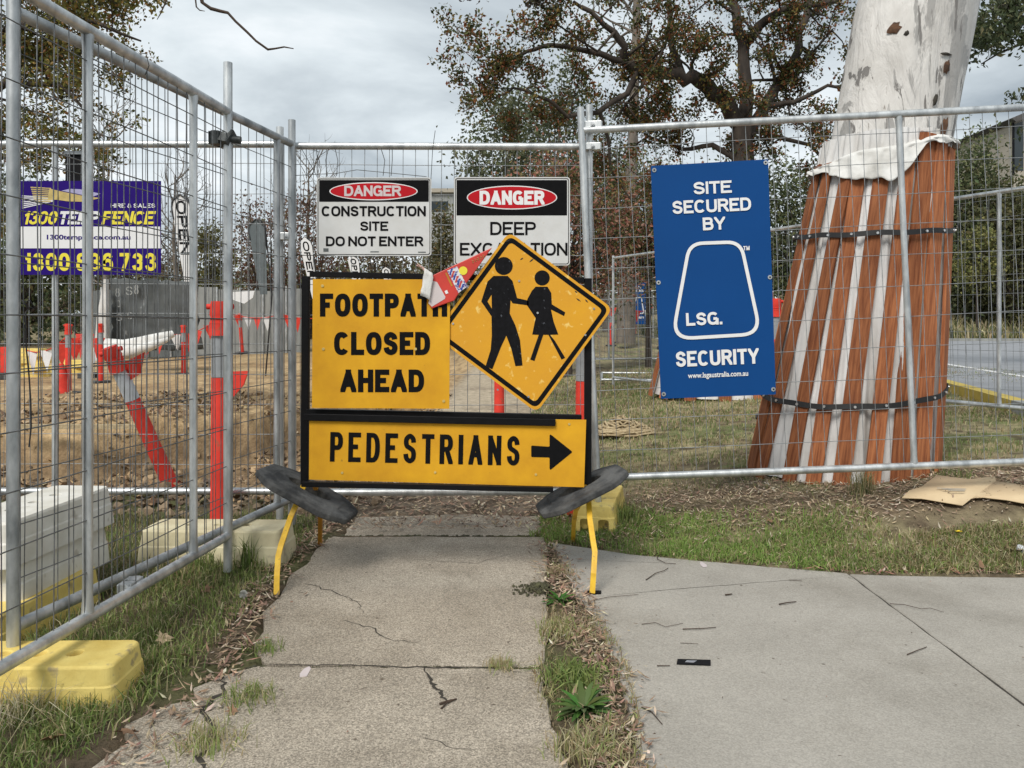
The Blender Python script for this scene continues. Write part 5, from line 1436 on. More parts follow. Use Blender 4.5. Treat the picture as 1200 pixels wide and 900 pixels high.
# cable hanging on the left fence
b = MB(); P = [at(26, 352, 2.33), at(30, 357, 2.31), at(34, 362, 2.34), at(30, 366, 2.33), at(30, 380, 2.33), at(31, 410, 2.34), at(34, 440, 2.34), at(36, 470, 2.34), at(36.5, 500, 2.34), at(34, 524, 2.33)]
b.tube(P, .0024, 6); b.tube([at(27, 354, 2.33), at(35, 352, 2.3), at(42, 362, 2.33), at(34, 360, 2.31)], .002, 5)
tag(b.build('cable', M['strap']), 'thin black cable tied to the left fence and hanging down', 'cable')
b = MB(); b.tube([Vector((lfx(2.95) - .03, 2.93, 2.20)), Vector((lfx(2.95) - .024, 2.94, 2.235)), Vector((lfx(2.96) + .024, 2.95, 2.24)), Vector((lfx(2.97) + .026, 2.97, 2.20)), Vector((lfx(2.98), 2.99, 2.17))], .0022, 5)
tag(b.build('tie_wire', M['wire_dark']), 'loose wire wrapped round the top rail of the left fence', 'wire tie', 'dark wires tying up the signs')

# ------------------------------------------------------------------ cardboard and litter
def sheet_on_ground(name, label, cat, pts, lift, mat, th=.004, group=None, n=10):
    P = [Vector((p[0], p[1], g1(p[0], p[1]) + l)) for p, l in zip(pts, lift)]
    cx_ = sum((p.x for p in P)) / len(P); cy_ = sum((p.y for p in P)) / len(P); cz_ = sum((p.z for p in P)) / len(P)
    cz_ = g1(cx_, cy_) + .008
    b = MB(); vs = [(p.x - cx_, p.y - cy_, (p.y - cy_) * .20 + (p.x - cx_) * .05 + l * .4 - .012) for p, l in zip(P, lift)]; vs.append((0, 0, .006)); m = len(P)
    b.add(vs, [(i, (i + 1) % m, m) for i in range(m)], True); o = b.build(name, M[mat]); o.location = (cx_, cy_, cz_ + th)
    s = o.modifiers.new('s', 'SOLIDIFY'); s.thickness = th
    return tag(o, label, cat, group)
def gpt(px, py):
    ds = np.arange(1.8, 14, .01); xs_ = (px - 600.0) / F * ds; ray = CH - (py - HY) / F * ds
    k = int(np.argmax(ray <= np.maximum(gh(xs_, ds), -.03))); return (float(xs_[k]), float(ds[k]))
o = sheet_on_ground('cardboard', 'torn flat cardboard sheet with faint print on the verge, left piece', 'cardboard', [gpt(*p) for p in ((1057, 591), (1066, 582), (1080, 577), (1098, 568), (1135, 568), (1166, 565), (1168, 573), (1152, 587), (1138, 590), (1128, 599), (1106, 597), (1080, 592))], [.02, .03, .03, .03, .03, .03, .04, .05, .04, .02, .03, .03], 'cardboard', .006)
a = Vector(gpt(1098, 580)); c_ = Vector(gpt(1136, 581)); b = MB()
for k in range(3):
    d = (c_ - a).normalized(); nn = Vector((-d.y, d.x)); p = a + nn * (-.028 * k) + d * (.02 * k); L__ = (c_ - a).length * (.9 - .2 * k)
    b.box((p.x + d.x * L__ / 2 - o.location.x, p.y + d.y * L__ / 2 - o.location.y, .0205), (L__, .009, .0012), Euler((0, 0, math.atan2(d.y, d.x))).to_matrix())
b.build('faint_print', M['hoarding_light'], o)
sheet_on_ground('cardboard', 'cardboard sheet running out of the right edge, overlapping the torn one', 'cardboard', [gpt(*p) for p in ((1167, 570), (1200, 573), (1240, 573), (1250, 600), (1200, 598), (1180, 593), (1152, 590), (1140, 590))], [.045, .03, .03, .03, .04, .05, .06, .045], 'cardboard', .006)

def leaf_mesh(L_, W_, lobes, r_):
    b = MB(); n = 5 if lobes else 1
    P = []
    if lobes:
        for k in range(14):
            a = 2 * math.pi * k / 14; rad = (1.0 if k % 2 == 0 else .5) * r_.uniform(.75, 1.1) * L_ / 2
            P.append((rad * math.cos(a), rad * math.sin(a) * W_ / L_ * 1.2, r_.uniform(-.1, .35) * L_ * .35))
    else:
        for k in range(12):
            u = k / 12 * 2 * math.pi; P.append((L_ / 2 * math.cos(u), W_ / 2 * math.sin(u), .25 * L_ * (math.cos(u) ** 2) * r_.uniform(.2, .5)))
    m = len(P); b.add(P + [(0, 0, -.002)], [(i, (i + 1) % m, m) for i in range(m)], True); return b
M['dead_brown'] = simple('dead_leaf_brown', (0.26, 0.15, 0.085), 0.8, 0, scale=40, var=.4, objrand=.3)
M['dead_pale'] = simple('dead_leaf_pale', (0.50, 0.38, 0.24), 0.8, 0, scale=40, var=.3, objrand=.2)
leafs = [('large pale curled leaf in the grass right of the yellow block', 191, 757, .085, 1, 'dead_pale'), ('curled tan leaf in the grass near the left leg of the stand', 243, 700, .085, 1, 'dead_brown'),
 ('pale leaf standing in the grass above the leaf litter', 218, 779, .055, 1, 'dead_pale'), ('broad brown leaf low in the grass at bottom left', 60, 880, .085, 1, 'dead_brown'), ('curled brown leaf near the bottom edge left of the path', 147, 874, .085, 1, 'dead_brown'),
 ('tan leaf on the crumbling path edge', 272, 850, .05, 1, 'dead_brown'), ('orange-brown star leaf in the right verge', 902, 617, .06, 1, 'dead_brown'), ('cream leaf on the kerb side of the right verge', 872, 656, .035, 0, 'dead_pale'),
 ('pale leaf in the right verge below the grass tuft', 918, 646, .045, 1, 'dead_pale'), ('pale round leaf in the dry grass right of the dandelion', 1160, 638, .045, 0, 'dead_pale'), ('long cream bark shard near the right edge', 1188, 652, .10, 0, 'dead_pale'),
 ('dusky pink leaf on the pad edge at right', 1150, 670, .075, 0, 'dead_brown'), ('small rust leaf lying in the middle strip', 712, 778, .05, 0, 'dead_brown')]
for lab_, px_, py_, L__, lob, mt in leafs:
    x, y = gpt(px_, py_); b = leaf_mesh(L__, L__ * (.75 if lob else .3), lob, rnd); o = b.build('dry_leaf', M[mt]); o.location = (x, y, g1(x, y) + .03 if not (inpoly(x, y, SLAB_C) or inpoly(x, y, PAD)) else .012)
    o.rotation_euler = (rnd.uniform(-.4, .4), rnd.uniform(-.5, .3), rnd.uniform(0, 6)); tag(o, lab_, 'leaf', 'fallen leaves')
def stick(label, pts, r, group='twigs lying on the concrete', z0=.004):
    P = []
    for i, p in enumerate(pts):
        D = F * CH / (p[1] - HY); P.append(Vector((X(p[0], D), D, z0 + r + (.003 if 0 < i < len(pts) - 1 else 0))))
    b = MB(); b.tube(P, [r * (1 - .5 * i / len(P)) for i in range(len(P))], 5); return tag(b.build('twig', M['twig']), label, 'twig', group)
stick('short straight dark stick on the pad above the black scrap', [(800, 739), (820, 739.5), (839, 737)], .0022)
stick('thin forked twig on the pad just right of the joint line', [(1043, 709), (1060, 711), (1080, 716), (1090, 715), (1106, 719)], .0016)
stick('small straight twig right of the joint line, lowest one', [(1063, 769), (1075, 765), (1086, 760)], .002)
stick('zigzag twig on the pad nearest the grass behind the leg', [(766, 653), (772, 648), (770, 657), (780, 662), (792, 662)], .0022)
stick('crooked twig right of the front leg of the stand', [(757, 681), (768, 674), (778, 671), (783, 667)], .0022)
stick('long thin curved twig beside the foot of the stand', [(690, 706), (712, 702), (735, 700), (748, 698)], .0014)
stick('hooked thin twig left of the short straight stick', [(752, 733), (768, 732), (780, 737), (800, 732)], .0014)
stick('dark twig pointing at the middle strip, lowest on the pad', [(752, 831), (764, 838), (776, 851)], .0022)
stick('little stub of stick between two twigs on the pad', [(913, 710), (922, 709), (933, 707)], .003)
stick('small dark crumb of wood in the middle of the pad', [(850, 699), (858, 698)], .0035)
stick('fine twig near the right joint line top', [(925, 681), (940, 682)], .0014)
stick('brown forked twig over the crack in the near slab', [(515, 828), (524, 826), (535, 822)], .004)
stick('short twig crossing the forked one on the near slab', [(517, 833), (524, 827), (530, 824)], .003)
stick('dark twig on the far end of the path', [(520, 603), (532, 602), (537, 603)], .006)
stick('thin reddish stick near the middle strip on the pad', [(770, 782), (785, 782)], .0018)
stick('tiny twig above the black scrap on the pad', [(797, 755), (818, 756)], .0010)
x, y = gp(812, 777); b = MB(); b.slab([(-.062, -.02), (.055, -.03), (.066, .012), (-.05, .02)], .004, .0065); o = b.build('scrap', M['frame_black']); o.location = (x, y, 0)
tag(o, 'flat black scrap with a shiny smear lying on the pad', 'scrap'); b = MB(); b.slab([(-.03, -.008), (.0, -.012), (.015, .004), (-.02, .006)], .0066, .0074); b.build('shiny_smear', M['bolt'], o)
x, y = gp(692, 696); b = MB(); b.slab([(-.035, -.018), (.045, -.012), (.05, .02), (-.02, .018)], .003, .009); o = b.build('scrap', M['frame_black']); o.location = (x, y, 0); tag(o, 'small black pad under the front right leg of the sign stand', 'scrap')
b = MB(); b.slab([(-.05, -.022), (0, -.026), (.01, -.02), (-.04, -.015)], .003, .006); b.build('foil', M['bolt'], o)
# pale paint dabs
b = MB()
for px_, py_ in ((358, 789), (824, 663)):
    x, y = gp(px_, py_); P = [(x + .016 * math.cos(k * .7) * rnd.uniform(.7, 1.2), y + .045 * math.sin(k * .7) * rnd.uniform(.7, 1.2)) for k in range(9)]
    bb = MB(); bb.slab(P, .004, .0062 if px_ == 358 else .0046); bb.build('paint_dab', M['path'] if 0 else M['white_faded'], footpath if px_ < 600 else pad)
# flowers
def dandelion(label, px, py, mat, r, hgt, cat='flower', seed=False):
    x, y = gpt(px, py); z = g1(x, y); t = thing('dandelion', label, cat, (x, y, z)); b = MB()
    b.tube([(0, 0, 0), (.004, 0, hgt)], .0018, 5); b.build('stem', M['moss'], t)
    r_ = random.Random(px); b = MB()
    if not seed:
        for k in range(26):
            a = r_.uniform(0, 6.3); u = r_.uniform(.3, 1); c0 = Vector((.004, 0, hgt)); d = Vector((math.cos(a) * u, math.sin(a) * u, .35)) * r
            s = Vector((-math.sin(a), math.cos(a), 0)) * r * .13; b.add([c0 - s, c0 + s, c0 + d + s, c0 + d - s], [(0, 1, 2, 3)])
    else:
        for k in range(140):
            a = r_.uniform(0, 6.3); e = math.asin(r_.uniform(-1, 1)); d = Vector((math.cos(a) * math.cos(e), math.sin(a) * math.cos(e), math.sin(e))); c0 = Vector((.004, 0, hgt + r * .6))
            b.tube([c0, c0 + d * r], [.0003, .0012], 3, False)
    b.build('head', M[mat], t)
dandelion('yellow dandelion flower in the dry verge below the cardboard', 1122, 634, 'flower_yellow', .022, .04)
dandelion('white dandelion seed head beside the bright yellow block', 154, 800, 'seed_fluff', .016, .06, seed=True)
dandelion('white dandelion seed head in the grass near the left leg of the stand', 284, 714, 'seed_fluff', .018, .05, seed=True)
x, y = gpt(1196, 650); t = thing('bottle_cap', 'blue-grey plastic lid in the verge at the right edge', 'lid', (x, y, g1(x, y) + .02), (.5, .2, 0)); b = MB(); b.tube([(0, 0, 0), (0, 0, .014)], .022, 14); b.build('lid', M['band_pale'], t)

# ------------------------------------------------------------------ grass and leaf litter
def blades(name, x, y, h, w, colr, label, lean=.45, zoff=0.0, seed=0, kind='stuff', cat=None, mat='blade'):
    g = np.random.default_rng(seed); n = len(x)
    z = np.where(near_slab(x, y), 0.0, gh(x, y)) + zoff
    a = g.uniform(0, 2 * np.pi, n); la = g.uniform(0, 2 * np.pi, n); le = np.abs(g.normal(0, lean, n)) * h
    dx, dy = np.cos(a) * w, np.sin(a) * w
    lx, ly = np.cos(la) * le, np.sin(la) * le
    B = np.stack([x, y, z], 1)
    def p(s, k, zz): return np.stack([x + s * dx * (1 - .35 * k) + lx * k * k, y + s * dy * (1 - .35 * k) + ly * k * k, z + h * zz], 1)
    V_ = np.stack([p(-1, 0, -.05), p(1, 0, -.05), p(-1, .55, .55), p(1, .55, .55), np.stack([x + lx, y + ly, z + h * np.clip(1 - .35 * (le / h) ** 2, .15, 1)], 1)], 1).reshape(-1, 3)
    i = np.arange(n)[:, None] * 5
    F_ = np.concatenate([i + [0, 1, 3], i + [0, 3, 2], i + [2, 3, 4]])
    c5 = np.repeat(colr, 5, 0)
    o = np_mesh(name, V_, F_, M[mat], c5)
    if label: o['label'] = label
    if cat: o['category'] = cat
    if kind: o['kind'] = kind
    return o
def scatter(n, x0, x1, y0, y1, mask, seed):
    g = np.random.default_rng(seed); x = g.uniform(x0, x1, n); y = g.uniform(y0, y1, n)
    k = g.uniform(0, 1, n) < mask(x, y); return x[k], y[k]
def pal(n, cols, wts, seed, jit=.25):
    g = np.random.default_rng(seed); c_ = np.array(cols)[g.choice(len(cols), n, p=np.array(wts) / sum(wts))]
    return np.clip(c_ * g.uniform(1 - jit, 1 + jit, (n, 1)) * g.uniform(.93, 1.07, (n, 3)), 0, 1)
def near_slab(x, y, m=.015):
    r = np.zeros(len(x), bool)
    for P in (PAD, SLAB_A, SLAB_B, SLAB_C, CHUNK): r |= inpoly(x, y, P)
    return r
G1, G2, G3 = (.175, .24, .065), (.27, .32, .11), (.12, .17, .05)
D1, D2, D3 = (.50, .44, .27), (.37, .31, .17), (.26, .19, .11)
# left verge, lush
def mL(x, y):
    edge = np.interp(y, [2.0, 2.4, 2.7, 3.2, 3.9, 4.4], [-1.22, -1.16, -1.12, -1.12, -1.14, -1.16])
    k = 1 - ss(x, edge - .12, edge + .06)
    k = k * (.35 + .65 * ss(fbm(x * 4, y * 4, 101, 3), .36, .52)) * (1 - .45 * ss(y, 3.5, 4.3))
    k = np.where((x < -1.62) & (y > 2.9), k * .4, k)
    return np.where(near_slab(x, y), 0, k)
x, y = scatter(62000, -2.5, -.95, 1.95, 4.75, mL, 1); n = len(x); g = np.random.default_rng(2)
hh = g.uniform(.02, .075, n) * (.6 + .8 * fbm(x * 3, y * 3, 111, 3)); grn = pal(n, [G1, G2, G3, D1, D2], [5, 4, 3, 1.8, 2.4], 3)
blades('grass', x, y, hh, g.uniform(.0012, .0028, n), grn, 'thick green grass along the left fence', .9, seed=4)
# long tufts by the cream block and bright block
def tuft(label, px, py, n, hgt, spread, seed, cols=(G1, G2, G3), w=.0032, lean=.5, name='grass_tuft', group='taller grass tufts', D=None, cat='grass tuft'):
    if D is None: x0, y0 = gpt(px, py)
    else: x0, y0 = X(px, D), D
    g = np.random.default_rng(seed); x = g.normal(x0, spread, n); y = g.normal(y0, spread, n); z0 = g1(x0, y0)
    o = blades(name, x, y, g.uniform(.5, 1, n) * hgt, np.full(n, w), pal(n, cols, [1] * len(cols), seed), label, lean, seed=seed, kind=None, cat=cat)
    V0 = Vector((x0, y0, z0)); me = o.data
    co = np.empty(len(me.vertices) * 3, np.float32); me.vertices.foreach_get('co', co); co = co.reshape(-1, 3) - np.array(V0); me.vertices.foreach_set('co', co.ravel()); o.location = V0
    if group: o['group'] = group
    return o
tuft('tall grass tuft leaning against the cream block foot', 292, 664, 70, .20, .035, 11)
tuft('tall grass tuft left of the cream block corner, under the rail', 238, 668, 60, .16, .05, 12)
tuft('broad-bladed grass tuft at the left end of the bright yellow block', 22, 800, 16, .15, .015, 13, w=.006)
tuft('grass tuft growing beside the arched yellow block foot', 733, 612, 90, .16, .045, 14)
tuft('wispy dark grass tuft under the rail in front of the planks', 1010, 578, 150, .20, .04, 15, cols=((.10, .13, .05), (.13, .14, .06), D2), w=.0016, lean=.35)
tuft('small green tuft under the rail right of the planks', 1115, 560, 90, .10, .06, 16, cols=((.10, .13, .05), G1), w=.002)
tuft('green grass tuft in the middle strip, upper of the two', 675, 800, 330, .075, .045, 17, lean=.9)
tuft('pale dry grass tuft at the bottom of the middle strip', 690, 884, 360, .075, .045, 18, cols=(D1, D1, D2, G2), w=.0018, lean=1.0)
tuft('dry grass tuft at the joint of the two old slabs', 588, 785, 150, .05, .025, 19, cols=(D1, D2, G2), w=.0016, lean=1.0)
tuft('yellowish grass tuft at the top of the middle strip', 658, 741, 200, .06, .035, 20, cols=(D1, G2, D2), w=.0018, lean=.9)
tuft('dry tuft on the soil patch above the rosette weed', 655, 672, 160, .05, .04, 22, cols=(D1, D2, D3), w=.0016, lean=1.0)
tuft('grass tuft on the crumbled path edge at left', 292, 832, 220, .06, .04, 23, cols=(D1, G2, G1), w=.002, lean=.8)
tuft('dry grass tuft at the bottom left of the path', 245, 888, 260, .07, .05, 24, cols=(D1, G2, D1), w=.002, lean=.9)
tuft('thin green tuft on the litter by the path edge', 310, 772, 90, .05, .03, 25, cols=(G1, G2), w=.0018, lean=.8)
tuft('tangle of bleached dry grass at bottom left', 14, 845, 150, .17, .05, 26, cols=(D1, (.55, .5, .36)), w=.0015, lean=1.6)
# broad-leaved weeds
def weed(label, px, py, nl, L_, seed, dark=G3):
    x0, y0 = gpt(px, py); z0 = max(g1(x0, y0), 0.0); r_ = random.Random(seed); t = thing('weed', label, 'weed', (x0, y0, z0))
    Vs, Fs, Cs = [], [], []
    for k in range(nl):
        a = k * 2.4 + r_.uniform(-.3, .3); el = r_.uniform(.15, 1.1); L__ = L_ * r_.uniform(.6, 1.0); wd = L__ * r_.uniform(.07, .12); d = Vector((math.cos(a), math.sin(a), 0)); s = Vector((-math.sin(a), math.cos(a), 0)); P = []; m = 6
        for i in range(m + 1):
            u = i / m; c0 = d * (L__ * u * math.cos(el * (1 - .5 * u))) + Vector((0, 0, L__ * (math.sin(el) * u - .35 * u * u) + .004)); ww = wd * math.sin(math.pi * min(1, .12 + .88 * u)) ** .8 * (1.2 if i % 2 else .85)
            P += [c0 - s * ww + Vector((0, 0, .2 * ww)), c0, c0 + s * ww + Vector((0, 0, .2 * ww))]
        base = len(Vs); Vs += [tuple(p) for p in P]; cc = [v * r_.uniform(.8, 1.4) for v in dark]; Cs += [cc] * len(P)
        for i in range(m):
            for j in (0, 1): Fs.append((base + i * 3 + j, base + i * 3 + j + 1, base + (i + 1) * 3 + j + 1, base + (i + 1) * 3 + j))
    np_mesh('leaves', Vs, Fs, M['blade'], np.array(Cs), True, parent=t)
    return t
weed('dark green rosette weed between the old path and the pad', 656, 707, 26, .085, 5, (.05, .12, .02))
weed('broad-leaved weed in the lower middle strip', 683, 838, 64, .11, 6, (.08, .15, .04))
weed('small flat weed in the verge right of the stand', 768, 631, 10, .07, 7)
# middle strip between path and pad
def mM(x, y):
    e0 = np.interp(y, [2, 2.6, 3.2, 4.2], [.13, .09, .15, .18]); e1 = np.interp(y, [2, 2.5, 2.75, 3.1, 3.5, 4.2], [.35, .39, .40, .35, .30, .22])
    return ((x > e0 - .02) & (x < e1 + .01)) * (.25 + .75 * ss(fbm(x * 9, y * 5, 131, 3), .42, .55)) * (1 - .85 * ss(y, 3.0, 3.3))
x, y = scatter(9000, .05, .42, 1.95, 4.25, mM, 31); n = len(x); g = np.random.default_rng(32)
blades('grass', x, y, g.uniform(.012, .045, n), g.uniform(.0010, .0022, n), pal(n, [G2, D1, D2, D3], [2, 4, 3, 2], 33), 'dry and green grass in the strip between the old path and the pad', 1.0, seed=34)
# right verge
def mR(x, y):
    y0 = np.interp(x, [.22, .62, .99, 1.63, 4], [4.13, 3.99, 3.87, 3.69, 3.64])
    k = ss(y, y0 - .01, y0 + .05) * (1 - ss(y, y0 + .42, y0 + .85)); k = k * (.25 + .75 * ss(fbm(x * 3, y * 5, 141, 3), .36, .55))
    k = np.where((x > 2.02) & (y > 4.08 + .0 * x) & (y < 4.75) & (x < 3.4), 0, k)
    return np.where(near_slab(x, y), 0, k)
x, y = scatter(115000, .1, 4.4, 3.55, 4.75, mR, 41); n = len(x); g = np.random.default_rng(42)
dry = ss(x, 1.2, 2.2) * .75 + .1 * fbm(x * 4, y * 4, 151, 2); grn = pal(n, [(.18, .29, .06), (.24, .34, .09), G1, D2], [4, 4, 2, 2], 43); dr = pal(n, [D1, D2, D3, (.16, .18, .06)], [4, 3, 2, 4], 44)
pick = g.uniform(0, 1, n) < dry; cc = np.where(pick[:, None], dr, grn) * (.75 + .5 * fbm(x * 6, y * 9, 165, 3))[:, None]
blades('grass', x, y, g.uniform(.018, .062, n) * (.6 + .7 * fbm(x * 3, y * 3, 161, 3)), g.uniform(.0014, .003, n), cc, 'bright green to straw-coloured grass verge between pad and fence', 1.15, seed=45)
# turf behind the fence
def mT(x, y): return (1 - ((x > 2.02) & (y < 4.85) & (x < 3.4))) * (.25 + .75 * ss(fbm(x * 1.3, y * 2.5, 171, 4), .40, .58)) * (1 - .5 * ss(y, 8, 14)) * (1 - .75 * ss(y, 4.3, 4.4) * (1 - ss(y, 4.7, 5.3)))
x, y = scatter(125000, .25, 8.5, 4.2, 16, lambda x, y: mT(x, y) * (x < y * .75 + .3), 51); n = len(x); g = np.random.default_rng(52)
blades('grass', x, y, g.uniform(.012, .05, n) * np.interp(y, [4, 12], [.9, 1.5]), g.uniform(.002, .0035, n) * np.interp(y, [4, 12], [.8, 2.2]), pal(n, [D1, D2, D3, (.17, .22, .07), (.14, .19, .06)], [3, 4, 1.4, 4, 2.6], 53), 'patchy dry turf behind the right fence', .9, seed=54)
# thin growth behind the left fence
x, y = scatter(16000, -3.2, -1.35, 3.4, 4.75, lambda x, y: .25 + .6 * ss(fbm(x * 3, y * 3, 181, 3), .4, .6), 61); n = len(x); g = np.random.default_rng(62)
blades('grass', x, y, g.uniform(.02, .08, n), g.uniform(.0015, .003, n), pal(n, [(.11, .14, .05), D2, D3, (.16, .16, .08)], [4, 3, 2, 2], 63), 'thin greyish grass between the left fence and the cut', .7, seed=64)
# tall dry grass on the bank beyond the road
x, y = scatter(26000, 7, 40, 37, 47, lambda x, y: .7 + 0 * x, 65); n = len(x); g = np.random.default_rng(66)
blades('bank_grass', x, y, g.uniform(.3, .9, n), g.uniform(.02, .05, n), pal(n, [D1, D2, (.12, .13, .05), (.08, .10, .035)], [3, 3, 3, 2], 67), 'long dry grass on the bank beyond the road', .5, seed=68)

def litter(name, label, x, y, L_, W_, cols, wts, seed, zoff=.006, curl=.3):
    g = np.random.default_rng(seed); n = len(x); a = g.uniform(0, 2 * np.pi, n); t1 = g.normal(0, curl, n); t2 = g.normal(0, curl * .7, n)
    z = np.maximum(gh(x, y), np.where(near_slab(x, y), .002, -9)) + zoff + g.uniform(0, .012, n)
    u = np.stack([np.cos(a) * np.cos(t1), np.sin(a) * np.cos(t1), np.sin(t1)], 1) * (L_ / 2)[:, None]; v = np.stack([-np.sin(a) * np.cos(t2), np.cos(a) * np.cos(t2), np.sin(t2)], 1) * (W_ / 2)[:, None]
    c0 = np.stack([x, y, z + np.abs(u[:, 2]) * .8], 1); up = np.array([0, 0, 1.0]) * (L_ * .10)[:, None]
    V_ = np.stack([c0 - u, c0 - u * .2 - v - up * .3, c0 + u + up * .5, c0 - u * .2 + v - up * .3], 1).reshape(-1, 3)
    i = np.arange(n)[:, None] * 4; F_ = i + [0, 1, 2, 3]
    o = np_mesh(name, V_, F_, M['litter'], np.repeat(pal(n, cols, wts, seed + 1, .35), 4, 0)); tag(o, label, kind='stuff'); return o
LB = [(.27, .19, .13), (.40, .31, .21), (.17, .12, .085), (.27, .16, .12), (.48, .41, .31)]
# left edge of path
def mE(x, y):
    e = np.interp(y, [2, 2.4, 2.7, 3.2, 3.9, 4.7], [-1.05, -1.03, -1.0, -1.1, -1.13, -1.12]); return np.clip(1.1 * np.exp(-((x - e) / .075) ** 2), 0, 1) * (1 - .55 * (y < 2.5)) * (.25 + .75 * ss(fbm(x * 8, y * 8, 301, 3), .38, .55))
x, y = scatter(15000, -1.6, -.6, 2.0, 4.8, mE, 71); n = len(x); g = np.random.default_rng(72)
litter('leaf_litter', 'brown leaf litter along the left edge of the old path', x, y, g.uniform(.012, .06, n), g.uniform(.004, .014, n), LB, [4, 3, 4, 2, 2], 73)
x, y = scatter(9000, .02, .5, 2.0, 4.2, lambda x, y: np.exp(-((x - np.interp(y, [2, 2.6, 3.1, 3.6, 4.2], [.29, .31, .28, .22, .2])) / .07) ** 2) * .8 * (1 - .5 * ss(y, 3.3, 4.2)), 74); n = len(x)
litter('leaf_litter', 'leaf litter in the strip between the old path and the pad', x, y, g.uniform(.010, .055, n), g.uniform(.004, .013, n), LB, [4, 3, 3, 3, 2], 75)
x, y = scatter(8000, -1.5, .5, 4.45, 6.2, lambda x, y: .6 + 0 * x, 76); n = len(x)
litter('leaf_litter', 'dry litter covering the far end of the path under the stand', x, y, g.uniform(.015, .07, n), g.uniform(.004, .016, n), LB, [4, 3, 5, 1, 2], 77)
x, y = scatter(20000, .3, 4.4, 3.62, 5.3, lambda x, y: .2 + .7 * ss(y, 4.15, 4.35) * (1 - ss(y, 4.85, 5.3)), 78)
k = ~near_slab(x, y); x, y = x[k], y[k]; n = len(x)
litter('leaf_litter', 'mulch and dead leaves under the right fence', x, y, g.uniform(.012, .055, n), g.uniform(.003, .012, n), LB, [4, 5, 3, 1, 4], 79)
x, y = scatter(900, .3, 4.2, 3.55, 3.75, lambda x, y: np.exp(-((y - np.interp(x, [.22, .62, .99, 1.63, 4], [4.13, 3.99, 3.87, 3.69, 3.64])) / .02) ** 2), 80); n = len(x)
litter('leaf_litter', 'reddish bark shreds along the edge of the pad', x, y, g.uniform(.02, .07, n), g.uniform(.004, .010, n), [(.28, .13, .10), (.36, .25, .18), (.18, .09, .06)], [3, 2, 3], 81)
x, y = scatter(300, -1.1, 4, 2.05, 4.2, lambda x, y: .4 + 0 * x, 82); k = near_slab(x, y); x, y = x[k], y[k]; n = len(x)
litter('leaf_crumbs', 'scattered crumbs of bark and leaf on the concrete', x, y, g.uniform(.004, .016, n), g.uniform(.002, .005, n), [(.10, .07, .05), (.22, .12, .08)], [3, 1], 83, .001, .1)
x, y = scatter(16000, -7, -1.0, 4.9, 13, lambda x, y: ss(fbm(x * 2, y * 2, 191, 3), .42, .6) * (x > -y * .75), 84); n = len(x)
litter('soil_clods', 'broken clods and stones strewn over the dug soil', x, y, g.uniform(.02, .11, n), g.uniform(.015, .07, n), [(.36, .25, .14), (.20, .13, .08), (.11, .08, .055), (.46, .36, .24)], [3, 3, 3, 1], 85, .01, .5)
# clods and stones thrown about the cut
def clods(name, label, n, x0, x1, y0, y1, s0, s1, mask, mat, seed):
    r_ = random.Random(seed); b = MB(); g = np.random.default_rng(seed)
    xs_, ys_ = scatter(n, x0, x1, y0, y1, mask, seed); zs_ = gh(xs_, ys_)
    base = [(1, 0, 0), (-1, 0, 0), (0, 1, 0), (0, -1, 0), (0, 0, 1), (0, 0, -1), (.6, .6, .6), (-.6, .6, .6), (.6, -.6, .6), (-.6, -.6, .6)]
    F8 = [(4, 6, 7), (4, 7, 9), (4, 9, 8), (4, 8, 6), (0, 2, 6), (2, 7, 6), (2, 1, 7), (1, 9, 7), (1, 3, 9), (3, 8, 9), (3, 0, 8), (0, 6, 8), (0, 5, 2), (2, 5, 1), (1, 5, 3), (3, 5, 0)]
    for x, y, z in zip(xs_, ys_, zs_):
        s = s0 + (s1 - s0) * r_.random() ** 2.5; rm = Euler((r_.uniform(0, 6), r_.uniform(0, 6), r_.uniform(0, 6))).to_matrix()
        b.add([rm @ Vector((p[0] * r_.uniform(.6, 1.1) * s, p[1] * r_.uniform(.6, 1.1) * s, p[2] * r_.uniform(.5, 1) * s)) + Vector((x, y, z + s * .3)) for p in base], F8)
    return tag(b.build(name, mat), label, kind='stuff')
M['clod'] = simple('dry_clay_clod', (0.46, 0.33, 0.19), 0.95, 0, scale=3, col2=(0.18, 0.12, 0.075), bump=.6, bscale=30)
clods('clay_clods', 'clods of clay thrown up round the cut', 2600, -8, -1.1, 5.0, 13.5, .012, .085, lambda x, y: ss(fbm(x * 1.7, y * 1.7, 401, 3), .40, .6) * (x > -y * .72), M['clod'], 91)
clods('spoil_clods', 'dark lumps of spoil along the near edge of the cut', 900, -3.8, -.9, 4.75, 5.7, .010, .05, lambda x, y: .8 + 0 * x, simple('dark_spoil', (.27, .20, .13), .95, 0, scale=3, col2=(.12, .09, .06)), 92)
# soil mound where ants dug, at the weed
b = MB(); x0, y0 = gpt(628, 702); r_ = random.Random(4)
for k in range(420):
    a = r_.uniform(0, 6.3); q_ = abs(r_.gauss(0, .5)); s = r_.uniform(.004, .011); b.box((x0 + .02 + q_ * .11 * math.cos(a), y0 + .02 + q_ * .09 * math.sin(a), .002 + max(0, .03 * (1 - q_)) * r_.random() + s * .3), (s, s, s), Euler((r_.uniform(0, 3), r_.uniform(0, 3), r_.uniform(0, 3))).to_matrix())
tag(b.build('soil_crumbs', M['moss']), 'dark crumbs of soil spilled over the path edge beside the weed', kind='stuff')

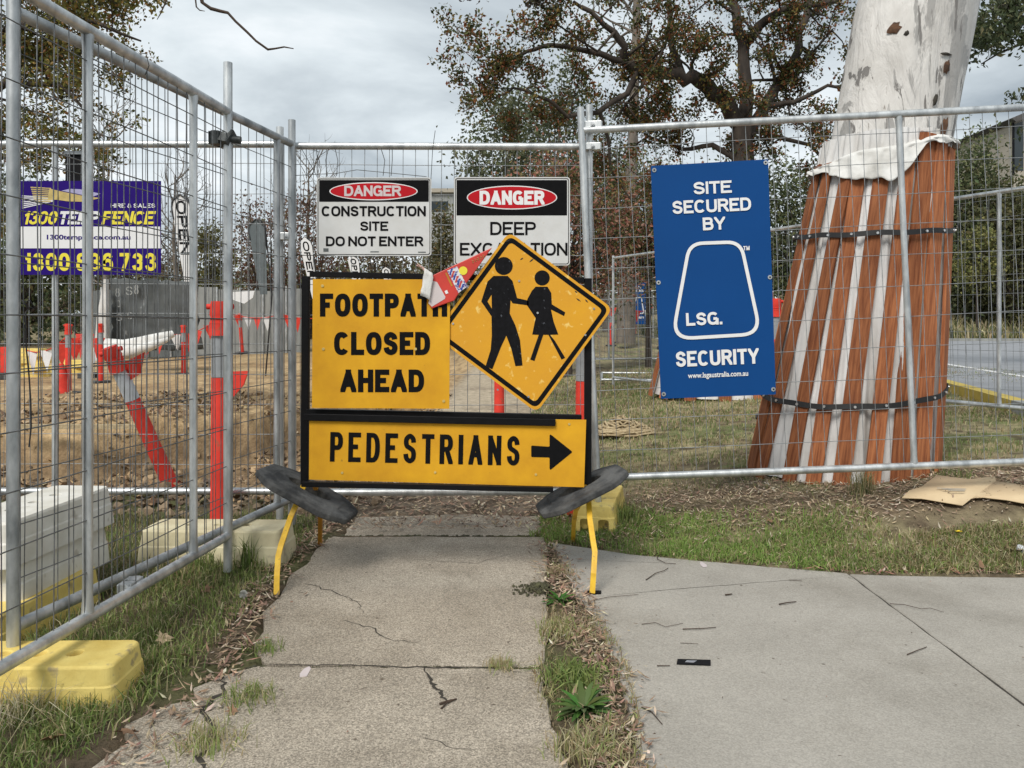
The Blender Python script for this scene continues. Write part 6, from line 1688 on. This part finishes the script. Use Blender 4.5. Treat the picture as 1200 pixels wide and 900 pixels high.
# ------------------------------------------------------------------ trees
def leaf_cloud(pts, per, sigma, size, cols, wts, seed, droop=0.0, asp=.5, keep=1.0):
    g = np.random.default_rng(seed); A = np.array([tuple(p) for p in pts]); A = A[g.uniform(0, 1, len(A)) < keep]; P = np.repeat(A, per, 0); n = len(P)
    P = P + g.normal(0, sigma, (n, 3)); s = g.uniform(.55, 1.2, n) * size
    u = g.normal(0, 1, (n, 3)); u[:, 2] -= droop; u /= np.linalg.norm(u, axis=1)[:, None]
    w = g.normal(0, 1, (n, 3)); v = np.cross(u, w); v /= np.linalg.norm(v, axis=1)[:, None] + 1e-9
    fold = np.cross(u, v) * (s * .12)[:, None]
    u = u * (s / 2)[:, None]; v = v * (s * asp / 2)[:, None]
    V_ = np.stack([P - u, P - v + fold - u * .1, P + u, P + v + fold - u * .1], 1).reshape(-1, 3); i = np.arange(n)[:, None] * 4
    return V_, i + [0, 1, 2, 3], np.repeat(pal(n, cols, wts, seed + 1, .3), 4, 0)
def grow(b, p, d, L_, r, lvl, maxl, leafp, r_, nc=4, bend=.35, up=.08, ratio=.6):
    n = 4; pts = [p.copy()]; d = d.normalized()
    for i in range(n):
        d = (d + Vector((r_.gauss(0, bend), r_.gauss(0, bend), r_.gauss(0, bend) + up)) * .6).normalized(); p = p + d * (L_ / n); pts.append(p.copy())
    b.tube(pts, [r * (1 - .7 * i / n) for i in range(n + 1)], 6 if r > .03 else 4, False, True)
    if lvl >= maxl: leafp.extend(pts[1:]); return
    for k in range(nc):
        u = r_.uniform(.25, 1.0) * n; i = min(n - 1, int(u)); q_ = pts[i].lerp(pts[i + 1], u - i); dd = (pts[i + 1] - pts[i]).normalized()
        side = Vector((r_.gauss(0, 1), r_.gauss(0, 1), r_.gauss(0, 1))).normalized()
        grow(b, q_, (dd * .55 + side * .75), L_ * ratio * r_.uniform(.7, 1.1), r * .5, lvl + 1, maxl, leafp, r_, nc, bend, up, ratio)
def make_tree(label, trunk, limbs, seed, leaf, cat='tree', name='tree', group=None, bark='bark_dark', nsub=5, subL=1.3, maxl=2, nc=4, up=.08):
    """trunk and limbs: polylines (points, r0, r1); leaf: dict(per, sigma, size, cols, wts)"""
    r_ = random.Random(seed); base = Vector(trunk[0][0]); t = thing(name, label, cat, tuple(base), group=group)
    b = MB(); lp = []
    for pts, r0, r1 in [trunk] + limbs:
        pts = [Vector(p) - base for p in pts]; n = len(pts)
        P = []
        for i in range(n - 1):
            for k in range(3):
                q_ = pts[i].lerp(pts[i + 1], k / 3)
                if k: q_ = q_ + Vector((r_.gauss(0, .25), r_.gauss(0, .25), r_.gauss(0, .25))) * r0 * .8
                P.append(q_)
        P.append(pts[-1]); m = len(P)
        b.tube(P, [r0 + (r1 - r0) * i / (m - 1) for i in range(m)], 9, False, True)
        if (pts, r0) and pts is not None:
            is_trunk = r0 == trunk[1]
            L_ = sum((P[i + 1] - P[i]).length for i in range(m - 1)); k_ = int(nsub * L_)
            for k in range(k_ if not is_trunk else int(k_ * .35)):
                u = r_.uniform(.25 if not is_trunk else .55, 1.0) * (m - 1); i = min(m - 2, int(u)); q_ = P[i].lerp(P[i + 1], u - i); dd = (P[i + 1] - P[i]).normalized()
                side = Vector((r_.gauss(0, 1), r_.gauss(0, 1), r_.gauss(0, 1))).normalized()
                rr0 = max(.006, min(.03, (r0 + (r1 - r0) * u / (m - 1)) * .4))
                grow(b, q_, dd * .3 + side, subL * r_.uniform(.5, 1.1), rr0, 1, maxl, lp, r_, nc, .4, up)
    o = b.build('trunk', M[bark], t)
    V_, F_, c_ = leaf_cloud(lp, leaf['per'], leaf['sigma'], leaf['size'], leaf['cols'], leaf['wts'], seed, leaf.get('droop', .3), leaf.get('asp', .5), leaf.get('keep', 1.0))
    np_mesh('crown', V_, F_, M['leaf'], c_, parent=t)
    return t
AU = [(.05, .06, .022), (.09, .10, .03), (.20, .075, .03), (.28, .10, .045), (.24, .17, .05)]
TDp = 10.5
def tp_(pts, D0, D1): return [at(p[0], p[1], D0 + (D1 - D0) * i / (len(pts) - 1)) for i, p in enumerate(pts)]
bx, by = X(850, TDp), TDp
autumn = make_tree('dark spreading autumn tree with red and green leaves behind the blue sign',
 ([Vector((bx, by, g1(bx, by) - .1))] + tp_([(864, 300), (871, 200), (872, 140)], 10.5, 10.4), .20, .135),
 [(tp_([(872, 150), (843, 112), (820, 95), (795, 86), (760, 85), (737, 77), (730, 60), (720, 38), (703, 24), (672, 2)], 10.4, 9.4), .12, .02),
  (tp_([(745, 82), (730, 72), (690, 60), (645, 53), (618, 60), (590, 80), (563, 98)], 9.9, 9.2), .05, .010),
  (tp_([(745, 84), (735, 110), (700, 132), (665, 137), (640, 116), (602, 103), (572, 121)], 9.9, 9.0), .045, .008),
  (tp_([(800, 90), (787, 55), (782, -30)], 10.2, 10.4), .055, .03),
  (tp_([(872, 145), (871, 50), (853, -5), (835, -60)], 10.4, 10.9), .10, .03),
  (tp_([(871, 55), (890, 30), (917, 12), (960, 5), (1010, -10)], 10.6, 10.0), .08, .02),
  (tp_([(875, 160), (900, 118), (925, 80), (945, 20), (950, -50)], 10.5, 11.0), .09, .04),
  (tp_([(895, 125), (930, 120), (970, 100), (1010, 110)], 10.6, 10.2), .045, .012),
  (tp_([(866, 190), (835, 170), (800, 175), (760, 160), (735, 175)], 10.4, 11.0), .045, .010),
  (tp_([(703, 132), (712, 160), (716, 200), (740, 235)], 9.8, 10.0), .03, .008),
  (tp_([(720, 38), (700, 60), (655, 30), (640, 8)], 9.6, 9.3), .02, .006),
  (tp_([(874, 150), (950, 170), (985, 210)], 10.5, 11.2), .04, .01)],
 21, dict(per=28, keep=.5, sigma=.060, size=.056, cols=AU, wts=[4, 4, 2, 1.2, 2], asp=.55), nsub=3.4, subL=.80, maxl=3, nc=3, name='autumn_tree')
# lower, redder bush behind it
def fluffy(label, px, py_top, py_bot, wpx, D, cols, wts, seed, ncl=60, per=90, size=.12, bark='bark_dark', name='tree', group=None, cat='tree', sig=.28, trunk_px=None, z=None, hollow=.5, asp=.55, droop=.2):
    r_ = random.Random(seed); xb = X(trunk_px or px, D); zb_ = g1(xb, D) if z is None else z; zt_ = Z(py_top, D); zl = Z(py_bot, D); W_ = wpx / F * D / 2
    t = thing(name, label, cat, (xb, D, zb_), group=group); c0 = Vector((X(px, D) - xb, 0, (zt_ + zl) / 2 - zb_)); H_ = (zt_ - zl) / 2
    b = MB(); tr = max(.05, W_ * .06); fork = Vector((c0.x * .4, 0, max(.2, c0.z - H_ * .7)))
    b.tube([(0, 0, -.2), (c0.x * .1, 0, fork.z * .5), tuple(fork), tuple(c0 * .9 + Vector((0, 0, H_ * .4)))], [tr * 1.3, tr, tr * .8, tr * .2], 8)
    cl = []
    for k in range(ncl):
        while True:
            p = Vector((r_.uniform(-1, 1), r_.uniform(-1, 1), r_.uniform(-1, 1)))
            if hollow < p.length < 1: break
        p = c0 + Vector((p.x * W_, p.y * W_ * .8, p.z * H_)); cl.append(p)
        if k % 2 == 0:
            m_ = fork.lerp(p, .5) + Vector((0, 0, -.1 * H_)); b.tube([fork, m_, p], [tr * .5, tr * .3, tr * .08], 5, False)
            for j in range(3):
                e_ = p + Vector((r_.gauss(0, 1), r_.gauss(0, 1), r_.gauss(0, 1))) * W_ * .16; b.tube([p, e_], [tr * .1, tr * .03], 4, False)
    b.build('trunk', M[bark], t)
    V_, F_, c_ = leaf_cloud(cl, per, W_ * sig, size, cols, wts, seed, droop, asp); np_mesh('crown', V_, F_, M['leaf'], c_, parent=t)
    return t
RB = [(.30, .12, .085), (.36, .20, .14), (.11, .12, .045), (.24, .19, .08), (.07, .075, .03)]
GG = [(.14, .16, .09), (.10, .12, .06), (.18, .19, .11), (.08, .09, .045)]
DG = [(.07, .09, .045), (.105, .13, .06), (.15, .17, .075), (.20, .20, .095)]
BR = [(.17, .13, .09), (.22, .165, .105), (.12, .095, .065), (.19, .17, .08)]
RD = [(.19, .09, .065), (.14, .075, .055), (.23, .13, .085)]
bg_ = 'trees beyond the works'
fluffy('reddish bush behind the right danger sign, low against the fence', 665, 195, 350, 160, 16, RB, [3, 3, 2, 2, 1], 31, 80, 110, .10, name='bush', cat='bush', group='bushes behind the fence')
fluffy('green and rust bush filling the gap between the posts and the blue sign', 760, 200, 335, 110, 17, RB, [2, 2, 4, 2, 3], 32, 70, 110, .10, name='bush', cat='bush', group='bushes behind the fence')
fluffy('dark olive bush between the blue sign and the planked trunk', 945, 190, 370, 120, 18, DG, [3, 3, 2, 1], 33, 80, 120, .12, name='bush', cat='bush', group='bushes behind the fence')
fluffy('dense dark bush behind the blue sign and autumn tree', 840, 210, 360, 130, 19, DG, [3, 3, 2, 1], 34, 70, 110, .12, name='bush', cat='bush', group='bushes behind the fence')
fluffy('grey-green eucalyptus rising behind the reddish bush', 590, 92, 300, 95, 30, GG, [3, 3, 2, 2], 35, 55, 110, .20, bark='bark_grey', name='eucalyptus_tree', group=bg_, hollow=.2)
fluffy('second eucalyptus, taller, behind the left limbs of the autumn tree', 650, 72, 260, 100, 34, GG, [3, 3, 2, 2], 36, 50, 100, .22, bark='bark_grey', name='eucalyptus_tree', group=bg_, hollow=.3)
fluffy('eucalyptus behind the twin posts, hazy green', 710, 120, 330, 110, 36, GG, [2, 3, 1, 3], 37, 60, 100, .22, bark='bark_grey', name='eucalyptus_tree', group=bg_, hollow=.3)
# tall slim trunks
b = MB(); D_ = 26; t = thing('eucalyptus_tree', 'slim brown trunk rising straight up from behind the distant fence', 'tree', (X(733, D_), D_, .3), group=bg_); L_ = Matrix.Translation(t.location).inverted()
P = [at(733, 402, D_), at(735, 330, D_), at(739, 230, D_), at(742, 150, D_), at(745, 60, D_), at(748, -80, D_)]
b.tube([L_ @ p for p in P], [.34, .29, .21, .17, .14, .10], 12); b.build('trunk', M['bark_grey'], t)
lp = []; b = MB(); r_ = random.Random(9)
for k in range(16): grow(b, L_ @ at(746, 40 - k * 9, D_), Vector((r_.gauss(0, 1), r_.gauss(0, 1), .3)), 2.6, .05, 1, 2, lp, r_, 4)
b.build('limbs', M['bark_grey'], t); V_, F_, c_ = leaf_cloud(lp, 5, .3, .2, GG, [1, 1, 1, 1], 77); np_mesh('crown', V_, F_, M['leaf'], c_, parent=t)
# left foreground tree at the top left
LT = [(.22, .20, .05), (.14, .15, .04), (.28, .18, .05), (.07, .08, .03), (.30, .14, .05)]
make_tree('yellowing tree overhanging the top left corner', ([Vector((X(-120, 9), 9, -.1))] + tp_([(-115, 300), (-95, 150), (-90, 20)], 9, 9), .22, .12),
 [(tp_([(-100, 190), (-40, 130), (10, 95), (70, 100), (110, 130)], 9, 8.6), .07, .012), (tp_([(-95, 140), (-30, 60), (40, 25), (110, 25), (165, 48)], 9, 8.4), .08, .01),
  (tp_([(-90, 60), (0, -10), (80, -30), (140, 0)], 9, 9), .07, .012), (tp_([(-105, 230), (-50, 190), (0, 170), (60, 190)], 9, 9.3), .05, .01),
  (tp_([(-100, 200), (-30, 230), (20, 250)], 9, 9.5), .04, .01), (tp_([(-90, 30), (-40, -50), (30, -70), (100, -50)], 9, 9.2), .06, .01), (tp_([(0, 100), (30, 70), (60, 60), (110, 70)], 8.9, 9.6), .03, .01)],
 41, dict(per=36, keep=.42, sigma=.07, size=.055, cols=LT, wts=[4, 3, 2, 3, 1], asp=.6), nsub=3.2, subL=.85, maxl=3, nc=3, name='autumn_tree')
# leaves at the top right behind the gum
make_tree('dark leafy tree reaching in from the right edge beside the gum trunk', ([Vector((X(1310, 13), 13, .3))] + tp_([(1310, 250), (1300, 120), (1290, 0)], 13, 13), .22, .12),
 [(tp_([(1300, 100), (1250, 60), (1200, 50), (1150, 75)], 13, 12.5), .06, .01), (tp_([(1295, 60), (1230, 10), (1180, 5), (1140, 25)], 13, 12.5), .06, .01), (tp_([(1290, 20), (1220, -30), (1150, -30)], 13, 13), .06, .01), (tp_([(1305, 150), (1260, 100), (1215, 80)], 13, 13), .05, .01)],
 43, dict(per=14, keep=.5, sigma=.09, size=.12, cols=DG, wts=[4, 3, 1, 1], asp=.45, droop=.8), nsub=3.0, subL=.9, maxl=3, nc=3, name='leafy_tree')
# background trees
fluffy('dark conifer-like tree far left behind the purple banner', 30, 210, 400, 150, 30, DG, [3, 3, 2, 1], 51, 70, 120, .22, group=bg_)
fluffy('brown thinning tree left of the pale feather flag', 150, 275, 420, 120, 34, BR, [3, 2, 2, 2], 52, 50, 90, .2, group=bg_)
fluffy('thin twiggy tree with few leaves right of the purple banner', 225, 245, 400, 90, 36, BR, [3, 2, 3, 1], 53, 36, 40, .16, group=bg_, sig=.2)
fluffy('yellow-green poplar between the left fence posts', 250, 262, 380, 46, 30, [(.16, .15, .05), (.11, .11, .045), (.20, .17, .06)], [2, 3, 1], 54, 40, 90, .16, group=bg_)
fluffy('russet tree behind the slate feather flag', 318, 222, 390, 90, 34, RD + BR, [3, 3, 2, 2, 1, 1, 1], 55, 55, 80, .17, group=bg_, sig=.22)
fluffy('russet brown tree left of the left danger sign', 365, 215, 400, 80, 36, RD + BR, [3, 3, 2, 1, 1, 1, 1], 56, 50, 70, .17, group=bg_, sig=.22)
fluffy('muted brown tree filling in below the left danger sign', 440, 255, 410, 120, 38, BR, [3, 3, 2, 2], 57, 60, 100, .2, group=bg_)
fluffy('olive tree seen between the two danger signs', 520, 250, 400, 60, 28, [(.13, .12, .05), (.09, .09, .04), (.15, .11, .05)], [2, 3, 1], 58, 50, 90, .16, group=bg_)
fluffy('low brown thicket behind the yellow footpath sign', 600, 290, 410, 130, 40, BR, [3, 3, 2, 2], 59, 60, 100, .2, group=bg_)
def bare(label, px, py_top, D, seed, h_=None):
    r_ = random.Random(seed); x = X(px, D); z = g1(x, D); H_ = Z(py_top, D) - z; t = thing('bare_tree', label, 'tree', (x, D, z), group='bare winter trees in the distance'); b = MB()
    P = [Vector((0, 0, -.2)), Vector((.1, 0, H_ * .3)), Vector((-.05, 0, H_ * .6)), Vector((0, 0, H_))]; b.tube(P, [.16, .12, .08, .02], 7); lp = []
    for k in range(22):
        u = r_.uniform(.25, 1); grow(b, Vector((0, 0, H_ * u)), Vector((r_.gauss(0, 1), r_.gauss(0, 1), .9)), H_ * .32 * (1.2 - u * .6), .035, 1, 3, lp, r_, 3, .3, .25)
    b.build('trunk', M['bark_grey'], t); return t
bare('bare twiggy tree rising left of the left danger sign', 362, 190, 38, 1); bare('bare pale tree right of the dark post', 122, 150, 28, 3); bare('bare tree behind the feather flag with the dark top', 205, 205, 33, 4)
# right-hand planting and bank
fluffy('dense green shrub right of the planked trunk', 1130, 160, 385, 80, 42, DG, [2, 3, 3, 2], 61, 80, 130, .26, name='shrub', cat='shrub', group='shrubs by the road')
fluffy('olive shrub at the right edge in front of the house', 1185, 215, 375, 110, 41, [(.10, .10, .04), (.075, .08, .03), (.13, .12, .05)], [2, 3, 2], 62, 80, 130, .26, name='shrub', cat='shrub', group='shrubs by the road')
fluffy('tall dark shrub at the right edge near the roof', 1225, 205, 375, 90, 43, DG, [3, 3, 2, 1], 63, 70, 130, .28, name='shrub', cat='shrub', group='shrubs by the road')
for i, (px_, w_, yt) in enumerate(((1100, 80, 285), (1150, 90, 300), (1205, 90, 280), (1000, 120, 300))):
    fluffy(['dark tree on the bank beyond the road, behind the planks', 'dark tree on the bank with the pale trunk', 'dark tree on the bank at the right edge', 'dark tree on the bank hidden by the planked trunk'][i], px_, yt, 352, w_, 52, DG, [3, 3, 1, 1], 64 + i, 50, 120, .35, group='dark trees on the bank', z=2.0)
b = MB(); D_ = 44; t = thing('pale_trunk', 'pale forked tree trunk standing on the bank beyond the road', 'tree trunk', (X(1157, D_), D_, 1.4)); L_ = Matrix.Translation(t.location).inverted()
b.tube([L_ @ at(*p, D_) for p in ((1157, 350), (1158, 325), (1155, 300), (1150, 285))], [.32, .27, .2, .1], 8); b.tube([L_ @ at(*p, D_) for p in ((1157, 322), (1166, 305), (1172, 290))], [.18, .15, .08], 8); b.build('trunk', M['fabric'], t)
fluffy('small yellow-green shrub behind the road fence', 1145, 262, 345, 46, 39.5, [(.24, .23, .08), (.17, .18, .06)], [1, 1], 70, 30, 60, .2, name='shrub', cat='shrub', group='shrubs by the road')
# house at the right and building in the middle distance
t = thing('house', 'pale house with a flat parapet above the shrubs at right', 'house', (X(1185, 56), 56, 1.6))
b = MB(); x0, x1 = X(1160, 56) - X(1185, 56), X(1205, 56) - X(1185, 56); zt_ = Z(155, 56) - 1.6; b.box(((x0 + x1) / 2, 3, zt_ / 2), (x1 - x0, 6, zt_)); b.build('wall', M['brick_wall'], t)
b = MB(); b.prism([(x0 - .9, zt_ - .55), (x0 - .01, zt_ - .2), (x0 - .01, zt_ - 1.0)], 0, 5); b.build('side_roof', M['roof'], t)
b = MB(); b.box(((x0 + x1) / 2, 3, zt_ + .06), (x1 - x0 + .2, 6.2, .12)); b.build('parapet', M['hoarding_light'], t)
t = thing('house', 'dark-roofed house corner at the right edge of the picture', 'house', (X(1215, 50), 50, 1.2)); k_ = lambda px, py: (X(px, 50) - X(1215, 50), Z(py, 50) - 1.2)
b = MB(); a, c_ = k_(1188, 250), k_(1290, 140); b.box(((a[0] + c_[0]) / 2, 3, (c_[1]) / 2), (c_[0] - a[0], 6, c_[1])); b.build('wall', M['brick_wall'], t)
b = MB(); b.prism([k_(1180, 141), k_(1215, 126), k_(1300, 100), k_(1300, 110), k_(1215, 134), k_(1185, 145)], -.5, 6.2); b.build('roof', M['roof'], t)
b = MB(); b.prism([k_(1187, 200), k_(1199, 200), k_(1199, 142), k_(1187, 146)], -.03, -.01); w_ = b.build('window', M['glass'], t)
b = MB(); b.prism([k_(1186, 205), k_(1188, 205), k_(1188, 140), k_(1186, 141)], -.08, 0); b.build('downpipe', M['frame_black'], t)
D_ = 60; t = thing('building', 'small pale building far away between the two danger signs', 'building', (X(517, D_), D_, .6)); k_ = lambda px, py: (X(px, D_) - X(517, D_), Z(py, D_) - .6)
a, c_ = k_(495, 300), k_(531, 226); b = MB(); b.box(((a[0] + c_[0]) / 2, 4, c_[1] / 2), (c_[0] - a[0], 8, c_[1])); b.build('wall', M['hoarding_light'], t)
b = MB(); b.box(((a[0] + c_[0]) / 2, 4, c_[1] + .15), (c_[0] - a[0] + .6, 8.6, .3)); b.build('roof', M['brick_wall'], t)
b = MB(); b.prism([k_(505, 248), k_(525, 248), k_(525, 236), k_(505, 236)], -.03, -.01); b.build('window', M['glass'], t)
# far belt of trees closing the horizon
g = np.random.default_rng(99); n = 900; px_ = g.uniform(-500, 1700, n); Dm = g.uniform(62, 95, n); top = 345 - 35 * fbm(px_ / 60, px_ * 0, 201, 4)
py_ = top + (402 - top) * g.uniform(0, 1, n) ** 1.2
pts = [(X(a, d), d, Z(c_, d)) for a, c_, d in zip(px_, py_, Dm)]
V_, F_, c_ = leaf_cloud(pts, 60, 1.3, .75, DG + BR, [2, 2, 2, 1, 1, 1, 1, 1], 5); o = np_mesh('far_trees', V_, F_, M['leaf'], c_); tag(o, 'far belt of trees along the horizon', kind='stuff')
# second planked trunk guard round the autumn tree
t = thing('tree_guard', 'planks leaning round the autumn tree, showing left of the blue sign foot', 'tree guard', (bx - .05, by, g1(bx, by)), group='plank guards strapped round tree trunks'); r_ = random.Random(2)
for k in range(14):
    az = 2 * math.pi * k / 14; p0 = Vector((.98 * math.cos(az), .98 * math.sin(az), -.03)); p1 = Vector((.50 * math.cos(az), .50 * math.sin(az), 2.0 + r_.uniform(-.08, .05))); d = p1 - p0; Ln = d.length; d.normalize()
    rad = Vector((math.cos(az), math.sin(az), 0)); side = d.cross(rad).normalized(); nrm = d.cross(side); b = MB(); b.box((0, 0, 0), (.15, .03, Ln)); o = b.build('plank', M['plank'], t); o.location = (p0 + p1) / 2; o.rotation_euler = Matrix((side, nrm, d)).transposed().to_euler()
b = MB(); b.tube([(0, 0, 0), (0, 0, 1.95)], [.92, .45], 24); b.build('cloth_wrap', M['fabric'], t)
b = MB(); b.tube([(0, 0, .60), (0, 0, .64)], [.875, .865], 28); b.build('strap', M['strap'], t)
# dark twig hanging into the sky at the top
BD_ = 5.0; t = thing('hanging_branch', 'thin dead branch hanging into the sky at the top left', 'branch', tuple(at(230, -20, BD_))); L_ = Matrix.Translation(t.location).inverted(); b = MB()
P = [(232, -25), (237, 3), (247, 10), (258, 13), (267, 15), (276, 25), (290, 38), (300, 48), (314, 58), (322, 57), (333, 55), (344, 57)]
b.tube([L_ @ at(p[0], p[1], BD_) for p in P], [.014, .012, .012, .011, .010, .009, .009, .008, .008, .006, .005, .003], 6)
b.tube([L_ @ at(*p, BD_) for p in ((228, -10), (230, 8), (234, 12), (240, 13))], [.006, .005, .004, .002], 5); b.tube([L_ @ at(*p, BD_) for p in ((197, -15), (194, 3), (188, 16), (184, 23))], [.006, .005, .004, .002], 5)
b.build('twig', M['twig'], t)
BD_ = 6.0; t = thing('leafy_branch', 'dark leafy branch end hanging from the top edge left of centre', 'branch', tuple(at(630, -30, BD_))); L_ = Matrix.Translation(t.location).inverted(); b = MB(); lp = []
b.tube([L_ @ at(*p, BD_) for p in ((640, -30), (633, -5), (625, 5))], [.012, .009, .005], 5); r_ = random.Random(6)
for k in range(22): lp.append(L_ @ at(632 + r_.gauss(0, 8), 0 + r_.gauss(0, 4), BD_ + r_.gauss(0, .06)))
b.build('twig', M['twig'], t); V_, F_, c_ = leaf_cloud(lp, 8, .02, .045, [(.05, .03, .02), (.03, .03, .015)], [1, 1], 3); np_mesh('leaves', V_, F_, M['leaf'], c_, parent=t)
BD_ = 6.0; t = thing('leafy_branch', 'small dark leaf sprig at the top edge near the grey cloud', 'branch', tuple(at(550, -30, BD_))); L_ = Matrix.Translation(t.location).inverted(); b = MB(); lp = []
b.tube([L_ @ at(*p, BD_) for p in ((552, -30), (548, -8), (543, 2))], [.006, .004, .002], 5); b.build('twig', M['twig'], t)
for k in range(7): lp.append(L_ @ at(546 + r_.gauss(0, 5), -2 + r_.gauss(0, 2), BD_))
V_, F_, c_ = leaf_cloud(lp, 2, .01, .04, [(.05, .03, .02)], [1], 4); np_mesh('leaves', V_, F_, M['leaf'], c_, parent=t)
